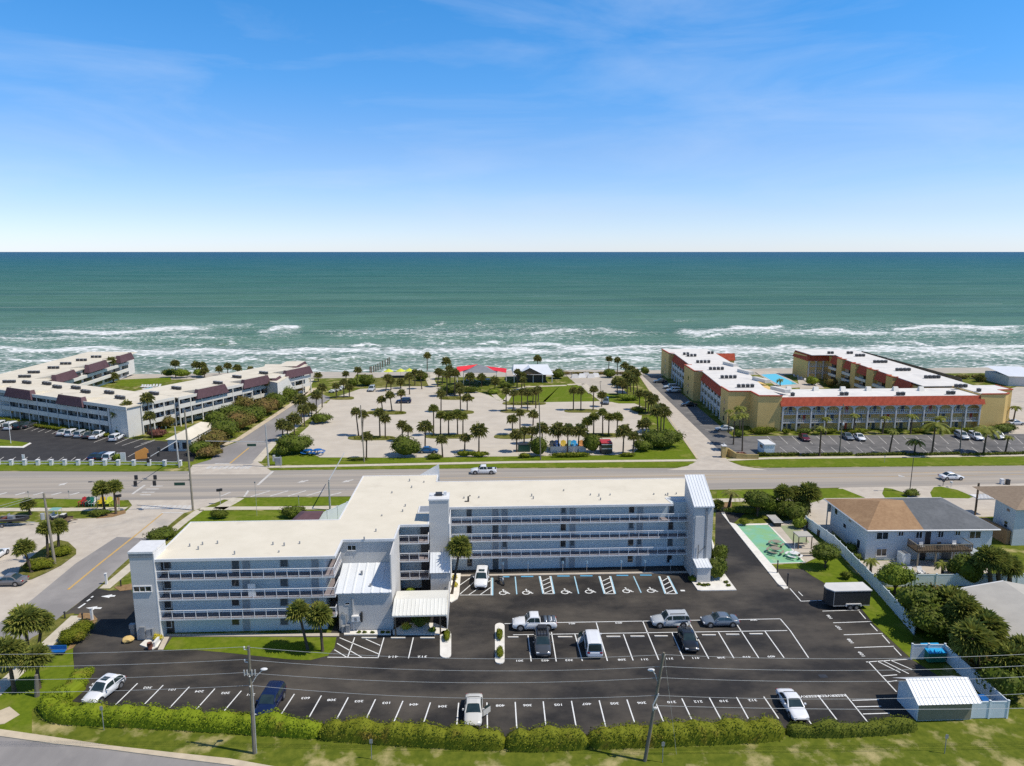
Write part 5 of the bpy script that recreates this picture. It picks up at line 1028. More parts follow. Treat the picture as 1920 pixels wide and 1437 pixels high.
# house at the right edge
h2 = empty('blue_house', (88, 108, 0), 'tall blue house with tan hip roof and white balcony at the right edge', 'house')
e = G(1906, 955, 6.2); bk = G(1846, 925, 6.2)
b = MB(); b.prism([(e.x + .2, e.y + .3), (104, e.y), (104, bk.y - .6), (bk.x + 1.6, bk.y - .6)], 0, 6.1); hw = b.build('wall', M['housewall'], h2)
b = MB(); ex, ey, bx_, by_ = e.x - .3, e.y - .3, G(1822, 912, 6.2).x, G(1822, 912, 6.2).y
b.add([(ex, ey, 6.15), (106, ey, 6.15), (106, by_, 6.15), (bx_, by_, 6.15), (ex + 7., ey + 6.2, 8.0), (100, ey + 6.2, 8.0)], [(0, 1, 5, 4), (1, 2, 5), (2, 3, 4, 5), (3, 0, 4)]); b.build('roof', M['tanshingle'], h2)
for y, z in ((e.y + 2.4, 4.9), (e.y + 2.6, 2.2), (e.y + 2.6, 2.7)):
    x = e.x + .2 + (bk.x + 1.4 - e.x) * (y - e.y) / (bk.y - .6 - e.y); b = MB(); b.box(x - .12, x + .05, y - .4, y + .4, z, z + .4); b.build('window', M['glass'], hw)
gx0 = G(1866, 1000); b = MB(); b.box(e.x - .4, e.x + .2, e.y + .8, e.y + 6.5, 0, 2.3); b.build('garage_wall', M['brownshingle'], h2)
p_ = G(1828, 966); b = MB(); b.box(p_.x - .12, p_.x + .12, p_.y - .12, p_.y + .12, 0, 5.9); bal = b.build('porch_post', M['wood'], h2)
b = MB(); b.box(p_.x, p_.x + 3.0, p_.y - .5, p_.y + 2., 3.0, 3.15); 
for k in range(12): b.box(p_.x + .25 * k, p_.x + .25 * k + .05, p_.y - .5, p_.y - .45, 3.15, 4.05)
b.box(p_.x, p_.x + 3.0, p_.y - .5, p_.y - .44, 4.05, 4.12); b.build('balcony', M['white'], h2)
# low beige house lower right
h3 = empty('beige_house', (70, 84, 0), 'low house with wide pale beige roof behind the palms', 'house')
q = [G(1774, 1107, 3.2), G(1882, 1190, 3.2), G(1935, 1232, 3.2)]; far = G(1920, 1105, 3.2)
dirn = (q[2] - q[0]).normalized(); nn = Vector((-dirn.y, dirn.x, 0)); nn = nn if nn.x > 0 else -nn
p0, p1 = q[0], q[2] + dirn * 5; b = MB(); w0, w1 = p0 + nn * .6 + dirn * .6, p1 + nn * .6 - dirn * .6
b.prism([(w0.x, w0.y), (w1.x, w1.y), (w1.x + nn.x * 13, w1.y + nn.y * 13), (w0.x + nn.x * 13, w0.y + nn.y * 13)], 0, 3.1); h3w = b.build('wall', M['lightwall'], h3)
b = MB(); r0, r1_ = p0 + nn * 7.2, p1 + nn * 7.2; s0, s1 = p0 + nn * 14.4, p1 + nn * 14.4
b.add([(p0.x, p0.y, 3.15), (p1.x, p1.y, 3.15), (r1_.x, r1_.y, 4.5), (r0.x, r0.y, 4.5), (s0.x, s0.y, 3.15), (s1.x, s1.y, 3.15)], [(0, 1, 2, 3), (3, 2, 5, 4)]); b.build('roof', M['beigeroof'], h3)
b = MB(); b.add([(p0.x, p0.y, 3.1), (r0.x, r0.y, 4.45), (s0.x, s0.y, 3.1), (p1.x, p1.y, 3.1), (r1_.x, r1_.y, 4.45), (s1.x, s1.y, 3.1)], [(0, 2, 1), (3, 4, 5)]); b.tube([(p0.x, p0.y, 3.12), (p1.x, p1.y, 3.12)], .1, 4); b.tube([(p0.x, p0.y, 3.12), (r0.x, r0.y, 4.47)], .1, 4); b.build('gable', M['white'], h3)
for t in (.62, .72, .8): p = w0.lerp(w1, t) - nn * .04; b = MB(); b.obox(p, dirn, .55, .05, 1.0, 2.4); b.build('window', M['glass'], h3)
# gable shed by the hedge
sh = empty('storage_shed', (46, 64, 0), 'white shed with ribbed white metal gable roof beside the hedge', 'shed')
b = MB(); b.prism([(43.2, 62.3), (48.75, 62.3), (48.75, 65.7), (43.2, 65.7)], 0, 2.2); b.add([(43.2, 62.3, 2.2), (43.2, 65.7, 2.2), (43.2, 64.0, 3.3), (48.75, 62.3, 2.2), (48.75, 65.7, 2.2), (48.75, 64.0, 3.3)], [(0, 1, 2), (3, 5, 4)]); b.build('wall', M['vinyl'], sh)
b = MB(); b.box(43.3, 48.7, 62.24, 62.295, .08, 2.1); b.build('cladding', M['cladding'], sh)
rd = G(1693.6, 1278, 3.5); b = MB(); b.corrug((42.8, 61.7, 2.15), (49.3, 61.7, 2.15), (42.8, 64.05, 3.5), (49.3, 64.05, 3.5), .38, .045); b.add([(42.8, 64.05, 3.5), (49.3, 64.05, 3.5), (49.3, 66.3, 2.2), (42.8, 66.3, 2.2)], [(0, 1, 2, 3)]); b.build('roof', M['metalroof'], sh)
# small white kiosk of the yellow condominium
k0 = G(1432.5, 853); kx = empty('kiosk', k0 + Vector((1.2, 1.5, 0)), 'small white flat roofed kiosk in the parking of the yellow condominium', 'kiosk')
b = MB(); b.prism([(k0.x, k0.y), (k0.x + 2.4, k0.y), (k0.x + 2.4, k0.y + 4.0), (k0.x, k0.y + 4.0)], 0, 2.3); b.build('wall', M['vinyl'], kx)
b = MB(); b.prism([(k0.x - .15, k0.y - .15), (k0.x + 2.55, k0.y - .15), (k0.x + 2.55, k0.y + 4.15), (k0.x - .15, k0.y + 4.15)], 2.3, 2.5); b.build('roof', M['white'], kx)
b = MB(); b.box(k0.x - .03, k0.x + .02, k0.y + 1.0, k0.y + 2.6, 1.2, 1.9); b.build('window', M['glass'], kx)
# beach pavilion
pv0 = G(975, 733); pv = empty('beach_pavilion', G(1000, 722), 'beach pavilion with pale grey hip roof and gabled front', 'pavilion')
e0, e1, e2, e3 = G(962, 703, 3), G(1038, 703, 3), G(1030, 683.5, 4.6), G(963, 683.5, 4.6)
b = MB(); b.add([(e0.x, e0.y, 3), (e1.x, e1.y, 3), (e1.x - 1.5, e0.y + 7, 5.6), (e0.x + .5, e0.y + 7, 5.6), (e1.x - .5, e0.y + 14, 3), (e0.x, e0.y + 14, 3)], [(0, 1, 2, 3), (3, 2, 4, 5), (1, 4, 2), (0, 3, 5)])
b.build('roof', M['greycanvas'] if False else M['metalroof'], pv)
gx, gy = (e0.x + e1.x) / 2 - 1, e0.y; b = MB(); b.add([(gx - 5, gy - .4, 3.1), (gx + 4.6, gy - .4, 3.1), (gx - .2, gy - .4, 5.5), (gx - .2, gy + 6.4, 5.5)], [(0, 3, 2), (2, 3, 1)]); b.build('gable_roof', M['metalroof'], pv)
b = MB(); b.poly([(gx - 4.4, gy - .2, 3.1), (gx + 4.0, gy - .2, 3.1), (gx - .2, gy - .2, 5.2)]); b.build('gable', M['wood'], pv)
b = MB(); b.prism([(e0.x + 1.5, gy + 1.5), (e1.x - 2.5, gy + 1.5), (e1.x - 2.5, gy + 12.5), (e0.x + 1.5, gy + 12.5)], 0, 2.95); b.build('wall', M['dark'], pv)
for k in range(5): x = e0.x + .4 + (e1.x - e0.x - .8) * k / 4; b = MB(); b.box(x - .15, x + .15, gy + .3, gy + .6, 0, 3); b.build('post', M['lightwall'], pv)
# houses at the far right by the beach
fh = empty('beach_house', G(1905, 715), 'low grey roofed beach house at the far right edge beside the sand', 'house')
a, c = G(1890, 724), G(1960, 726); b = MB(); b.prism([(a.x, a.y), (c.x, c.y), (c.x, c.y + 12), (a.x, a.y + 12)], 0, 3.4); b.build('wall', M['lightwall'], fh)
b = MB(); b.add([(a.x - .6, a.y - .6, 3.5), (c.x, c.y - .6, 3.5), (c.x, c.y + 12, 5.2), (a.x - .6, a.y + 12, 5.2)], [(0, 1, 2, 3)]); b.build('roof', M['metalroof'], fh)
# brown roofed monument and white fence behind the left wing
g = G(575, 982); bs2 = empty('garden_shelter', g, 'small brown gable roof showing above the cream roof edge', 'shelter')
a, c, r_ = G(548, 980, 2.6), G(594, 979, 2.6), G(585, 961, 3.4)
b = MB(); b.add([(a.x - 1, a.y - 2, 2.4), (c.x, c.y - 2, 2.4), (c.x + .5, r_.y, 3.4), (a.x + 1.5, r_.y, 3.4), (c.x, r_.y + 3.4, 2.4), (a.x, r_.y + 3.4, 2.4)], [(0, 1, 2, 3), (3, 2, 4, 5), (1, 4, 2), (0, 3, 5)]); b.build('roof', M['browntile'], bs2)
b = MB(); b.prism([(a.x, a.y - 1.4), (c.x - .6, c.y - 1.4), (c.x - .6, r_.y + 2.8), (a.x, r_.y + 2.8)], 0, 2.38); b.build('wall', M['lightwall'], bs2)
import re
# ================================================================== FENCES
def fence(name, label, pts, h, m='vinyl', th=.05, pitch=2.4, px=True, cap=True, cat='fence', rails=False):
    q = [G(*p) for p in pts] if px else [Vector((*p, 0)) for p in pts]
    r = empty(name, q[0], label, cat)
    b = MB(); posts = []
    for a, c in zip(q, q[1:]):
        d = (c - a).normalized(); n_ = Vector((-d.y, d.x, 0)) * th / 2; L_ = (c - a).length
        if rails:
            for z in (.25, h * .72): b.prism([(v.x, v.y) for v in (a - n_, c - n_, c + n_, a + n_)], z, z + .16)
        else:
            b.prism([(v.x, v.y) for v in (a - n_, c - n_, c + n_, a + n_)], .06, h - .12)
            w_ = n_ * 1.8; b.prism([(v.x, v.y) for v in (a - w_, c - w_, c + w_, a + w_)], h - .119, h)
        k = max(1, round(L_ / pitch)); posts += [a.lerp(c, i / k) for i in range(k)]
    posts.append(q[-1]); b.build('panel' if not rails else 'rail', M[m], r)
    for p in posts:
        s = .08 if not rails else .32; o = MB(); o.box(p.x - s, p.x + s, p.y - s, p.y + s, 0, h + .06)
        if cap: o.box(p.x - s * 1.25, p.x + s * 1.25, p.y - s * 1.25, p.y + s * 1.25, h + .06, h + .12)
        o.build('post', M[m], r)
    return r
fence('vinyl_fence', 'long white vinyl fence between the parking and the duplex yard', [(1510, 988), (1562, 1026), (1635, 1101), (1713, 1190)], 1.85)
fence('vinyl_fence', 'white vinyl fence across the back of the duplex yard', [(1642, 1101), (1716, 1100), (1792, 1099.5), (1935, 1098)], 1.8)
fence('vinyl_fence', 'white vinyl fence screening the bins around the shed', [(1708, 1237), (1769, 1237), (1887, 1347), (1818, 1348)], 1.9)
fence('vinyl_fence', 'white fence corner behind the cream roof near the highway', [(594, 992), (652, 966), (690, 965)], 2.4)
fence('pillar_fence', 'white rail fence with square pillars along the dark left parking', [(-3, 872.5), (22, 872.5), (122, 872.5), (222.5, 873), (338, 874)], 1.15, 'white', .08, 3.15, rails=True)
b = MB(); w0 = [G(*p) for p in ((1356, 858), (1364, 856), (1380, 860.5), (1400, 861), (1422, 861))]
for (a, c), (h0, h1) in zip(zip(w0, w0[1:]), ((2.6, 2.0), (2.0, 1.3), (1.3, 1.1), (1.1, 1.05))):
    d = (c - a).normalized(); n_ = Vector((-d.y, d.x, 0)) * .15
    b.add([(*(a - n_).xy, 0), (*(c - n_).xy, 0), (*(c + n_).xy, 0), (*(a + n_).xy, 0), (*(a - n_).xy, h0), (*(c - n_).xy, h1), (*(c + n_).xy, h1), (*(a + n_).xy, h0)], [(0, 1, 5, 4), (1, 2, 6, 5), (2, 3, 7, 6), (3, 0, 4, 7), (4, 5, 6, 7)])
mw = empty('entrance_wall', w0[2], 'curved yellow stucco entrance wall at the corner of the lane', 'wall'); b.build('wall', M['stone'], mw)
b = MB(); g = w0[0]; b.box(g.x - .45, g.x + .45, g.y - .45, g.y + .45, 0, 2.7); b.box(g.x - .55, g.x + .55, g.y - .55, g.y + .55, 2.7, 2.9, 1); b.tube([(g.x, g.y, 2.9), (g.x, g.y, 3.4)], [.14, .09], 8, 1); b.build('pillar', [M['stone'], M['white']], mw)
a, c = G(1032, 848), G(1099, 847.5); b = MB(); b.box(a.x, c.x, a.y, a.y + .2, 0, 1.3); tag(b.build('low_wall', M['condowhite']), 'low beige wall screening the coloured chairs by the highway', 'wall')

# ================================================================== VEHICLES
def vehicle(kind, colour, label, pos, heading_pts, cat=None, group=None, open_door=None, rack=False, name=None, detail=True):
    dims = dict(sedan=(4.7, 1.82, 1.45), suv=(4.75, 1.9, 1.72), hatch=(4.5, 1.85, 1.62), pickup=(5.5, 1.95, 1.82), van=(5.0, 1.95, 1.95), coupe=(4.6, 1.82, 1.38))
    Ln, Wd, Ht = dims[kind]; hw = Wd / 2; P_ = CARP[colour]
    nm = name or {'sedan': 'parked_car', 'coupe': 'parked_car', 'suv': 'sport_utility_car', 'hatch': 'crossover_car', 'pickup': 'pickup_truck', 'van': 'van'}[kind]
    r = local_empty(nm, label, cat or {'pickup': 'pickup truck', 'van': 'van'}.get(kind, 'car'), group)
    belt = {'sedan': .93, 'coupe': .9, 'suv': 1.03, 'hatch': .98, 'pickup': 1.08, 'van': 1.06}[kind]; hood = {'sedan': .86, 'coupe': .83, 'suv': 1.0, 'hatch': .93, 'pickup': 1.06, 'van': .98}[kind]
    h2 = Ln / 2
    if kind in ('sedan', 'coupe'): cab = (-.33 * Ln, .20 * Ln, -.17 * Ln, .05 * Ln); rear = belt + .03
    elif kind == 'suv': cab = (-.485 * Ln, .21 * Ln, -.42 * Ln, .08 * Ln); rear = belt
    elif kind == 'hatch': cab = (-.47 * Ln, .22 * Ln, -.30 * Ln, .06 * Ln); rear = belt
    elif kind == 'pickup': cab = (-.12 * Ln, .22 * Ln, -.09 * Ln, .11 * Ln); rear = belt + .02
    else: cab = (-.49 * Ln, .30 * Ln, -.46 * Ln, .17 * Ln); rear = belt
    sts = [(-h2, .86, .42, rear - .28), (-h2 + .10, .95, .30, rear - .08), (-h2 + .45, 1., .22, rear), (cab[0] + .3, 1., .2, belt), (0, 1., .2, belt), (cab[1] + .05, 1., .2, hood + .03), (h2 - .9, .99, .21, hood - .02), (h2 - .35, .95, .24, hood - .12), (h2 - .08, .86, .30, hood - .26), (h2, .76, .40, hood - .38)]
    b = MB(); nn = 12
    for x, wf, zl, zh in sts:
        w_ = hw * wf; loop = [(-w_ * .86, zl), (-w_ * .98, zl + .12), (-w_, (zl + zh) / 2), (-w_ * .985, zh - .13), (-w_ * .91, zh - .03), (-w_ * .5, zh + .02), (w_ * .5, zh + .02), (w_ * .91, zh - .03), (w_ * .985, zh - .13), (w_, (zl + zh) / 2), (w_ * .98, zl + .12), (w_ * .86, zl)]
        b.v += [(x, y, z) for y, z in loop]
    for i in range(len(sts) - 1):
        for j in range(nn): b.f.append((i * nn + j, (i + 1) * nn + j, (i + 1) * nn + (j + 1) % nn, i * nn + (j + 1) % nn)); b.m.append(0)
    b.f += [tuple(range(nn)), tuple(range(len(sts) * nn - 1, (len(sts) - 1) * nn - 1, -1))]; b.m += [0, 0]
    wx = (.31 * Ln, -.30 * Ln) if kind != 'pickup' else (.32 * Ln, -.29 * Ln); R = {'suv': .37, 'pickup': .41}.get(kind, .335)
    for x in wx:
        for s in (-1, 1): b.tube([(x, s * (hw - .25), R + .02), (x, s * (hw + .006), R + .02)], R + .075, 18, 1)
    b.box(h2 - .12, h2 + .012, -hw * .55, hw * .55, .32, .5, 1)
    if kind == 'pickup':
        b.box(-h2 + .14, cab[0] - .08, -hw * .84, hw * .84, belt - .1, belt + .035, 1 if colour == 'white' and rack != 'open' else 1)
        if rack == 'tonneau':
            for k in range(3): x0 = -h2 + .2 + .5 * k; b.box(x0, x0 + .36, -hw * .8, hw * .8, belt + .036, belt + .07, 2)
    body = b.build('body', [P_, M['dark'], CARP['slate']], r, smooth=True)
    body.data.polygons.foreach_set('use_smooth', [len(p.vertices) == 4 and p.area > .002 for p in body.data.polygons])
    # cabin: a smooth lofted greenhouse; its panes are parts of their own
    x0, x1, t0, t1 = cab; wb, wt = hw * .95, hw * (.84 if kind == 'van' else .80 if kind in ('suv', 'pickup') else .75); zb, zt = belt - .04, Ht
    sx_ = [x1, x1 * .72 + t1 * .28, x1 * .30 + t1 * .70, t1, t1 - .16 * (t1 - t0), (t0 + t1) / 2, t0 + .16 * (t1 - t0), t0, t0 * .65 + x0 * .35, t0 * .25 + x0 * .75, x0]
    fz = [0., .30, .72, .93, .99, 1., .985, .93, .72, .30, 0.]
    if kind in ('van', 'suv', 'pickup'): fz[7:] = [.955, .80, .36, 0.]
    rows = []
    for x, f in zip(sx_, fz):
        z = zb + (zt - zb) * f; wr_ = wb + (wt - wb) * f; rows.append([(x, -wb, zb), (x, -(wb + (wr_ - wb) * .12), zb + (z - zb) * .12), (x, -(wb + (wr_ - wb) * .86), zb + (z - zb) * .84), (x, -wr_ * .95, z - .035 * f), (x, -wr_ * .55, z + .02 * f), (x, wr_ * .55, z + .02 * f), (x, wr_ * .95, z - .035 * f), (x, wb + (wr_ - wb) * .86, zb + (z - zb) * .84), (x, wb + (wr_ - wb) * .12, zb + (z - zb) * .12), (x, wb, zb)])
    cabm, parts_ = MB(), {}
    def put(key, q, out):
        mb = parts_.setdefault(key, MB()); mb.poly([(p[0] + out[0], p[1] + out[1], p[2] + out[2]) for p in q])
    for i in range(10):
        for j in range(9):
            q = (rows[i][j], rows[i + 1][j], rows[i + 1][j + 1], rows[i][j + 1]); cabm.poly(q)
            if 3 <= j <= 5:
                def inset(q): return q if j == 4 else tuple(Vector(p).lerp(Vector((p[0], 0, p[2])), .10) if abs(p[1]) > wt * .7 else p for p in q)
                if i <= 2: put('windscreen', inset(q), (.012, 0, .012))
                elif i >= 7: put('rear_window', inset(q), (-.012, 0, .012))
            elif j in (1, 7) and 1 <= i <= 8:
                s_ = -1 if j == 1 else 1; cut = (5,) if kind not in ('suv', 'van') else (4, 6)
                a_, b_ = (.16, 1.) if i in cut else (0., 1.)
                if i == 1: a_ = .25
                if i == 8: b_ = .75
                l_ = lambda u, v: Vector(q[0]).lerp(Vector(q[1]), u).lerp(Vector(q[3]).lerp(Vector(q[2]), u), v)
                put('side_window%d%d' % (s_, sum(i >= c for c in cut)), [l_(a_, .06), l_(b_, .06), l_(b_, .96), l_(a_, .96)], (0, s_ * .014, .004))
    o_ = cabm.build('cabin', P_, r, smooth=True)
    for key, mb in parts_.items(): mb.build(re.sub(r'-?[0-9]+$', '', key), M['carglass'], r)
    if kind in ('suv', 'hatch') and detail:
        s_ = MB(); s_.box(t1 - .95, t1 - .25, -wt * .55, wt * .55, zt + .002, zt + .02)
        if colour == 'white': s_.build('sunroof', M['carglass'], r)
        elif colour != 'navy':
            s_ = MB()
            for s in (-1, 1): s_.box(t0 + .3, t1 - .2, s * wt * .78 - .03, s * wt * .78 + .03, zt + .01, zt + .07)
            s_.build('roof_rail', M['dark'], r)
    for x in wx:
        for s in (-1, 1):
            w_ = MB(); w_.tube([(x, s * (hw - .22), R), (x, s * (hw + .02), R)], R, 16); wo = w_.build('wheel', M['tyre'], r)
            w_ = MB(); w_.tube([(x, s * (hw + .021), R), (x, s * (hw + .028), R)], R * .64, 12); w_.build('rim', M['rim'], wo)
    for s in (-1, 1):
        l = MB(); l.box(h2 - .28, h2 - .055, s * hw * .66 - .17, s * hw * .66 + .17, hood - .36, hood - .22); l.build('headlight', M['lamp'], r)
        l = MB(); l.box(-h2 - .005, -h2 + .14, s * hw * .74 - .16, s * hw * .74 + .16, rear - .30, rear - .14); l.build('tail_light', M['tail'], r)
        if detail: l = MB(); l.box(x1 - .42, x1 - .25, s * (hw + .02), s * (hw + .2), belt + .02, belt + .16); l.build('mirror', P_, r)
    if open_door:
        s, at = open_door; d_ = MB(); y = s * (hw + .02); d_.add([(at, y, .32), (at - .75, y + s * .72, .32), (at - .75, y + s * .72, belt), (at, y, belt), (at, y + .06, .32), (at - .75, y + s * .72 + .06, .32), (at - .75, y + s * .72 + .06, belt), (at, y + .06, belt), (at - .3, y + s * .3, Ht - .15), (at - .7, y + s * .66, Ht - .15)], [(0, 1, 2, 3), (7, 6, 5, 4), (0, 4, 5, 1), (1, 5, 6, 2), (2, 6, 7, 3)]); dr = d_.build('open_door', P_, r)
        d_ = MB(); d_.add([(at, y + .03, belt + .001), (at - .75, y + s * .72 + .03, belt + .001), (at - .7, y + s * .62 + .03, Ht - .2), (at - .25, y + s * .2 + .03, Ht - .2)], [(0, 1, 2, 3)]); d_.build('door_window', M['carglass'], dr)
    if rack is True:
        k = MB()
        for y in (-.55, -.18, .18, .55): k.box(t0 + .1, t1 - .1, y - .025, y + .025, zt + .12, zt + .16)
        for x in (t0 + .2, (t0 + t1) / 2, t1 - .2): k.box(x - .025, x + .025, -.62, .62, zt + .02, zt + .12)
        k.box(t0 + .3, t0 + 1.1, -.5, .5, zt + .16, zt + .38); k.tube([(-h2 - .15, 0, .6), (-h2 - .15, 0, 1.5)], .04, 6); k.tube([(-h2 - .2, -.5, 1.3), (-h2 - .2, .5, 1.3)], .05, 6); k.build('roof_rack', M['dark'], r)
    g = G(*pos); a, c2 = G(*heading_pts[0]), G(*heading_pts[1]); r.location = (g.x, g.y, .045); r.rotation_euler = (0, 0, math.atan2(c2.y - a.y, c2.x - a.x)); return r
LFT = ((100, 1170), (60, 1170.7)); RGT = ((60, 1170), (100, 1169.4))
vehicle('hatch', 'white', 'white crossover with sunroof parked nose to the hedge at the far left stall', (196, 1303), ((227, 1294), (198, 1317)))
vehicle('suv', 'navy', 'navy blue estate car parked beside the nearest utility pole', (507, 1327), ((529, 1313), (511, 1344)))
vehicle('sedan', 'palegold', 'silver sedan with its driver door open at the hedge', (888, 1341), ((888.5, 1310), (886.5, 1360)), open_door=(1, .75))
vehicle('sedan', 'white', 'white sedan parked beside the RESERVED stalls', (1485, 1331), ((1468, 1305), (1498, 1352)))
vehicle('suv', 'white', 'white sport utility car in the hatched bay by the rear wing', (903, 1093), ((905.5, 1070), (900, 1106)))
vehicle('pickup', 'white', 'white pickup truck parked crosswise beside the kerbed hedge island', (1002, 1177), LFT, rack='tonneau')
vehicle('suv', 'charcoal', 'dark grey off-road car with loaded roof rack in the centre stalls', (1017, 1216), ((1014, 1180), (1019, 1238)), rack=True)
vehicle('van', 'white', 'white van with its front door open in the centre stalls', (1111, 1216), ((1116, 1240), (1105, 1186)), open_door=(1, 1.0))
vehicle('suv', 'silver', 'silver sport utility car parked crosswise in the centre stalls', (1256, 1172), LFT)
vehicle('coupe', 'slate', 'dark blue grey car parked crosswise right of the silver one', (1349, 1171), LFT)
vehicle('sedan', 'black', 'black sedan facing the camera in the centre stalls', (1290, 1207), ((1278, 1178), (1299, 1232)))
vehicle('sedan', 'grey', 'grey sedan parked on the pale apron at the left edge', (17, 1096), ((60, 1096), (20, 1097)))
vehicle('sedan', 'white', 'white sedan half out of frame at the left edge by the grass island', (-8, 1047), ((-30, 1062), (10, 1036)))
vehicle('pickup', 'white', 'white pickup truck driving along the highway', (907, 888), LFT, rack='open', name='pickup_truck')
vehicle('sedan', 'white', 'white sedan driving along the highway near the right edge', (1783, 899), RGT)
vehicle('suv', 'navy', 'dark navy sport utility car in the far part of the sandy car park', (757, 756), LFT, detail=False)
vehicle('suv', 'silver', 'white and grey patrol style car at the far edge of the sandy car park', (697, 733), ((703, 724), (689, 738)), detail=False)
vehicle('sedan', 'blue', 'blue car behind the hedge at the near edge of the sandy car park', (803, 849), RGT)
vehicle('suv', 'slate', 'dark grey car backed against the lawn in the sandy car park', (1136, 757), ((1137, 750), (1135, 765)), detail=False)
dl = ((45, 806.6), (62.6, 800))
for x, y, c, k, lb in ((121, 815, 'silver', 'sedan', 'pale silver sedan, leftmost of the row by the long white facade'), (137, 816.5, 'white', 'suv', 'white sport utility car second in the row by the long white facade'), (154, 818.5, 'silver', 'suv', 'silver grey car third in the row by the long white facade'), (169, 820, 'charcoal', 'sedan', 'charcoal sedan just left of the big white pickup'), (184, 821, 'white', 'pickup', 'big white pickup truck in the row by the long white facade'), (219, 825, 'white', 'suv', 'white sport utility car at the right end of the row, beside the blue marked bays'),
    (4, 800, 'white', 'suv', 'white car at the left frame edge of the dark parking'), (24, 804, 'white', 'van', 'white van under the long facade at the far left'), (40, 803, 'black', 'suv', 'black car under the long facade at the far left'), (54, 801, 'charcoal', 'sedan', 'charcoal car at the end of the far left row')):
    vehicle(k, c, lb, (x, y), dl, group='cars in the dark left parking', detail=False)
for x, y, c, k, lb in ((180, 861, 'navy', 'sedan', 'navy blue car behind the pillar fence'), (196, 861, 'black', 'suv', 'black car behind the pillar fence'), (209, 861.5, 'white', 'suv', 'white car behind the pillar fence beside a round bush')): vehicle(k, c, lb, (x, y), dl, group='cars behind the pillar fence', detail=False)
vehicle('suv', 'silver', 'silver car in the shade of the carport yard', (362, 836), ((350, 838), (372, 836)), detail=False)
dr_ = ((1438, 818), (1454, 833))
for x, y, c, k, lb in ((1508, 825, 'maroon', 'sedan', 'maroon car in front of the yellow condominium'), (1589, 823, 'slate', 'sedan', 'blue grey car in front of the yellow condominium'), (1611, 824.5, 'white', 'sedan', 'white sedan beside the blue grey car before the arcade'), (1803, 822, 'silver', 'suv', 'silver car in front of the right part of the arcade'), (1829, 823.5, 'white', 'suv', 'white car in front of the right end of the arcade'), (1871, 822, 'white', 'hatch', 'white hatchback behind the palms at the end of the arcade parking')): vehicle(k, c, lb, (x, y), dr_, group='cars in the yellow condominium parking', detail=False)
for x, y, c, k, lb in ((1238, 718, 'charcoal', 'sedan', 'charcoal car at the ocean end of the lane parking'), (1257, 729, 'silver', 'suv', 'silver car in the shade beside the yellow wing'), (1263, 735.5, 'white', 'suv', 'white car in the shade beside the yellow wing'), (1292, 762, 'black', 'sedan', 'black car alone in the middle of the lane parking'), (1358, 808, 'silver', 'sedan', 'silver sedan in the shade at the near end of the lane parking')): vehicle(k, c, lb, (x, y), LFT, group='cars along the yellow wing', detail=False)
vehicle('sedan', 'silver', 'silver car on the side road right of the yellow condominium', (1903, 797), ((1890, 797), (1916, 796)), detail=False)
# enclosed trailer
tr = local_empty('enclosed_trailer', 'black enclosed cargo trailer with white roof beside the grass', 'trailer')
b = MB(); b.prism([(-2.75, -1.15), (2.1, -1.15), (2.75, -.35), (2.75, .35), (2.1, 1.15), (-2.75, 1.15)], .5, 2.55); b.build('body', M['dark'], tr)
b = MB(); b.prism([(-2.9, -1.2), (2.15, -1.2), (2.8, -.35), (2.8, .35), (2.15, 1.2), (-2.9, 1.2)], 2.552, 2.68); b.build('roof', M['lightwall'], tr)
b = MB(); b.box(-2.75, 2.1, -1.16, -1.151, .5, .62); b.box(-2.75, 2.1, 1.151, 1.16, .5, .62); b.box(2.06, 2.12, -1.165, -1.152, .5, 2.55); b.box(2.06, 2.12, 1.152, 1.165, .5, 2.55); b.build('trim', M['galv'], tr)
b = MB(); b.bar((2.6, .5, .5), (3.9, 0, .5), .1); b.bar((2.6, -.5, .5), (3.9, 0, .5), .1); b.tube([(3.7, 0, 0), (3.7, 0, .8)], .05, 6); b.build('tow_bar', M['dark'], tr)
for s in (-1, 1):
    b = MB(); b.box(-1.5, .45, s * 1.2 - .1, s * 1.2 + .1, .76, .86); b.box(-1.58, -1.45, s * 1.2 - .1, s * 1.2 + .1, .5, .8); b.box(.38, .5, s * 1.2 - .1, s * 1.2 + .1, .5, .8); b.build('mudguard', M['white'], tr)
    for x in (-.95, -.12):
        b = MB(); b.tube([(x, s * 1.1, .34), (x, s * 1.32, .34)], .34, 16); wo = b.build('wheel', M['tyre'], tr); b = MB(); b.tube([(x, s * 1.321, .34), (x, s * 1.328, .34)], .2, 10); b.build('rim', M['rim'], wo)
g = G(1583, 1136); tr.location = (g.x, g.y, .04); tr.rotation_euler = (0, 0, PI)
# motorcycle
mc = local_empty('motorcycle', 'dark motorcycle parked in the first accessible bay', 'motorcycle')
for x in (-.72, .75):
    b = MB()
    for k in range(16): t0_, t1_ = 2 * PI * k / 16, 2 * PI * (k + 1) / 16; b.tube([(x + .29 * math.cos(t0_), 0, .32 + .29 * math.sin(t0_)), (x + .29 * math.cos(t1_), 0, .32 + .29 * math.sin(t1_))], .06, 6)
    w_ = b.build('wheel', M['tyre'], mc); b = MB(); b.tube([(x, -.05, .32), (x, .05, .32)], .16, 10); b.build('rim', M['rim'], w_)
b = MB(); b.blob((-.02, 0, .5), (.34, .2, .22), 0, 2); b.bar((.1, 0, .55), (.7, 0, .35), .08); b.bar((-.1, 0, .5), (-.72, 0, .35), .1); b.build('engine', M['grey'], mc)
b = MB(); b.blob((.22, 0, .82), (.32, .17, .15), 0, 2); b.blob((-.7, 0, .68), (.35, .13, .1), 0, 2); b.build('tank', M['dark'], mc, smooth=True)
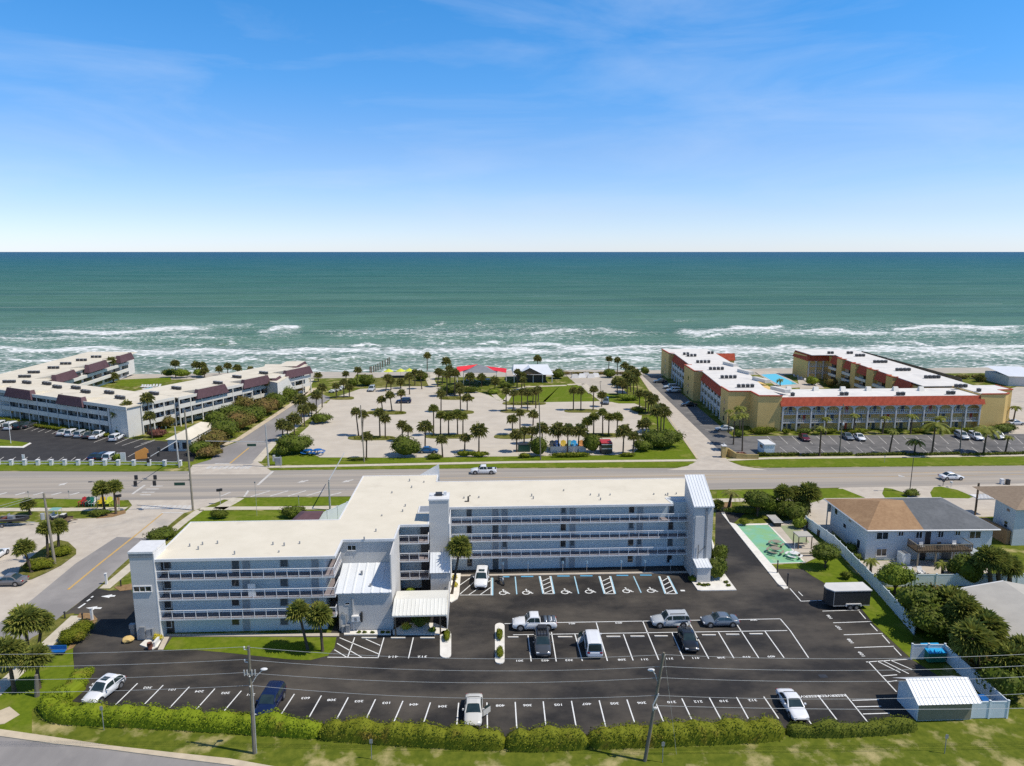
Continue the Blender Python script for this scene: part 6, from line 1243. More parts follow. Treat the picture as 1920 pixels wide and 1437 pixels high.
b = MB(); b.blob((-.3, 0, .78), (.38, .17, .08), 0, 2); b.build('seat', M['tyre'], mc, smooth=True)
b = MB(); b.bar((.75, .07, .35), (.45, .07, 1.0), .06); b.bar((.75, -.07, .35), (.45, -.07, 1.0), .06); b.tube([(.3, -.42, 1.05), (.45, 0, 1.0), (.3, .42, 1.05)], .025, 6); b.build('handlebar', M['galv'], mc)
b = MB(); b.blob((.6, 0, .85), (.1, .1, .1), 0, 2); b.build('headlight', M['lamp'], mc)
b = MB(); b.box(-.75, -.35, .17, .32, .45, .75); b.box(-.75, -.35, -.32, -.17, .45, .75); b.build('saddlebag', M['dark'], mc, bevel=.04)
g = G(940, 1094); mc.location = (g.x, g.y, .04); mc.rotation_euler = (0, 0, rad(-68))
# boat on a trailer and a buggy on a trailer at the left edge
bt = local_empty('boat', 'small black boat with grey gunwale beside the highway lawn', 'boat')
b = MB(); st_ = [(-2.6, .95, .35, 1.0), (-1, 1.05, .3, 1.05), (.8, 1.0, .3, 1.12), (2.0, .65, .42, 1.22), (2.75, .06, .8, 1.3)]
for x, w_, zl, zh in st_: b.v += [(x, -w_, zh), (x, -w_ * .85, zl + .3), (x, -w_ * .1, zl), (x, w_ * .1, zl), (x, w_ * .85, zl + .3), (x, w_, zh), (x, w_ * .82, zh), (x, w_ * .7, zl + .4), (x, -w_ * .7, zl + .4), (x, -w_ * .82, zh)]
for i in range(4):
    for j in range(10): b.f.append((i * 10 + j, (i + 1) * 10 + j, (i + 1) * 10 + (j + 1) % 10, i * 10 + (j + 1) % 10)); b.m.append(1 if j in (5, 9) else 0)
b.f.append(tuple(range(10))); b.m.append(0); b.build('hull', [M['dark'], M['grey']], bt)
b = MB(); b.box(-.7, .2, -.35, .35, .7, 1.4); b.box(-.65, -.6, -.33, .33, 1.4, 1.75); b.build('console', M['grey'], bt); b = MB(); b.box(-1.7, -1.2, -.6, .6, .7, 1.1); b.build('seat', M['redleaf'], bt, bevel=.05); b = MB(); b.box(-2.95, -2.6, -.22, .22, .5, 1.5); b.build('outboard_motor', M['dark'], bt, bevel=.06)
bt2 = local_empty('boat_trailer', 'low steel trailer carrying the small black boat', 'trailer')
b = MB(); b.bar((-2.2, -.7, .42), (1.6, -.5, .42), .1); b.bar((-2.2, .7, .42), (1.6, .5, .42), .1); b.bar((1.6, .5, .42), (3.6, 0, .42), .1); b.bar((1.6, -.5, .42), (3.6, 0, .42), .1); b.bar((-1.2, -1.1, .35), (-1.2, 1.1, .35), .1); b.build('frame', M['galv'], bt2)
for s in (-1, 1): b = MB(); b.tube([(-1.2, s * 1.0, .32), (-1.2, s * 1.2, .32)], .32, 14); w_ = b.build('wheel', M['tyre'], bt2); b = MB(); b.tube([(-1.2, s * 1.201, .32), (-1.2, s * 1.21, .32)], .2, 10); b.build('rim', M['rim'], w_)
g = G(26, 985); bt.location = (g.x, g.y, .32); bt2.location = (g.x, g.y, .04)
bg_ = local_empty('beach_buggy', 'open black buggy with pale teal canopy on a flat trailer', 'buggy')
b = MB(); b.box(-1.3, 1.3, -.65, .65, .35, .55); b.box(.6, 1.5, -.55, .55, .55, .95); b.box(-1.3, -.8, -.6, .6, .55, .9); b.build('body', M['dark'], bg_, bevel=.06); b = MB(); b.box(-.6, 0, -.55, .55, .55, .8); b.box(-.75, -.6, -.55, .55, .8, 1.25); b.build('seat', M['condowhite'], bg_, bevel=.05)
b = MB(); b.box(.75, 1.45, -.45, .45, .952, 1.0); b.build('bonnet', M['condowhite'], bg_)
b = MB(); b.box(-.95, .65, -.68, .68, 1.85, 1.95); b.build('canopy', M['teal'], bg_, bevel=.06)
for x in (-.85, .55):
    for s in (-1, 1): b = MB(); b.tube([(x, s * .6, .5), (x, s * .6, 1.86)], .03, 6); b.build('canopy_post', M['galv'], bg_)
for x in (-.95, 1.0):
    for s in (-1, 1): b = MB(); b.tube([(x, s * .58, .33), (x, s * .84, .33)], .33, 14); w_ = b.build('wheel', M['tyre'], bg_); b = MB(); b.tube([(x, s * .841, .33), (x, s * .85, .33)], .2, 10); b.build('rim', M['rim'], w_)
ft = local_empty('flat_trailer', 'flat dark trailer under the buggy', 'trailer')
b = MB(); b.box(-2.2, 2.2, -.95, .95, .5, .6); b.box(-2.2, 2.2, -.98, -.93, .6, .85); b.box(-2.2, 2.2, .93, .98, .6, .85); b.bar((2.2, .4, .52), (3.4, 0, .5), .09); b.bar((2.2, -.4, .52), (3.4, 0, .5), .09); b.build('bed', M['wood'], ft)
for x in (-.5, .35):
    for s in (-1, 1): b = MB(); b.tube([(x, s * .99, .3), (x, s * 1.18, .3)], .3, 14); w_ = b.build('wheel', M['tyre'], ft); b = MB(); b.tube([(x, s * 1.181, .3), (x, s * 1.19, .3)], .18, 10); b.build('rim', M['rim'], w_)
g = G(108, 981); bg_.location = (g.x, g.y, .64); ft.location = (g.x, g.y, .04)

# ================================================================== POLES, SIGNALS, WIRES
def pole_top(px, py, tx, ty): b_ = G(px, py); return b_, YP(tx, ty, b_.y)
ATT = {}
def utility_pole(key, label, base, topp, r0=.17, lamp=None, arms=True, mt='polewood'):
    g, t = pole_top(*base, *topp); r = empty('utility_pole', g, label, 'utility pole')
    b = MB(); b.tube([g, g.lerp(t, .5), t], [r0, r0 * .85, r0 * .68], 10); b.build('shaft', M[mt], r); return g, t, r
g1, t1, u1 = utility_pole('a', 'wooden utility pole with street lamp standing in front of the hedge, left of centre', (477, 1413), (466, 1212))
g2, t2, u2 = utility_pole('b', 'leaning wooden utility pole in front of the hedge, right of centre', (1209, 1427), (1245, 1224))
fr = lambda g, t, z: g.lerp(t, z / t.z)
for (g, t, r, zs) in ((g1, t1, u1, [t1.z - .35, t1.z - 1.6, t1.z - 2.9, t1.z - 3.9]), (g2, t2, u2, [t2.z - .5, t2.z - 1.65, t2.z - 2.75, t2.z - 4.2])):
    A_ = []
    for i, z in enumerate(zs):
        p = fr(g, t, z); q = p + Vector((-.42 if g is g1 else .12, .05, .02)); b = MB()
        if i < 2 or g is g2 and i < 3: b.tube([p, q, q + Vector((0, 0, .22))], [.05, .05, .06], 6, 0); b.blob(q + Vector((0, 0, .2)), (.10, .10, .13), 0, 1)
        else: b.blob(p + Vector((0, -.16, 0)), (.09, .09, .09), 0, 1)
        b.build('insulator', M['lightwall'], r); A_.append(q + Vector((0, 0, .25)) if i < 3 else p)
    ATT[id(g)] = A_
p = fr(g1, t1, t1.z - 2.7); b = MB()
b.bar(p + Vector((-.5, -.1, 0)), p + Vector((.55, -.1, 0)), .09)
for dx in (-.45, -.2, .2, .48): b.tube([p + Vector((dx, -.1, -.15)), p + Vector((dx * 1.05, -.12, .42))], .07, 6)
b.build('crossarm', M['galv'], u1)
def lamp_arm(r, p, q, head):
    b = MB(); b.tube([p, p.lerp(q, .5) + Vector((0, 0, .18)), q], .045, 6); a_ = b.build('lamp_arm', M['galv'], r); b = MB(); b.blob(q + Vector(head), (.34, .2, .11), 0, 2); b.build('lamp_head', M['white'], a_, smooth=True)
lamp_arm(u1, fr(g1, t1, t1.z - 3.9), YP(493, 1256, g1.y + .5), (.1, .0, .05)); lamp_arm(u2, fr(g2, t2, t2.z - 3.1), YP(1224, 1257, g2.y + .5), (-.15, 0, .03))
b = MB(); b.tube([g1 + Vector((.2, 0, 0)), fr(g1, t1, 7) + Vector((.16, 0, 0))], .05, 6); b.build('conduit', M['galv'], u1)
b = MB(); b.tube([fr(g2, t2, t2.z - 3.9) + Vector((.1, -.2, 0)), fr(g2, t2, t2.z - 5.0) + Vector((-.25, -.25, 0)), fr(g2, t2, t2.z - 5.6) + Vector((-.1, -.2, 0))], .06, 6); b.blob(fr(g2, t2, t2.z - 5.3) + Vector((0, -.25, 0)), (.2, .16, .16), 0, 1); b.build('cable_coil', M['lightwall'], u2)
def wire(a, c, sag, label, r=.017, cat='power line', group='power lines across the foreground', n=26):
    b = MB(); b.tube([a.lerp(c, i / n) - Vector((0, 0, sag * 4 * (i / n) * (1 - i / n))) for i in range(n + 1)], r, 5); return tag(b.build('power_line', M['galv']), label, cat, group)
lv = ['topmost', 'second highest', 'third highest', 'lowest']
A1, A2 = ATT[id(g1)], ATT[id(g2)]
for i in range(4):
    lf = G(-420, 1400) ; q0 = Vector((g1.x - 42, g1.y + 2.2, A1[i].z - .6)); q3 = Vector((g2.x + 46, g2.y - 1., A2[i].z + .3))
    wire(q0, A1[i], .5, lv[i] + ' power line between the left frame edge and the nearest lamp pole'); wire(A1[i], A2[i], .75, lv[i] + ' power line between the two foreground poles'); wire(A2[i], q3, .8, lv[i] + ' power line from the leaning pole to the right edge')
q3 = Vector((g2.x + 46, g2.y - 1., 4.9)); wire(fr(g2, t2, 5.6), q3, .4, 'low cable from the leaning pole to the right edge', .02)
wire(fr(g2, t2, t2.z - .3) + Vector((.1, 0, 0)), G(1262, 1400) + Vector((0, -1.2, .1)), 0., 'guy wire running down from the top of the leaning pole', .014, 'guy wire', None)
for key, lb, ba, to in (('c', 'tall dark pole at the edge of the sandy car park behind the bush', (1013.6, 863), (1011, 755)), ('d', 'dark pole in front of the fifth arch of the yellow arcade', (1574, 851), (1581.5, 758)), ('e', 'dark pole near the right end of the yellow arcade', (1799.5, 848), (1807, 757)), ('f', 'tall pale light pole beside palms at the near edge of the sandy car park', (683, 867), (676, 760)), ('g', 'grey utility pole with transformer on the left grass island', (103, 1058), (82, 925)), ('s', 'short cut wooden pole stub by the left palms', (69.5, 1306), (68, 1266))):
    g, t, r = utility_pole(key, lb, ba, to, .15 if key not in 'gs' else (.22 if key == 'g' else .26), mt='palewood' if key in 'fg' else 'polewood')
    if key == 'g':
        b = MB(); p = fr(g, t, t.z - .8); b.bar(p + Vector((-1.5, 0, 0)), p + Vector((1.2, 0, 0)), .12); b.build('crossarm', M['polewood'], r)
        b = MB(); p = fr(g, t, t.z * .68); b.tube([p + Vector((-.55, -.2, -.4)), p + Vector((-.55, -.2, .5))], .3, 10); b.build('transformer', M['galv'], r)
        for i in range(2): wire(fr(g, t, t.z - .6) + Vector((-1.2 + i, 0, .2)), Vector((g.x - 26, g.y - 22, t.z - 2.0 - i)), .4, ['thin wire leaving the transformer pole at the left, upper', 'thin wire leaving the transformer pole at the left, lower'][i], .025, 'wire', None)
    if key == 'd': 
        b = MB(); p = fr(g, t, t.z * .6); b.blob(p + Vector((.2, -.2, 0)), (.28, .28, .45), 0, 2); b.build('transformer', M['galv'], r)
def lamp_post(name, label, base, topp, arm, cat='street lamp', m='dark', r0=.08):
    g, t = pole_top(*base, *topp); r = empty(name, g, label, cat); b = MB(); b.tube([g, t], [r0, r0 * .7], 8); b.build('post', M[m], r)
    if arm: e = t + Vector(arm); b = MB(); b.tube([t, e], .05, 6); b.box(e.x - .3, e.x + .3, e.y - .15, e.y + .15, e.z - .08, e.z + .04); b.build('lamp_head', M[m], r)
    return r, g, t
lamp_post('street_lamp', 'dark street lamp beside the coloured chairs on the left lawn', (183, 953), (176.5, 904), (-.7, 0, .05))
r, g, t = lamp_post('street_lamp', 'dark street lamp with two arms between the highway and the duplex', (1705.5, 923.5), (1713, 858), None)
b = MB(); b.bar(t + Vector((-1.6, 0, 0)), t + Vector((1.6, 0, 0)), .09); b.box(t.x - 2.2, t.x - 1.4, t.y - .15, t.y + .15, t.z - .06, t.z + .06); b.box(t.x + 1.4, t.x + 2.2, t.y - .15, t.y + .15, t.z - .06, t.z + .06); b.build('lamp_head', M['dark'], r)
lamp_post('street_lamp', 'white lamp post on the grass island of the dark left parking', (20.5, 832), (16, 792), (0.01, 0, .2), m='white')
lamp_post('street_lamp', 'thin lamp post left of the sand court', (1127.5, 740), (1125, 716), (.2, 0, 0))
def signal_mast(label, base, topp, arm_to, nheads, arm_z, sign=None, m='galv', extra=None):
    g, t = pole_top(*base, *topp); r = empty('traffic_signal', g, label, 'traffic light'); b = MB(); b.tube([g, t], [.19, .13], 10); b.build('mast', M[m], r)
    p = fr(g, t, arm_z); e = p + Vector(arm_to); b = MB(); b.tube([p, e], [.11, .06], 8); a_ = b.build('mast_arm', M[m], r); d = (e - p).normalized()
    for i in range(nheads):
        q = p.lerp(e, .98 - .34 * i); b = MB(); b.box(q.x - .26, q.x + .26, q.y - .35, q.y - .1, q.z - .95, q.z - .08); b.box(q.x - .26, q.x + .26, q.y + .1, q.y + .35, q.z + .06, q.z + .85); 
        for k in range(3): b.tube([(q.x, q.y - .36, q.z - .22 - .28 * k), (q.x, q.y - .5, q.z - .24 - .28 * k)], .11, 8)
        b.build('signal_head', M['dark'], a_)
    if sign: q = p.lerp(e, sign); b = MB(); b.box(q.x - .95, q.x + .95, q.y - .06, q.y, q.z - 1.0, q.z - .45); b.build('street_sign', M['signgreen'], a_)
    return r
signal_mast('tall traffic signal mast by the near crosswalk with arm over the side street', (362, 957), (346, 770), (-9.8, 0, .1), 2, 5.7, .2, 'palewood')
signal_mast('traffic signal mast at the end of the pillar fence with arm over the highway', (336, 877), (327.5, 800), (0, -13.5, .2), 2, 5.9)
signal_mast('traffic signal mast at the corner of the beach street with arm over that street', (504, 876), (497.5, 797), (-13., 0, .4), 0, 5.6, .25)
signal_mast('traffic signal mast behind the cream roof with long arm over the highway', (619, 957), (616.5, 903), (.3, 13.8, 1.2), 0, 5.6)
def ped(label, base, topp):
    g, t = pole_top(*base, *topp); r = empty('pedestrian_signal', g, label, 'signal'); b = MB(); b.tube([g, t], .055, 8); b.build('post', M['galv'], r); b = MB(); b.box(t.x - .55, t.x - .05, t.y - .2, t.y + .15, t.z - .05, t.z + .4); b.box(t.x + .0, t.x + .45, t.y - .2, t.y + .15, t.z + .02, t.z + .47); b.build('signal_box', M['dark'], r)
ped('dark pedestrian signal box on a thin post right of the crosswalk', (413.5, 946), (412, 921)); ped('dark pedestrian signal box on a post behind the left roadside palms', (223.5, 956), (222.5, 932))
for px, py, tp, lb in ((195, 1369, 1324, 'grey sign on a thin post at the left part of the hedge'), (697, 1424, 1386, 'grey sign on a post before the centre hedge'), (1242, 1430, 1391, 'grey sign on a post just right of the leaning utility pole'), (1771, 1413, 1377, 'weathered leaning sign post on the lawn at lower right')):
    h = height_at(px, py, tp); post_sign('sign_post', px, py, h, lb, 'sign', .3, .4, 'grey', 'signs along the lower street', 'grey', PI)
for px, py, tp, lb in ((482, 968, 903, 'thin pale sign pole on the lawn beside the highway'), (561, 955, 929, 'short dark sign post on the sidewalk of the highway'), (54, 934, 921, 'thin post on the left highway verge'), (130, 935, 920, 'thin pale post on the left highway verge'), (527, 878, 855, 'thin pale pole on the verge by the blue tables'), (1658, 868, 854, 'tiny white marker on the far verge')):
    post_sign('sign_post', px, py, height_at(px, py, tp), lb, 'sign', .22, .3, 'grey', None, 'galv', PI)
# stop sign at the left edge
g = G(-2, 1322); r = empty('stop_sign', g, 'red octagonal stop sign at the left frame edge', 'sign'); b = MB(); b.tube([g, g + Vector((0, 0, 2.3))], .04, 6); b.build('post', M['galv'], r)
b = MB(); o8 = [(g.x + .4 * math.cos(rad(22.5 + 45 * k)), 2.0 + .4 * math.sin(rad(22.5 + 45 * k))) for k in range(8)]; b.add([(x, g.y - .05, z) for x, z in o8] + [(x, g.y - .03, z) for x, z in o8], [tuple(range(8)), tuple(range(15, 7, -1))] + [(k, (k + 1) % 8, 8 + (k + 1) % 8, 8 + k) for k in range(8)], 0)
text(b, 'STOP', .27, Matrix.Translation((g.x, g.y - .056, 2.0)) @ Matrix.Rotation(PI / 2, 4, 'X'), 1); b.build('sign_plate', [M['red'], M['white']], r)
# white posts and bollards at the driveway
for px, py, tp, lb in ((173, 1163, 1141, 'white square post at the near side of the driveway mouth'), (200, 1096, 1076, 'white post on the verge at the far side of the driveway mouth')):
    g = G(px, py); h = height_at(px, py, tp); b = MB(); b.box(g.x - .13, g.x + .13, g.y - .13, g.y + .13, 0, h); b.box(g.x - .17, g.x + .17, g.y - .17, g.y + .17, h, h + .06); tag(b.build('white_post', M['white']), lb, 'post')
for px, py, lb in ((122, 1160, 'small dark bollard lamp on the verge beside the driveway'), (155, 1163, 'small dark bollard lamp in the mulch beside the white post'), (227, 1100, 'small dark bollard lamp in the mulch across the driveway'), (1476, 1101, 'dark post at the tip of the white kerb strip'), (1457, 1076, 'dark post with a sign at the end of the green court')):
    g = G(px, py); h = .8 if px < 300 else 1.9; b = MB(); b.tube([(g.x, g.y, .03), (g.x, g.y, h)], .09, 8); b.tube([(g.x, g.y, h), (g.x, g.y, h + .12)], .13, 8); tag(b.build('bollard', M['dark']), lb, 'bollard')
for px, py, lb in ((220, 1203, 'grey meter cabinet beside the street tower'),):
    g = G(252, 1195); b = MB(); b.box(g.x - .3, g.x + .1, g.y - .2, g.y + .2, 0, 1.7); b.box(g.x - .4, g.x + .2, g.y - .25, g.y + .25, 1.2, 1.75); tag(b.build('meter_cabinet', M['grey']), lb, 'cabinet')

# ================================================================== STREET FURNITURE AND SMALL THINGS
def adirondack(px, py, m, lab, grp, rz=0., s=1.):
    g = G(px, py); r = local_empty('garden_chair', lab, 'chair', grp); b = MB(); b.add([(-.3, -.35, .38), (.3, -.35, .38), (.28, .25, .25), (-.28, .25, .25), (-.3, -.35, .34), (.3, -.35, .34), (.28, .25, .21), (-.28, .25, .21)], [(0, 1, 2, 3), (7, 6, 5, 4), (0, 4, 5, 1), (1, 5, 6, 2), (2, 6, 7, 3), (3, 7, 4, 0)]); b.build('seat', m, r)
    b = MB()
    for k in range(5):
        x = -.26 + .13 * k; h = 1.0 - .06 * abs(k - 2); b.add([(x - .055, .2, .25), (x + .055, .2, .25), (x + .065, .55, h), (x - .065, .55, h), (x - .055, .23, .25), (x + .055, .23, .25), (x + .065, .58, h), (x - .065, .58, h)], [(0, 1, 2, 3), (7, 6, 5, 4), (1, 5, 6, 2), (3, 7, 4, 0), (2, 6, 7, 3)])
    b.build('backrest', m, r)
    for s_ in (-1, 1): b = MB(); b.box(s_ * .36 - .06, s_ * .36 + .06, -.42, .35, .55, .59); b.box(s_ * .33 - .03, s_ * .33 + .03, -.38, -.3, 0, .55); b.box(s_ * .33 - .03, s_ * .33 + .03, .2, .28, 0, .55); b.build('arm', m, r)
    r.location = g + Vector((0, 0, .03)); r.rotation_euler = (0, 0, rz); r.scale = (s,) * 3
for px, py, m, c in ((156, 949, M['red'], 'red'), (163.5, 949, M['signgreen'], 'dark green'), (169, 949, M['green'], 'teal green'), (174.5, 948.5, M['white'], 'white'), (190, 948.5, M['yellow'], 'orange yellow'), (203.5, 948.5, M['yellowcanvas'], 'lime yellow')): adirondack(px, py, m, c + ' oversized slatted chair on the lawn beside the left highway', 'coloured chairs on the left lawn', 0, 1.5)
for px, py, m, c in ((1044, 842, M['blueplastic'], 'blue'), (1057, 842, M['yellow'], 'yellow'), (1069, 842, M['teal'], 'pale teal'), (1077, 842, M['cyanplastic'], 'bright cyan'), (1091, 842, M['orange'], 'orange'), (1036, 842.5, M['palewood'], 'bare wooden')): adirondack(px, py, m, c + ' oversized slatted chair behind the low beige wall', 'coloured chairs behind the low wall', 0, 1.9)
r = post_sign('signboard', 220.5, 950, 1.9, 'orange signboard between two pale posts at the left crosswalk corner', 'sign', .95, 1.5, 'orange', None, 'condowhite', 0)
g = G(266, 862); b = MB(); b.add([(g.x - 1.4, g.y, .1), (g.x + 1.2, g.y + .9, .1), (g.x + 1.2, g.y + .9, 2.0), (g.x + .6, g.y + .7, 2.6), (g.x - 1.4, g.y, 1.7), (g.x - 1.3, g.y - .25, .1), (g.x + 1.3, g.y + .65, .1), (g.x + 1.3, g.y + .65, 2.0), (g.x + .7, g.y + .45, 2.6), (g.x - 1.3, g.y - .25, 1.7)], [(4, 3, 2, 1, 0), (5, 6, 7, 8, 9), (0, 5, 9, 4), (1, 2, 7, 6), (2, 3, 8, 7), (3, 4, 9, 8)]); tag(b.build('orange_panel', M['orange']), 'orange tan panel standing behind the pillar fence', 'panel')
g = G(232, 866); b = MB(); b.box(g.x - .6, g.x + .5, g.y - .08, g.y + .08, 0, 2.1); tag(b.build('white_signboard', M['white']), 'white upright panel behind the pillar fence', 'panel')
g = G(45, 868); b = MB(); b.box(g.x - .3, g.x + .3, g.y - .06, g.y + .06, 0, 1.9); tag(b.build('white_signboard', M['white']), 'white upright sign panel at the left of the pillar fence', 'sign')
def picnic_table(name, px, py, m, lab, grp=None, rnd=True, s=1., top_=None, pole=False):
    g = G(px, py); r = local_empty(name, lab, 'picnic table', grp); b = MB(); b.tube([(0, 0, .70), (0, 0, .75)], .62, 16); b.build('table_top', m if top_ is None else top_, r); b = MB(); b.tube([(0, 0, 0), (0, 0, .70)], .07, 8)
    if pole: b.tube([(0, 0, .75), (0, 0, 2.2)], .04, 8)
    b.build('pedestal', m if pole else M['grey'], r)
    for k in range(4):
        a0 = PI / 2 * k + .3; b = MB(); q = []
        for t in range(7): a_ = a0 + 1.15 * t / 6; q.append((math.cos(a_), math.sin(a_)))
        b.prism([(x * .85, y * .85) for x, y in q] + [(x * 1.15, y * 1.15) for x, y in q[::-1]], .42, .47); b.bar((0, 0, .2), (math.cos(a0 + .57), math.sin(a0 + .57), .42), .06); b.build('bench', m, r)
    r.location = g + Vector((0, 0, .035)); r.scale = (s,) * 3; return r
picnic_table('picnic_table', 1455, 1024, M['palewood'], 'round wooden picnic table farther back on the green court', 'wooden picnic tables on the green court', s=1.05); picnic_table('picnic_table', 1453, 1038, M['palewood'], 'round wooden picnic table nearer the camera on the green court', 'wooden picnic tables on the green court', s=1.15)
picnic_table('picnic_table', 1488, 1046, M['white'], 'white round picnic table with a pole at the corner of the green court', s=1.1, pole=True)
picnic_table('picnic_table', 578, 853, M['blueplastic'], 'bright blue round picnic table beside the bush, left of the pair', 'blue picnic tables by the highway', s=1.55); picnic_table('picnic_table', 596, 852.5, M['blueplastic'], 'bright blue round picnic table beside the bush, right of the pair', 'blue picnic tables by the highway', s=1.55)
g = G(105, 1228); r = empty('park_bench', g, 'bright blue curved bench beside the left sidewalk', 'bench')
b = MB(); b.box(g.x - 1.1, g.x + 1.1, g.y - .3, g.y + .3, .42, .5); b.build('seat', M['blueplastic'], r, bevel=.03); b = MB(); b.box(g.x - 1.1, g.x + 1.1, g.y + .3, g.y + .38, .5, 1.0); b.build('backrest', M['blueplastic'], r, bevel=.03)
for dx in (-.8, .8): b = MB(); b.box(g.x + dx - .06, g.x + dx + .06, g.y - .25, g.y + .35, .02, .42); b.build('leg', M['dark'], r)
# shelter by the shuffleboard court and slatted bench
g = G(1508, 1030); r = empty('timber_shelter', g, 'small timber shelter with greyish pink flat roof beside the green court', 'shelter'); b = MB(); b.box(g.x - 1.1, g.x + 1.2, g.y - .1, g.y + 2.0, 2.05, 2.18); b.build('roof', M['beigeroof'], r)
for dx, dy in ((-1, 0), (1.1, 0), (-1, 1.8), (1.1, 1.8)): b = MB(); b.box(g.x + dx - .06, g.x + dx + .06, g.y + dy - .06, g.y + dy + .06, .03, 2.05); b.build('post', M['wood'], r)
b = MB(); b.box(g.x - .8, g.x + .9, g.y + .9, g.y + 1.4, .45, .52); b.build('seat', M['palewood'], r)
g = G(1512, 1043); r = empty('timber_bench', g, 'low timber bench in front of the timber shelter', 'bench'); b = MB(); b.box(g.x - 1.3, g.x + 1.5, g.y - .2, g.y + .25, .42, .5); b.build('seat', M['palewood'], r)
for dx in (-1.1, 1.3): b = MB(); b.box(g.x + dx - .08, g.x + dx + .08, g.y - .2, g.y + .25, .03, .42); b.build('leg', M['wood'], r)
g = G(1452, 981); r = empty('shuffle_bench', g, 'dark bench with white slats behind the green court', 'bench'); dvec = (G(1460, 984) - G(1444, 968)).normalized(); b = MB()
for k in range(7): c = g + dvec * (-1.6 + .55 * k); b.obox((c.x, c.y), dvec, .16, .8, .75, .8)
b.build('slats', M['lightwall'], r); b = MB(); b.obox((g.x, g.y), dvec, 1.9, .85, .62, .74); b.obox((g.x, g.y), dvec, 1.7, .5, .03, .62); b.build('frame', M['dark'], r)
# bins
g = G(1748, 1237); r = empty('rubbish_skip', g, 'bright blue lidded rubbish skip inside the white fence', 'skip'); b = MB(); b.box(g.x - 1.0, g.x + 1.0, g.y - .8, g.y + .8, .15, 1.25); b.build('body', M['green'], r); b = MB(); b.add([(g.x - 1.05, g.y - .85, 1.26), (g.x + 1.05, g.y - .85, 1.26), (g.x + 1.05, g.y + .85, 1.5), (g.x - 1.05, g.y + .85, 1.5), (g.x - 1.05, g.y - .85, 1.32), (g.x + 1.05, g.y - .85, 1.32), (g.x + 1.05, g.y + .85, 1.58), (g.x - 1.05, g.y + .85, 1.58)], [(4, 5, 6, 7), (0, 1, 5, 4), (1, 2, 6, 5), (2, 3, 7, 6), (3, 0, 4, 7)]); b.build('lid', M['cyanplastic'], r)
for i, (px, py) in enumerate(((1840, 1325), (1848, 1334))):
    g = G(px, py); r = empty('wheelie_bin', g, ['dark blue wheelie bin behind the shed, farther one', 'dark blue wheelie bin behind the shed, nearer one'][i], 'bin', 'wheelie bins by the shed'); b = MB(); b.box(g.x - .35, g.x + .35, g.y - .35, g.y + .35, .06, 1.05); b.build('body', M['blueplastic'], r); b = MB(); b.box(g.x - .38, g.x + .38, g.y - .4, g.y + .38, 1.05, 1.14); b.build('lid', M['blueplastic'], r)
    b = MB(); b.tube([(g.x - .3, g.y + .34, .12), (g.x + .3, g.y + .34, .12)], .12, 10); b.build('wheel', M['tyre'], r)
for i, (px, py) in enumerate(((1516, 990), (1527, 997), (1537, 1006))):
    g = G(px, py); b = MB(); b.box(g.x - .35, g.x + .35, g.y - .35, g.y + .35, .02, 1.05); b.box(g.x - .38, g.x + .38, g.y - .4, g.y + .38, 1.05, 1.13); tag(b.build('wheelie_bin', M['dark' if i != 1 else 'redleaf']), ['dark wheelie bin beside the duplex, farthest of three', 'brownish wheelie bin beside the duplex, middle of three', 'dark wheelie bin beside the duplex, nearest of three'][i], 'bin')
g = G(1535, 1002) ; r = empty('service_pole', G(1549, 990), 'grey service pole with meter box at the corner of the duplex', 'pole'); g = G(1549, 990); b = MB(); b.tube([g, g + Vector((0, 0, 4.6))], .1, 8); b.build('post', M['galv'], r); b = MB(); b.box(g.x + .05, g.x + .5, g.y - .2, g.y + .2, 2.9, 4.2); b.build('meter_box', M['grey'], r)
# green bin store and food trailer near the highway
g = G(983, 848); r = empty('bin_store', g, 'dark green metal container beside the bush near the highway', 'container'); b = MB(); b.box(g.x - 1.4, g.x + 1.4, g.y, g.y + 1.8, .1, 1.7); b.build('body', M['signgreen'], r); b = MB(); b.box(g.x - 1.45, g.x + 1.45, g.y - .04, g.y + .8, 1.7, 1.78); b.box(g.x - 1.45, g.x + 1.45, g.y + .82, g.y + 1.84, 1.7, 1.76); b.build('lid', M['dark'], r)
g = G(1138, 853); r = empty('food_trailer', g, 'dark food trailer with red roof and white bands by the highway hedge', 'trailer'); b = MB(); b.box(g.x - 1.25, g.x + 1.25, g.y, g.y + 3.6, .3, 2.5); b.build('body', M['dark'], r, bevel=.06); b = MB(); b.box(g.x - 1.3, g.x + 1.3, g.y + .3, g.y + 3.7, 2.5, 2.75); b.build('roof', M['red'], r, bevel=.05)
b = MB(); b.box(g.x - 1.26, g.x + 1.26, g.y - .02, g.y + .02, 1.35, 1.5); b.box(g.x - 1.26, g.x + 1.26, g.y - .02, g.y + .02, 2.35, 2.48); b.build('band', M['white'], r); b = MB(); b.box(g.x - 1., g.x + 1., g.y - .025, g.y - .003, 1.6, 2.25); b.build('window', M['carglass'], r)
for s in (-1, 1): b = MB(); b.tube([(g.x + s * 1.05, g.y + 1.8, .33), (g.x + s * 1.3, g.y + 1.8, .33)], .33, 12); b.build('wheel', M['tyre'], r)
# control cabinet at the beach street corner
g = G(523, 873); r = empty('signal_cabinet', g, 'grey traffic signal cabinet on the corner lawn', 'cabinet'); b = MB(); b.box(g.x - .7, g.x + .6, g.y - .4, g.y + .4, .03, 1.8); b.build('body', M['grey'], r, bevel=.04); b = MB(); b.box(g.x - 1.2, g.x - .75, g.y - .3, g.y + .3, 1.0, 2.3); b.build('panel', M['galv'], r)
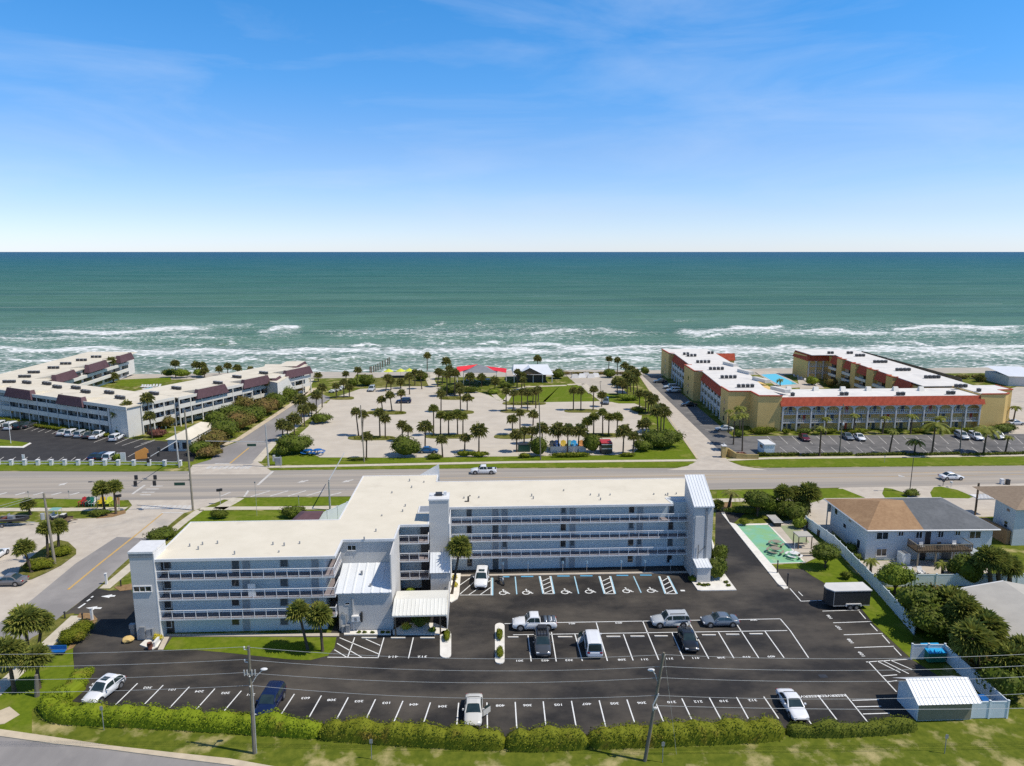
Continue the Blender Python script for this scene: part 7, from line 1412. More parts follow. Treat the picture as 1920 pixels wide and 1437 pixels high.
# shade sails of the playground
Ysail = G(905, 724).y
def sail(name, pts, m, lab):
    q = [YP(px, py, Ysail + dy) for px, py, dy in pts]; b = MB(); c = sum(q, Vector()) / len(q) - Vector((0, 0, .15)); b.v = [tuple(p) for p in q] + [tuple(c)]; n_ = len(q)
    b.f = [(i, (i + 1) % n_, n_) for i in range(n_)]; b.m = [0] * n_; o = b.build(name, M[m]); sd_ = o.modifiers.new('s', 'SOLIDIFY'); sd_.thickness = .05; return tag(o, lab, 'shade sail', 'shade sails over the playground')
sail('shade_sail', [(856, 688.5, 4), (896, 683.5, 9), (880, 692, 5), (857, 699.5, 0)], 'redcanvas', 'red shade sail left of the grey one at the playground')
sail('shade_sail', [(910, 687, 8), (950, 691.5, 6), (949, 699.5, 0), (925, 695, 2)], 'redcanvas', 'red shade sail right of the grey one at the playground')
b = MB(); ax = [YP(869, 699, Ysail - 1), YP(932, 699, Ysail - 1), YP(934, 694, Ysail + 11), YP(868, 694, Ysail + 11)]; apx = YP(900, 684, Ysail + 5); b.add([tuple(p) for p in ax] + [tuple(apx)], [(0, 1, 4), (1, 2, 4), (2, 3, 4), (3, 0, 4)]); o = b.build('shade_canopy', M['greycanvas']); tag(o, 'grey pyramid shade canopy between two red sails', 'shade sail'); o.modifiers.new('s', 'SOLIDIFY').thickness = .05
for px, lb in ((857, 'white post under the left red shade sail'), (869, 'white post at the left corner of the grey canopy'), (931, 'white post at the right corner of the grey canopy'), (949, 'white post under the right red shade sail')):
    q = YP(px, 699, Ysail); b = MB(); b.tube([(q.x, q.y, 0), (q.x, q.y, q.z)], .11, 8); tag(b.build('sail_post', M['white']), lb, 'post')
q = G(900, 722); r = empty('play_frame', q, 'dark climbing frame under the grey canopy', 'climbing frame'); b = MB()
for dx in (-5, -2, 1, 4): b.tube([(q.x + dx, q.y + 2, 0), (q.x + dx, q.y + 2, 2.3)], .07, 6); b.tube([(q.x + dx, q.y + 5, 0), (q.x + dx, q.y + 5, 2.3)], .07, 6)
b.build('frame', M['dark'], r); b = MB(); b.box(q.x - 5, q.x - 2, q.y + 2, q.y + 5, 1.2, 1.3); b.box(q.x + 1, q.x + 4, q.y + 2, q.y + 5, 1.4, 1.5); b.build('platform', M['blueplastic'], r); b = MB(); b.add([(q.x - 2, q.y + 3, 1.3), (q.x - 2, q.y + 4, 1.3), (q.x + .6, q.y + 4, .2), (q.x + .6, q.y + 3, .2)], [(0, 1, 2, 3)]); b.build('slide', M['green'], r)
for i, (px, py) in enumerate(((729, 703), (751.5, 702.5), (768, 702))):
    g = G(px, py + 4); r = empty('parasol', g, ['leftmost', 'middle', 'rightmost'][i] + ' of the three lime yellow parasols by the beach', 'parasol', 'lime parasols by the beach'); b = MB(); n_ = 10; rr = 1.9
    b.v = [(g.x, g.y, 3.1)] + [(g.x + rr * math.cos(2 * PI * k / n_), g.y + rr * math.sin(2 * PI * k / n_), 2.1) for k in range(n_)]; b.f = [(0, 1 + k, 1 + (k + 1) % n_) for k in range(n_)]; b.m = [0] * n_; b.build('canopy', M['yellowcanvas'], r); b = MB(); b.tube([g, g + Vector((0, 0, 3.1))], .04, 6); b.build('pole', M['galv'], r)
g = G(752, 709); b = MB(); b.box(g.x - 6, g.x + 5, g.y - .3, g.y + .3, 0, .8); b.box(g.x - 6.1, g.x + 5.1, g.y - .4, g.y + .4, .8, .9); tag(b.build('bar_counter', M['dark']), 'dark low counter under the lime parasols', 'counter')
for i, (px, py, tp) in enumerate(((694, 699, 688), (696.5, 700, 687), (701, 698, 686), (705, 696.5, 684.5), (709, 695, 682), (713, 692, 679.5), (717.5, 689.5, 676.5), (722.5, 687, 674.5), (727, 684.5, 672), (730, 683, 670))):
    g = G(px, py, SEA); z1 = YP(px, tp, g.y).z; b = MB(); b.tube([(g.x, g.y, SEA - 1.4), (g.x, g.y, z1)], .22, 7); tag(b.build('timber_piling', M['wood']), ['weathered timber piling nearest the beach', 'second weathered timber piling from the beach', 'third weathered timber piling from the beach', 'fourth weathered timber piling from the beach', 'fifth weathered timber piling from the beach', 'sixth weathered timber piling, going out to sea', 'seventh weathered timber piling, going out to sea', 'eighth weathered timber piling, going out to sea', 'ninth weathered timber piling, going out to sea', 'timber piling farthest out in the surf'][i], 'piling', 'timber pilings in the surf')
for i, (px, py) in enumerate(((1078, 709), (1091, 708), (1099, 706), (1117, 707), (1108, 708.5))):
    g = G(px, py); b = MB(); b.add([(g.x - 1.5, g.y - .9, .0), (g.x + 1.5, g.y - .9, 0), (g.x + 1.5, g.y + .9, 0), (g.x - 1.5, g.y + .9, 0), (g.x - .9, g.y, 1.5), (g.x + .9, g.y, 1.5)], [(0, 1, 5, 4), (1, 2, 5), (2, 3, 4, 5), (3, 0, 4)]); tag(b.build('beach_tent', M['white' if i % 2 else 'lightwall']), ['leftmost', 'second', 'third', 'rightmost', 'low middle'][i] + ' pale tent shape on the dune behind the sand court', 'tent', 'pale tents by the dune')
for i, (px, py) in enumerate(((622, 737), (629, 735), (636, 733), (641, 730))):
    g = G(px, py); b = MB(); b.box(g.x - .9, g.x + .9, g.y - .45, g.y + .45, .3, .75); b.box(g.x - .3, g.x + .4, g.y - .4, g.y + .4, .75, 1.15); [b.tube([(g.x + dx, g.y - .48, .28), (g.x + dx, g.y + .48, .28)], .28, 10, 1) for dx in (-.6, .6)]; tag(b.build('beach_cart', [M['white'], M['tyre']]), ['leftmost', 'second from left', 'third from left', 'rightmost'][i] + ' small white cart parked at the beach end of the street', 'cart', 'white carts at the beach access')
for i, px in enumerate((266, 271, 276, 281, 287, 293, 299)):
    g = G(px, 727 - (i > 3) * .8); b = MB(); b.box(g.x - .35, g.x + .35, g.y - .8, g.y + .5, .3, .38); b.add([(g.x - .35, g.y + .5, .34), (g.x + .35, g.y + .5, .34), (g.x + .35, g.y + .9, .95), (g.x - .35, g.y + .9, .95)], [(0, 1, 2, 3)]); [b.box(g.x + dx - .03, g.x + dx + .03, g.y + dy - .03, g.y + dy + .03, .03, .3) for dx in (-.3, .3) for dy in (-.7, .4)]; tag(b.build('sun_lounger', M['white']), ['first', 'second', 'third', 'fourth', 'fifth', 'sixth', 'seventh'][i] + ' white lounger from the left beside the small pool', 'sun lounger', 'white loungers by the small pool')
for i, (px, py) in enumerate(((1478, 706), (1485, 708), (1492, 711), (1499, 714), (1506, 717), (1512, 720), (1518, 723))):
    g = G(px + 12, py + 1); b = MB(); b.box(g.x - .35, g.x + .35, g.y - .8, g.y + .5, .3, .38); b.add([(g.x - .35, g.y + .5, .34), (g.x + .35, g.y + .5, .34), (g.x + .35, g.y + .9, .95), (g.x - .35, g.y + .9, .95)], [(0, 1, 2, 3)]); [b.box(g.x + dx - .03, g.x + dx + .03, g.y + dy - .03, g.y + dy + .03, .03, .3) for dx in (-.3, .3) for dy in (-.7, .4)]; tag(b.build('sun_lounger', M['lightwall']), ['farthest', 'second farthest', 'third farthest', 'middle', 'third nearest', 'second nearest', 'nearest'][i] + ' pale lounger along the courtyard pool deck', 'sun lounger', 'loungers by the courtyard pool')
for i, (px, py) in enumerate(((1783, 914), (1768, 911.5))): 
    g = G(px, py); b = MB(); b.tube([(g.x, g.y, .03), (g.x, g.y, .9)], .05, 6); b.box(g.x - .15, g.x + .15, g.y - .25, g.y + .25, .9, 1.2); tag(b.build('mailbox', M['white' if i == 0 else 'dark']), ['white roadside mailbox near the driving white sedan', 'dark roadside mailbox near the driving white sedan'][i], 'mailbox')
for i, (px, py) in enumerate(((1878, 908), (1889, 909))):
    g = G(px, py); b = MB(); b.box(g.x - .3, g.x + .3, g.y - .3, g.y + .3, .02, 1.0); b.box(g.x - .33, g.x + .33, g.y - .33, g.y + .33, 1.0, 1.08); tag(b.build('wheelie_bin', M['white' if i == 0 else 'dark']), ['pale wheelie bin at the kerb above the tan roof', 'dark wheelie bin at the kerb above the tan roof'][i], 'bin')
g = G(1543, 1268.5); b = MB(); b.prism([(g.x - .45, g.y - .3), (g.x + .45, g.y - .3), (g.x + .45, g.y + .3), (g.x - .45, g.y + .3)], .02, .035); tag(b.build('drain_grate', M['dark']), kind='structure')
# ================================================================== PALMS
def sabal_crown(seed, n=34, dead=8, R_=1.0, droop=.35, blades=9):
    rr = random.Random(seed); b = MB()
    for i in range(n + dead):
        dd = i >= n; az = rr.uniform(0, 2 * PI) if dd else i * 2.39996 + rr.uniform(-.25, .25)
        el = rad(rr.uniform(-70, -35)) if dd else math.asin(max(-1, min(1, 1. - 1.62 * (i + .5) / n))) + rr.uniform(-.12, .12)
        d = Vector((math.cos(el) * math.cos(az), math.cos(el) * math.sin(az), math.sin(el))); s = d.cross(Vector((0, 0, 1)))
        s = s.normalized() if s.length > .05 else Vector((1, 0, 0)); nrm = s.cross(d).normalized()
        pl = R_ * rr.uniform(.45, .7) * (.6 if dd else 1); base = d * .1; hub = d * pl + Vector((0, 0, .06 - .08 * math.cos(el) ** 2))
        m_ = 1 if dd else 0
        b.add([base - s * .02, base + s * .02, hub + s * .015, hub - s * .015], [(0, 1, 2, 3)], m_)
        bl = R_ * rr.uniform(.72, .98) * (.6 if dd else 1)
        for k in range(blades):
            a = rad(-118 + 236 * k / (blades - 1)) + rr.uniform(-.08, .08); bd = d * math.cos(a) + s * math.sin(a) + nrm * rr.uniform(.0, .22)
            L_ = bl * (.72 + .28 * math.cos(a * .6)); sd = nrm.cross(bd).normalized() * (.085 * R_)
            m1 = hub + bd * L_ * .55; tip = hub + bd * L_ + Vector((0, 0, -droop * R_ * rr.uniform(.4, 1.2)))
            b.add([hub, m1 + sd, tip, m1 - sd], [(0, 1, 2), (0, 2, 3)], m_)
    return b
def feather_crown(seed, n=22, L_=2.3, rise=.75, droop=1.5, leaf=.5, width=.07):
    rr = random.Random(seed); b = MB()
    for i in range(n):
        az = i * 2.39996 + rr.uniform(-.2, .2); up = rise * (1.15 - 1.0 * (i / n)) + rr.uniform(-.1, .1); l = L_ * rr.uniform(.85, 1.1)
        h = Vector((math.cos(az), math.sin(az), 0)); s = Vector((-h.y, h.x, 0)); pts = []
        for k in range(9):
            t = k / 8; pts.append(h * l * t * (1 - .18 * t) + Vector((0, 0, .1 + up * l * .75 * t - droop * .42 * l * t * t)))
        for k in range(8):
            a, c = pts[k], pts[k + 1]; b.add([a - s * .03, a + s * .03, c + s * .025, c - s * .025], [(0, 1, 2, 3)])
            if k < 1: continue
            for j in range(3):
                p = a.lerp(c, j / 3); d = (c - a).normalized(); ll = leaf * math.sin(PI * min(1, (k + j / 3) / 8.6)) ** .6 + .1
                for sg in (-1, 1):
                    tip = p + s * sg * ll * .86 + d * ll * .5 + Vector((0, 0, -.22 * ll + .06)); w_ = d * width; b.add([p - w_ * .4, tip, p + w_ * 1.4], [(0, 1, 2)])
    return b
def mesh_of(b, name, mats, smooth=False):
    o = b.build(name, mats, None, smooth); me = o.data; bpy.data.objects.remove(o); return me
def trunk_mesh(r0, r1, name='trunk', rings=9):
    b = MB(); rr = random.Random(3); b.tube([(0, 0, k / rings) for k in range(rings + 1)], [(r0 + (r1 - r0) * k / rings) * (1.25 if k == 0 else 1.) * (1.12 if k == rings else 1) * rr.uniform(.93, 1.07) for k in range(rings + 1)], 8); return mesh_of(b, name, M['trunk'], True)
TR = {'thin': trunk_mesh(.18, .145), 'mid': trunk_mesh(.21, .165), 'fat': trunk_mesh(.30, .24)}
CRN = {'sabal': [mesh_of(sabal_crown(s, 26, 7, 1., .5, 9), 'crown', [M['sabaldark'], M['deadfrond']]) for s in (1, 2, 3, 4, 5)],
       'green': [mesh_of(sabal_crown(s, 40, 8), 'crown', [M['sabal'], M['deadfrond']]) for s in (11, 12, 13)],
       'near': [mesh_of(sabal_crown(s, 62, 10, 1., .3, 13), 'crown', [M['sabal'], M['deadfrond']]) for s in (21, 22)],
       'feather': [mesh_of(feather_crown(s), 'crown', M['feather']) for s in (31, 32)],
       'date': [mesh_of(feather_crown(s, 30, 3.1, .85, 1.55, .55, .05), 'crown', M['sabaldark']) for s in (41,)]}
NP = [0]
def palm(bx, by, cx, cy, label, group=None, kind='sabal', s=1.45, tr='thin', cat='palm tree'):
    g = G(bx, by); t = YP(cx, cy, g.y); d = t - g; ln = d.length
    nm = {'date': 'date_palm', 'feather': 'feather_palm'}.get(kind, 'sabal_palm')
    r = bpy.data.objects.new(nm, None); COL.objects.link(r); r.location = g; r.rotation_mode = 'QUATERNION'; r.rotation_quaternion = Vector((0, 0, 1)).rotation_difference(d.normalized()); tag(r, label, cat, group)
    NP[0] += 1; k = NP[0]
    o = bpy.data.objects.new('trunk', TR[tr]); COL.objects.link(o); o.parent = r; o.scale = (1, 1, ln)
    me = CRN[kind][k % len(CRN[kind])]; c = bpy.data.objects.new('crown', me); COL.objects.link(c); c.parent = r; c.location = (0, 0, ln); c.rotation_euler = (RND.uniform(-.1, .1), RND.uniform(-.1, .1), RND.uniform(0, 6.28)); sc = s * RND.uniform(.80, .98); c.scale = (sc, sc, sc * RND.uniform(.92, 1.02)); return r
ORDW = ['first', 'second', 'third', 'fourth', 'fifth', 'sixth', 'seventh', 'eighth', 'ninth', 'tenth', 'eleventh', 'twelfth', 'thirteenth']
def cluster(desc, lst, kind='sabal', s=1.32, tr='thin', word='sabal palm', group=None):
    lst = sorted(lst, key=lambda p: p[2]); n_ = len(lst)
    for i, p in enumerate(lst):
        if n_ == 1: lab = word + ' ' + desc
        elif n_ == 2: lab = ('left' if i == 0 else 'right') + ' one of two ' + word + 's ' + desc
        elif i == n_ - 1: lab = 'rightmost ' + word + ' ' + desc
        else: lab = word + ', ' + ORDW[i] + ' from the left ' + desc
        palm(*p[:4], lab, group or 'palms of the sandy car park', kind, p[4] if len(p) > 4 else s, tr)
cluster('on the near left grass island', [(672.5, 817.5, 667, 772), (679, 818.5, 681, 777), (712.5, 819.5, 711, 774), (722.5, 822.5, 722, 785)])
cluster('beside the pale light pole at the near edge', [(687, 861, 687.5, 818)])
cluster('rising behind the round sea grape bush', [(754.5, 828, 754, 796), (766, 830, 764.5, 804)])
cluster('standing alone beside the blue car', [(797, 844, 797.5, 800, 1.7)])
cluster('on the central near island, standing in a row', [(813, 818, 813, 766), (826, 815, 826, 779), (841, 817.5, 841, 781), (858, 817, 857.5, 778), (868, 815.5, 868, 781)], 'green')
cluster('on the small middle island with a young tree', [(827, 773, 827, 738), (863.5, 772.5, 863, 733), (876, 770.5, 876, 746)])
cluster('along the near hedge left of centre', [(830, 858, 828, 824), (871, 849, 872, 821), (898, 849, 898, 807, 1.75)])
cluster('on the far left island by the dark parked car', [(717, 769, 715, 749), (735, 770.5, 731, 741), (752, 772, 752, 737)])
cluster('at the far edge lawn left of the shade sails', [(723, 734, 727, 709), (733, 731.5, 733, 714), (768, 740, 767, 706), (751, 728.5, 751, 716), (778, 723, 778, 698), (791, 730, 788, 701)], s=1.5)
cluster('tall and alone against the surf near the lime parasols', [(801, 695, 801, 667, 1.45)])
cluster('in the dense clump before the left red sail', [(820, 726, 823, 697), (838, 744, 838, 702), (852, 744, 853, 699), (861, 743, 862, 724), (838, 712, 837, 677), (844, 718, 843, 692), (829, 722, 830, 700)], s=1.55)
cluster('before the grey shade canopy', [(880, 733, 881, 706), (903, 726, 903, 707), (928, 737, 928, 714)], s=1.5)
cluster('on the central right island near the lawn', [(949, 771.5, 949, 733), (962.5, 771.5, 963, 737), (978, 766.5, 978, 735), (989, 771, 989, 736)], 'sabal')
cluster('on the far lawn island below the pavilion', [(999, 758, 1000, 735), (1004.5, 766, 1005, 733), (1009, 754, 1010, 730), (985, 731, 981, 712)])
cluster('in front of the beach pavilion', [(969.5, 727, 970, 697), (978, 727.5, 980, 703)])
cluster('behind the beach pavilion against the surf', [(1008, 694, 1008, 672, 1.5)])
cluster('on the near central island left of the dark pole', [(961, 816, 960.5, 786), (975, 807, 975, 774), (999.5, 798, 1000, 777)])
cluster('around the green container by the hedge', [(969, 848, 968.5, 815), (982.6, 833, 983, 808), (996, 832, 998, 808), (1016, 838, 1017, 803, 1.8)])
cluster('in front of the coloured chairs', [(1047.6, 844, 1046, 806, 1.75), (1064, 849, 1065, 806, 1.7), (1083.6, 847, 1086, 807, 1.75)])
cluster('on the near right island in a row', [(1101, 814, 1101, 791), (1113, 814, 1113.5, 782), (1130, 818, 1130, 774), (1141, 816, 1142, 782), (1156.6, 819, 1158, 782)], 'green')
cluster('on the far right island by the big lawn', [(1075, 770, 1075.5, 732), (1089, 770, 1089.5, 733), (1112, 770, 1113.5, 730)])
cluster('beside the dark grey car at the lawn', [(1128, 763, 1129, 741, 1.4)])
cluster('between the food trailer and the sea grape hedge', [(1168, 852, 1170, 808, 1.7), (1186.5, 852, 1189, 818)])
cluster('at the right edge of the sandy car park', [(1206, 819, 1205, 796), (1213, 819, 1211, 793)])
cluster('tall against the surf beside the lane', [(1141, 702, 1142, 673, 1.4), (1157.5, 704, 1158, 675, 1.4)])
cluster('in the dense clump right of the sand court', [(1173, 722, 1172, 686), (1180, 725, 1183, 693), (1157.5, 746, 1157, 716), (1168, 746, 1167, 718), (1176, 741, 1176, 704), (1188, 746, 1188, 712), (1196, 738, 1192, 700), (1183, 735, 1180, 708)], s=1.7)
cluster('on the bend island beside the lane', [(1199, 769, 1199, 738), (1210.6, 772, 1211, 739), (1215, 776, 1217, 742), (1219, 777, 1222, 752), (1222, 775, 1228, 747)])
cluster('on the lawn strip beside the lane', [(1233.7, 812, 1232, 771, 1.75), (1244, 812, 1246, 773, 1.75), (1239, 808, 1240, 764)])
sg = 'palms of the beach street'
cluster('at the beach street corner by the big bush', [(531, 827, 529, 796, 1.75), (537, 828, 540, 800), (552, 818, 551, 786, 1.8)], group=sg)
cluster('along the sidewalk of the beach street', [(566, 794, 563, 749, 1.75), (579, 781, 577.5, 762), (584, 781, 585, 764), (593, 777, 593, 741, 1.7), (604, 764, 604, 726), (571, 800, 569, 768, 1.7)], group=sg)
cluster('at the beach end of the street', [(631, 747, 630, 724), (645, 746, 644, 716), (655, 745, 655, 726), (650, 722, 648, 701), (668, 722, 671, 694, 1.4), (597, 716, 596, 704)], group=sg)
# yellow condominium
yg = 'palms of the yellow condominium'
cluster('in front of the yellow arcade hedge', [(1536.5, 855.5, 1540, 803), (1548, 816, 1549, 785), (1600, 814, 1603, 779), (1654, 814, 1660, 783), (1707, 814, 1711, 780), (1667, 851, 1675, 810), (1714.4, 851, 1717, 828, 1.3), (1747, 853.5, 1754, 797, 1.9), (1763, 815, 1763, 784), (1844, 851, 1851, 806, 1.9), (1885, 849, 1891, 820)], 'feather', .82, 'mid', 'feather palm', yg)
cluster('at the corner of the yellow wing beside the lane', [(1366, 812, 1367, 771), (1375, 834, 1378, 781), (1391.6, 846, 1393, 778), (1387, 820, 1388, 765)], 'feather', .95, 'thin', 'feather palm', yg)
cluster('on the side road right of the yellow building', [(1898.6, 797, 1905, 764)], 'feather', .9, 'mid', 'leaning feather palm', yg)
cluster('beside the courtyard pool', [(1463, 724, 1462, 713)], 'feather', .8, 'mid', 'short feather palm', yg)
cluster('on the dune near the right edge', [(1838, 716, 1839, 709)], 'sabal', 1.6, 'thin', 'sabal palm', yg)
# white condominium
wg = 'palms of the white condominium'
cluster('against the surf beyond the white condominium', [(329.6, 708, 328, 681, 1.7), (369, 704, 368, 684), (382, 704, 380, 685), (384, 708, 383, 695), (411, 701, 411, 692), (427, 700, 427, 686), (446, 706, 445, 690), (469.5, 705, 469, 693)], group=wg, s=1.5)
cluster('at the near corner of the white condominium', [(278, 812, 276, 746), (243, 815, 238, 762), (227, 815, 222.5, 773), (286, 822, 280, 780)], group=wg, s=1.55)
cluster('against the right wing of the white condominium', [(439, 760, 438, 722), (500, 757, 498, 716)], group=wg, s=1.6)
cluster('in front of the left wing of the white condominium', [(156, 716, 153.5, 690), (212, 716, 208, 676), (204, 718, 203, 704), (213, 718, 214, 705)], group=wg, s=1.5)
# near palms
cluster('on the front lawn of the apartment building', [(577, 1218, 560, 1146, 1.42), (605, 1221.5, 599, 1152, 1.42)], 'near', 1.42, 'thin', 'leaning sabal palm', 'front lawn palms')
palm(847, 1115, 862.5, 1026, 'leaning sabal palm beside the middle lift tower', None, 'near', 1.42, 'thin')
lg = 'palms in the lower left corner'
cluster('in the lower left corner lawn', [(56, 1252, 47, 1164, 1.6), (68, 1244, 79, 1166, 1.15), (27, 1297, 14, 1222, 1.55), (73.5, 1291, 66, 1232, 1.5)], 'near', 1.6, 'mid', 'sabal palm', lg)
ag = 'palms of the left parking apron'
cluster('beside the crosswalk on the left verge', [(197, 962, 190, 917, 1.35), (217.5, 964, 213, 913, 1.35)], 'near', 1.35, 'mid', 'sabal palm', ag)
cluster('on the left grass island', [(60, 1074, 44, 1027, 1.2), (110, 1039, 109, 988, 1.2), (90, 1046, 87, 990, 1.1)], 'near', 1.2, 'mid', 'sabal palm', ag)
palm(57, 966, 52, 946, 'short palm behind the black boat on the left verge', ag, 'near', 1.1, 'mid')
palm(1365, 957, 1372, 926, 'date palm with arching feather fronds beside the right stair tower', None, 'date', .82, 'fat')
cluster('in the planting behind the green court', [(1470, 962, 1469, 924), (1518, 961, 1516, 924, 1.8), (1490, 960, 1490, 926)], 'near', 1.6, 'mid', 'sabal palm', 'palms behind the green court')
cluster('in the yard of the duplex', [(1632, 1084, 1633, 1052), (1767, 1084, 1767, 1058)], 'feather', .62, 'mid', 'short feather palm', 'duplex yard palms')
cluster('by the white fence below the blue house', [(1874, 1105, 1869, 1050, 1.8), (1858, 1106, 1854, 1046, 1.7), (1893, 1104, 1893, 1062, 1.6)], 'near', 2.1, 'fat', 'tall sabal palm', 'palms by the right fence')
cluster('in the thicket before the beige house', [(1790, 1180, 1786, 1128, 1.8), (1812, 1205, 1806, 1143, 2.0), (1850, 1240, 1852, 1174, 1.9), (1838, 1268, 1824, 1198, 2.0)], 'near', 2.0, 'fat', 'shaggy sabal palm', 'palms of the thicket')
cluster('at the lower right edge', [(1902, 1300, 1898, 1238, 1.9), (1925, 1290, 1920, 1226, 1.9)], 'near', 1.9, 'mid', 'sabal palm', 'palms at the lower right')
palm(1349, 958, 1346, 946, 'small bright palm tuft at the foot of the date palm', None, 'near', .9, 'mid')

# ================================================================== BUSHES, TREES, HEDGES
def leaves(b, c, r, n, size, m=0, rr=RND, flat=.0, low=-.35):
    c = Vector(c)
    for i in range(n):
        while True:
            d = Vector((rr.gauss(0, 1), rr.gauss(0, 1), rr.gauss(0, 1))).normalized()
            if d.z > low: break
        k = rr.uniform(.80, 1.06) * (1 + .16 * math.sin(7 * d.x + c.x) * math.sin(6 * d.y + c.y * 2))
        p = c + Vector((d.x * r[0], d.y * r[1], d.z * r[2])) * k
        nn = (Vector((d.x / r[0], d.y / r[1], d.z / r[2])).normalized() + Vector((rr.uniform(-.8, .8), rr.uniform(-.8, .8), rr.uniform(-.5, .8)))).normalized()
        a = nn.cross(Vector((rr.uniform(-1, 1), rr.uniform(-1, 1), rr.uniform(-1, 1)))).normalized(); e = nn.cross(a); s = size * rr.uniform(.6, 1.25)
        b.add([p - a * s * .5, p + e * s * .32, p + a * s * .6, p - e * s * .32], [(0, 1, 2, 3)], m)
def bush(px, py, w, h, label, m='bush', d=None, group=None, n=None, size=.30, trunk=0., name='bush', cat='bush', lumps=4, dx=0.):
    """w, h in metres; px, py the foot of its front"""
    g = G(px, py); d = d or w * .85; g = g + Vector((0, d * .42, 0)); r = empty(name, g, label, cat, group); rr = random.Random(int(px * 7 + py * 13)); b = MB()
    vol = [((g.x + dx, g.y, trunk + (h - trunk) * .48), (w * .46, d * .46, (h - trunk) * .50))]
    for i in range(lumps):
        a = rr.uniform(0, 2 * PI); q = rr.uniform(.2, .36); vol.append(((g.x + dx + math.cos(a) * w * q * .8, g.y + math.sin(a) * d * q * .8, trunk + (h - trunk) * rr.uniform(.36, .66)), (w * rr.uniform(.2, .3), d * rr.uniform(.2, .3), (h - trunk) * rr.uniform(.28, .40))))
    for c, q in vol:
        b.blob(c, (q[0] * .80, q[1] * .80, q[2] * .80), 0, 2, .10, rr); ar = 4 * (q[0] * q[1] + q[0] * q[2] + q[1] * q[2])
        leaves(b, c, q, max(40, int(ar * (n or 11) * (.3 / size) ** 2)), size, 0, rr)
    b.build('foliage' if not trunk else 'crown', M[m], r)
    if trunk:
        t = MB(); t.tube([(g.x, g.y, 0), (g.x + dx * .4, g.y, trunk * .6), (g.x + dx, g.y, trunk + h * .25)], [.13 * h / 3, .1 * h / 3, .06 * h / 3], 8)
        for i in range(3): a = 2.1 * i; t.tube([(g.x + dx * .4, g.y, trunk * .6), (g.x + dx + math.cos(a) * w * .25, g.y + math.sin(a) * d * .25, trunk + (h - trunk) * .5)], [.07 * h / 3, .03 * h / 3], 6)
        t.build('trunk', M['bark'], r)
    return r
bush(759, 862, 7.4, 4.6, 'big round sea grape bush at the near edge of the sandy car park', 'bush', size=.42)
bush(548, 857, 8.5, 4.6, 'big dark sea grape bush at the corner of the beach street', 'bush', size=.42); bush(528, 858, 3.5, 2.4, 'lower dark bush left of the big corner bush', 'bush', size=.4)
bush(598, 797, 6.6, 2.8, 'broad low bush on the left edge of the sandy car park', 'bush', size=.42)
bush(1011, 859, 5.0, 4.8, 'tall dark bush behind the dark pole by the green container', 'bush', size=.4); bush(1112, 852, 4.6, 4.6, 'round dark bush left of the food trailer', 'bush', size=.4)
bush(1243, 846, 11., 4.4, 'large sprawling sea grape hedge at the right end of the sandy car park', 'bush', d=7, size=.45, lumps=8); bush(1208, 850, 5., 2.8, 'lower sea grape bush beside the right palms', 'bush', size=.42)
bush(814, 863, 3.6, 1.5, 'clipped dark hedge block before the blue car', 'hedgedark', d=1.6, name='hedge', cat='hedge'); bush(870, 858, 4.2, 1.4, 'clipped hedge block left of the long one by the highway', 'hedge', d=1.5, name='hedge', cat='hedge'); bush(897, 859, 5.0, 1.5, 'clipped hedge block under the single tall palm', 'hedge', d=1.5, name='hedge', cat='hedge')
bush(984, 860, 3.6, 1.1, 'small clipped hedge in front of the green container', 'hedge', d=1.3, name='hedge', cat='hedge'); bush(1070, 859, 10., 1.2, 'long low hedge in front of the beige wall', 'hedge', d=1.4, name='hedge', cat='hedge', lumps=8); bush(1177, 858, 4., 1.0, 'low bush right of the food trailer', 'hedge', d=1.4)
bush(670, 865, 5., .8, 'low dark groundcover bush at the near edge left of the light pole', 'hedgedark', d=1.2); 
bush(686, 726, 7., 4., 'dense dark shrub at the far left lawn', 'bush', size=.45); bush(660, 726, 4., 3., 'dense dark shrub beside the beach access', 'bush', size=.45)
bush(790, 716, 6, 3.4, 'dark shrub below the tall single palm', 'bush', size=.45); bush(840, 742, 8, 3.0, 'dark planting under the palm clump by the red sail', 'bush', size=.45); bush(880, 738, 9, 2.2, 'dark hedge in front of the playground', 'bush', d=3, size=.45); bush(925, 741, 5, 1.8, 'low green planting beside the curving path', 'bushlight', size=.4); bush(950, 729, 6, 2.2, 'dark planting left of the pavilion', 'bush', size=.45)
bush(1047, 712, 6, 3.6, 'round dark shrub right of the pavilion roof', 'bush', size=.45); bush(1146, 710, 5.6, 3.4, 'dark shrub under the two tall surf palms', 'bush', size=.45); bush(1210, 704, 3.6, 3.4, 'dark shrub at the ocean end of the lane', 'bush', size=.42)
bush(1180, 753, 8, 2.0, 'layered green planting below the palm clump', 'bushlight', d=3.5, size=.4); bush(1200, 775, 4.5, 1.6, 'dark groundcover on the bend island', 'hedgedark', size=.35); bush(1172, 730, 6, 3, 'dense undergrowth among the palm clump right of the sand court', 'bush', size=.45)
for a, c, y, lb in ((655, 741, 823, 'near left'), (800, 886, 820, 'central near'), (1094, 1164, 818, 'near right'), (690, 760, 775.5, 'far left'), (830, 888, 748, 'small middle'), (945, 1020, 759, 'far lawn')):
    g0, g1_ = G(a, y), G(c, y); b = MB(); rr = random.Random(a)
    for k in range(14): b_ = g0.lerp(g1_, rr.random()); leaves(b, (b_.x, b_.y + rr.uniform(-.5, .6), .18), (rr.uniform(.5, .9), .5, .22), 26, .3, 0, rr, low=-.1)
    tag(b.build('island_groundcover', M['hedge']), 'low groundcover on the ' + lb + ' planted island', 'ground cover', kind='stuff')
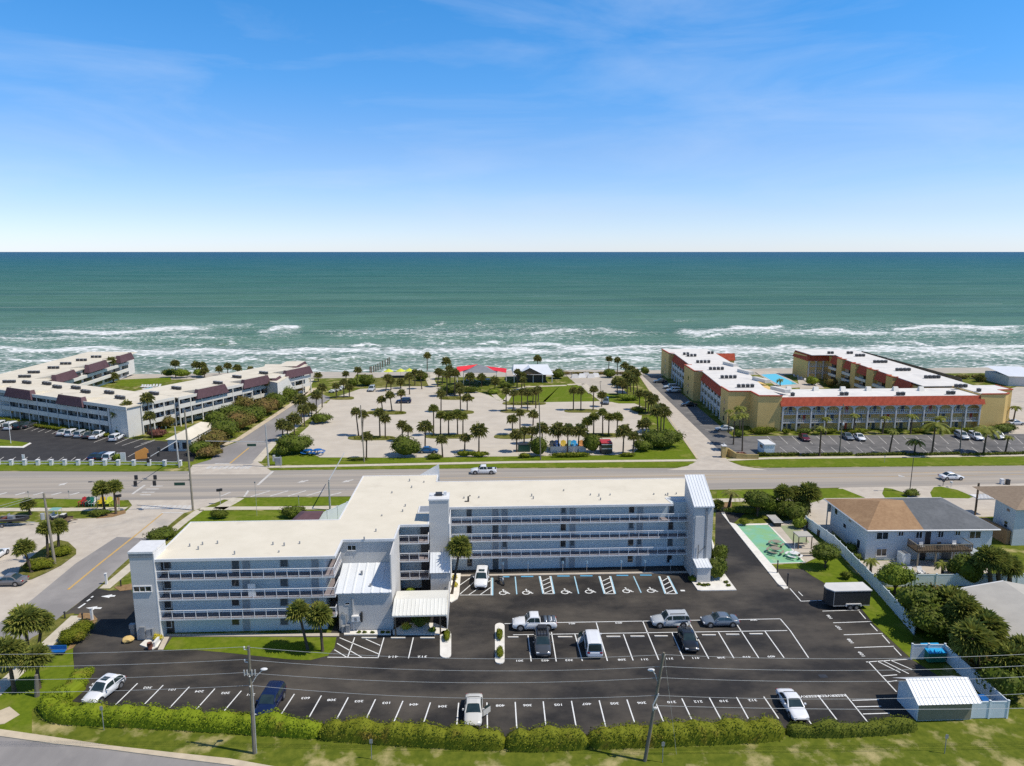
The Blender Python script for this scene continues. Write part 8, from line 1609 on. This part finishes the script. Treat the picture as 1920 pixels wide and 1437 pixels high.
# scrub belt left of the beach street
for i, (px, py, w, h, m) in enumerate(((392, 846, 8, 4.2, 'scrub'), (385, 862, 6, 2.6, 'scrub'), (412, 826, 9, 5., 'bush'), (440, 812, 9, 5., 'scrub'), (465, 797, 9, 4.6, 'bush'), (490, 783, 9, 5., 'scrub'), (515, 770, 8, 5., 'bush'), (505, 755, 8, 5.4, 'scrub'), (533, 756, 8, 4.8, 'bush'), (545, 742, 8, 4.4, 'scrub'), (430, 795, 8, 5., 'bush'), (525, 738, 7, 4.6, 'bush'), (368, 858, 6, 3.4, 'bush'), (553, 722, 6, 3, 'bush'), (400, 806, 7, 5., 'bush'), (455, 776, 7, 5., 'scrub'))):
    bush(px, py, w, h, ['olive', 'dark green'][m == 'bush'] + ' scrub bush beside the beach street, ' + ['nearest but one to the highway', 'nearest the highway', 'third from the highway', 'fourth from the highway', 'fifth from the highway', 'sixth from the highway', 'in the middle of the far half', 'against the white wing, far half', 'under the far roofline', 'near the beach end', 'against the carport roof', 'against the ocean end roof', 'in front of the carport yard', 'at the beach end of the belt', 'right behind the carport', 'against the white wing, middle'][i], m, size=.5, group='scrub belt of the beach street')
bush(290, 822, 6, 2.2, 'reddish shrubs at the corner of the white condominium', 'redleaf', d=3, size=.35); bush(222, 818, 3, 2.6, 'dark bush beside the near corner palms', 'bush', size=.35); bush(305, 806, 5, 3.5, 'leafy shrub against the corner of the white wing', 'scrub', size=.4); bush(218, 866, 2.4, 1.8, 'round light green bush behind the pillar fence', 'bushlight', size=.28)
bush(312, 708, 6, 3, 'dark dune shrub beyond the small pool, left', 'bush', size=.45); bush(335, 710, 7, 3.4, 'light dune shrub beyond the small pool, right', 'bushlight', size=.45); bush(372, 708, 6, 3, 'light dune shrub near the surf palms', 'bushlight', size=.45)
for i, (a, c) in enumerate((((60, 803), (118, 811)), ((120, 812), (200, 822)), ((-40, 787), (30, 795)))):
    g0, g1_ = G(*a), G(*c); b = MB(); rr = random.Random(i)
    for k in range(16): p = g0.lerp(g1_, (k + .5) / 16) + Vector((0, 1.2, .45)); b.blob(p, ((g1_ - g0).length / 26, .45, .4), 0, 1, .1, rr); leaves(b, p, ((g1_ - g0).length / 22, .6, .5), 60, .3, 0, rr)
    tag(b.build('hedge', M['hedge']), ['low hedge along the middle of the long white facade', 'low hedge along the right part of the long white facade', 'low hedge along the far left of the long white facade'][i], 'hedge', 'hedges of the white condominium')
# hedges of the yellow condominium
for i, (x0, x1, y) in enumerate(((1374, 1400, 822), (1402, 1462, 816), (1466, 1484, 815.5), (1490, 1530, 815), (1533, 1575, 815), (1580, 1640, 814.5), (1645, 1700, 814), (1704, 1760, 813.5), (1764, 1840, 813.5), (1845, 1915, 812))):
    g0, g1_ = G(x0, y), G(x1, y); bush((x0 + x1) / 2, y, (g1_ - g0).length, 1.5 if i not in (0, 1, 9) else 2.2, 'clipped shrub row at the foot of the yellow facade, ' + ORDW[i] + ' from the left', 'bush' if i % 3 == 0 else 'hedge', d=1.6, group='shrubs of the yellow facade', size=.34, lumps=6)
for i, (x0, x1) in enumerate(((1422, 1437), (1438, 1500), (1504, 1600), (1606, 1700), (1704, 1800), (1804, 1925))):
    g0, g1_ = G(x0, 856), G(x1, 855 - (x1 - 1422) * .005); b = MB(); rr = random.Random(i + 40)
    for k in range(10): p = g0.lerp(g1_, (k + .5) / 10) + Vector((0, .3, .35)); b.blob(p, ((g1_ - g0).length / 17, .4, .32), 0, 1, .1, rr); leaves(b, p, ((g1_ - g0).length / 15, .5, .42), 70, .28, 0, rr)
    tag(b.build('hedge', M['hedgedark']), 'low dark hedge between far sidewalk and arcade parking, ' + ORDW[i] + ' from the left', 'hedge', 'low hedges of the arcade parking')
bush(1384, 858, 4.5, 1.2, 'reddish low shrubs before the curved yellow wall', 'redleaf', d=1.0, size=.28); bush(1606, 733, 0.1, .1, 'x', n=1) if False else None
for i, (px, py, m) in enumerate(((1562, 727, 'scrub'), (1590, 733, 'scrub'), (1528, 724, 'bushlight'))): bush(px, py, 5, 3., ['olive shrub before the inner yellow wing, left', 'olive shrub before the inner yellow wing, right', 'light green shrub below the three far arches'][i], m, size=.45)
bush(1888, 815, 7, 2.4, 'dark shrubbery right of the end of the yellow building', 'bush', d=4, size=.42)
for i in range(7):
    px = 1755 + 27 * i; bush(px, 712 - .3 * i, 6, 1.6, 'dark dune scrub strip at the right beach, ' + ORDW[i] + ' from the left', 'scrub', d=2.5, size=.45, group='dune scrub at the right')
for i in range(6):
    px = 1060 + 22 * i; bush(px, 703, 6, 1.1, 'low dune scrub behind the sand court, ' + ORDW[i] + ' from the left', 'scrub', d=2, size=.4, group='dune scrub behind the sand court')
# near planting
bush(787, 1184, 2.7, 2.1, 'round dark green bush under the edge of the entrance canopy', 'bush', size=.17, lumps=6); bush(760, 1185, 1.5, .9, 'bright yellow leaved shrub beside the entrance canopy', 'yellowleaf', size=.2, n=9); bush(810, 1189, 1.1, .7, 'small light green shrub at the kerb near the canopy', 'bushlight', size=.2, n=9)
bush(837, 1207, 1.0, 1.0, 'clipped box hedge on the left kerb island', 'hedge', d=2.2, size=.14, name='hedge', cat='hedge', lumps=6); bush(937, 1204, .95, .95, 'clipped box hedge, farther one on the centre kerb island', 'hedge', d=2.2, size=.14, name='hedge', cat='hedge', lumps=6); bush(937.5, 1238, .95, .95, 'clipped box hedge, nearer one on the centre kerb island', 'hedge', d=2.2, size=.14, name='hedge', cat='hedge', lumps=6)
bush(1347, 1092, 3.4, 3.2, 'leafy bush growing beside the right stair tower', 'bush', size=.26, lumps=6); bush(1353, 1060, 2.6, 3.0, 'taller leafy bush at the side of the right stair tower', 'bush', size=.28); bush(1299, 1094, 1.3, 1.0, 'small dark shrub in the shade left of the tower annex', 'bush', size=.2)
for i, (px, py) in enumerate(((1312, 1100), (1320, 1102), (1328, 1101), (1362, 1096), (1367, 1102))): bush(px, py, .75, .45, ['dark rosette plant at the annex foot, left', 'dark rosette plant at the annex foot, middle', 'dark rosette plant at the annex foot, right', 'dark rosette plant on the white bed corner, farther', 'dark rosette plant on the white bed corner, nearer'][i], 'hedgedark', size=.22, lumps=1, n=14, name='rosette_plant', cat='plant', group='rosette plants in the white bed')
for i, px in enumerate((672, 683, 698, 717, 727)): bush(px, 1190, .55, .35, ORDW[i] + ' small dark plant from the left in the white annex bed', 'hedgedark', size=.2, lumps=1, n=14, name='rosette_plant', cat='plant', group='plants in the annex bed')
for i, (px, py) in enumerate(((852, 1090), (853, 1104))): bush(px, py, .9, .9, ['yellow green shrub in the white bed below the palm, farther', 'yellow green shrub in the white bed below the palm, nearer'][i], 'yellowleaf', size=.22, lumps=2, n=9)
bush(768, 1120, 1.6, 1.2, 'pale green bush at the foot of the centre balconies', 'bushlight', size=.25)
bush(129, 1212, 3.6, 1.5, 'clipped rounded bush beside the driveway mulch', 'hedge', d=2.6, size=.17, lumps=8); bush(149, 1192, 3.2, 1.4, 'clipped bush nearest the driveway mouth', 'hedge', d=2.2, size=.17, lumps=6)
bush(293, 1206, 1.4, .9, 'yellow orange shrub behind the white planter wall', 'yellowleaf', size=.2, n=9)
bush(64, 1074, 4.4, 1.5, 'clipped mound hedge on the left grass island, left part', 'hedge', d=3, size=.2, lumps=8); bush(102, 1048, 4.0, 1.4, 'clipped mound hedge on the left grass island, right part', 'hedge', d=3, size=.2, lumps=8); bush(180, 971, 4, 1.3, 'dark planting around the crosswalk palms', 'bush', d=2.2, size=.25)
bush(294, 1018, 5.5, 1.5, 'dark green planting along the sidewalk behind the left wing', 'bush', d=5, size=.28, lumps=8); bush(278, 1036, 3.5, 1.3, 'dark green planting nearest the grey street tower', 'bush', d=4, size=.28)
bush(409, 976, 3.8, 1.6, 'dark round clipped bush on the lawn behind the cream roof', 'hedgedark', d=2, size=.22); bush(545, 975, 5, 2.2, 'dark bush beside the small brown roof', 'bush', d=3, size=.26)
bush(1428, 976, 5.4, 4.6, 'leafy tree between the date palm and the court', 'bush', trunk=1.5, name='tree', cat='tree', size=.3, lumps=8); bush(1402, 966, 9, 1.5, 'dark hedge behind the parking by the date palm', 'bush', d=1.8, size=.28, name='hedge', cat='hedge', lumps=8)
bush(1397, 988, 1.7, 1.3, 'round clipped bush at the corner of the green court', 'hedge', size=.16, lumps=3)
for i, (px, py, w, h, m) in enumerate(((1452, 968, 5, 3., 'bushlight'), (1480, 975, 5, 3.2, 'bush'), (1500, 985, 4.6, 3.4, 'bush'), (1508, 968, 4, 3, 'bush'), (1503, 995, 2.6, 2., 'bushlight'))): bush(px, py, w, h, ['light green shrub behind the court, leftmost', 'dark shrub behind the court, middle', 'dark shrub behind the court under the right palm', 'dark shrub at the driveway edge behind the court', 'small light shrub at the fence end behind the court'][i], m, size=.3, group='shrubs behind the green court')
bush(1557, 1074, 4.6, 3.8, 'round leafy tree on the grass beside the long vinyl fence', 'bush', trunk=1.0, name='tree', cat='tree', size=.26, lumps=9); bush(1591, 1090, 1.7, 1.3, 'small round bush beside the long vinyl fence', 'hedgedark', size=.18, lumps=3)
bush(1692, 1126, 5.2, 4.4, 'light green leafy tree behind the long vinyl fence', 'bushlight', trunk=1.2, name='tree', cat='tree', size=.3, lumps=9); bush(1734, 1186, 5.4, 5.2, 'dark sea grape tree leaning over the long vinyl fence', 'bush', trunk=1.5, name='tree', cat='tree', size=.42, lumps=9); bush(1722, 1160, 4., 3.6, 'light green shrub beside the sea grape tree', 'bushlight', size=.34)
bush(1780, 1215, 8, 4.6, 'dark undergrowth below the shaggy palms', 'bush', d=7, size=.4, lumps=8); bush(1762, 1160, 5, 3.8, 'olive green undergrowth behind the sea grape tree', 'scrub', size=.36); bush(1832, 1105, 5.6, 4.4, 'dark shrub against the white fence below the blue house', 'bush', size=.36, lumps=7)
bush(1905, 1330, 6, 4.2, 'dark leafy bush at the lower right frame edge', 'bush', size=.36, lumps=7); bush(1860, 1262, 4.5, 2.6, 'olive shrub beside the white fence and palm trunks', 'scrub', size=.34); bush(1898, 1270, 5, 3.4, 'yellowish green shrub at the right edge beside the beige house', 'bushlight', size=.34); bush(1600, 1040, 2.4, 1.6, 'dark shrub at the foot of the duplex side wall', 'bush', size=.26); bush(1610, 1054, 1.8, 1.3, 'small dark shrub at the near corner of the duplex', 'bush', size=.26)
bush(1714, 934, 3, 1.4, 'leafy bush at the foot of the two armed street lamp', 'bush', size=.28); bush(1792, 1079, 2.0, 1.4, 'small shrub in the duplex yard behind the fence', 'bush', size=.24)

# ------------------------------------------------------------------ the long clipped hedge along the lower street
def hedge(label, front, prof, width, m, group='clipped hedges along the lower street', size=.17, dens=26):
    """front: photo points of the foot of its near side; prof: heights along it"""
    q = [G(*p) for p in front]; rr = random.Random(int(front[0][0])); b = MB(); seg = [0.]
    for a, c in zip(q, q[1:]): seg.append(seg[-1] + (c - a).length)
    T = seg[-1]
    def at(s):
        s = max(0, min(T, s))
        for i in range(len(q) - 1):
            if s <= seg[i + 1] + 1e-6:
                t = (s - seg[i]) / (seg[i + 1] - seg[i]); d = (q[i + 1] - q[i]).normalized(); return q[i].lerp(q[i + 1], t), Vector((-d.y, d.x, 0))
    def hh(s):
        u = s / T * (len(prof) - 1); i = min(len(prof) - 2, int(u)); f = u - i; f = f * f * (3 - 2 * f); return prof[i] * (1 - f) + prof[i + 1] * f
    def surf(s, ph, k=1.):
        p, n_ = at(s); h = hh(s) * (1 + .10 * math.sin(s * 1.9) + .06 * math.sin(s * 4.3 + 1)); w = width * (1 + .10 * math.sin(s * 1.3 + 2) + .05 * math.sin(s * 5.1)); e = min(1., .35 + min(s, T - s) / .9)
        c_, s_ = math.cos(ph), math.sin(ph); x = math.copysign(abs(c_) ** .55, c_); z = abs(s_) ** .6
        return p + n_ * (w * .5 - x * w * .5 * k * e) + Vector((0, 0, max(.02, h * z * k * e)))
    ns = max(6, int(T / .45)); nph = 8
    for i in range(ns + 1):
        for j in range(nph + 1): b.v.append(tuple(surf(T * i / ns, PI * j / nph, .88)))
    for i in range(ns):
        for j in range(nph): k = i * (nph + 1) + j; b.f.append((k, k + nph + 1, k + nph + 2, k + 1)); b.m.append(0)
    for e in (0, ns): b.f.append(tuple(e * (nph + 1) + j for j in range(nph + 1))); b.m.append(0)
    cnt = int(T * (width + 2 * sum(prof) / len(prof)) * dens)
    for i in range(cnt):
        s = rr.uniform(0, T); ph = rr.uniform(.03, PI - .03); p = surf(s, ph, rr.uniform(.93, 1.07)); p2 = surf(s, ph, .5); nn = (p - p2).normalized() + Vector((rr.uniform(-.9, .9), rr.uniform(-.9, .9), rr.uniform(-.5, .9))); nn.normalize()
        a = nn.cross(Vector((rr.uniform(-1, 1), rr.uniform(-1, 1), rr.uniform(-1, 1)))).normalized(); e = nn.cross(a); z = size * rr.uniform(.6, 1.3)
        b.add([p - a * z * .5, p + e * z * .33, p + a * z * .6, p - e * z * .33], [(0, 1, 2, 3)])
    return tag(b.build('hedge', M[m]), label, 'hedge', group)
hedge('bright green hedge curving round the lower left corner of the parking', [(140, 1262), (118, 1300), (80, 1318), (71, 1336), (82, 1352), (110, 1361), (200, 1365), (300, 1370), (400, 1376), (470, 1379)][::-1][::-1], [.8, 1.0, 1.3, 1.4, 1.4, 1.5, 1.6, 1.6, 1.6, 1.5, 1.5, 1.4, .9], 2.2, 'hedgebright')
hedge('bright mounded hedge behind the nearest lamp pole', [(424, 1377), (480, 1381), (540, 1385), (600, 1389)], [1.0, 1.5, 1.75, 1.7, 1.2, .9], 2.0, 'hedgebright')
hedge('yellow green mounded hedge right of the nearest lamp pole', [(590, 1389), (660, 1395), (760, 1402), (860, 1408), (950, 1411)], [.8, 1.7, 1.8, 1.6, 1.75, 1.7, 1.65, 1.7, 1.6, .9], 2.1, 'hedge')
hedge('green hedge in the middle, ending at the gap by the guy wire', [(945, 1411), (1020, 1412), (1108, 1408)], [1.0, 1.7, 1.75, 1.7, 1.75, .9], 2.1, 'hedge')
hedge('long green hedge right of the leaning utility pole', [(1104, 1408), (1200, 1405), (1320, 1400), (1420, 1396), (1480, 1389)], [.9, 1.7, 1.4, 1.75, 1.8, 1.8, 1.8, 1.75, 1.7, 1.6], 2.2, 'hedge')
hedge('lower dark green hedge ending at the shed', [(1480, 1385), (1570, 1386), (1660, 1381), (1727, 1374)], [1.0, .9, 1.4, 1.1, .9, 1.2, 1.3, 1.25], 1.5, 'hedgedark')
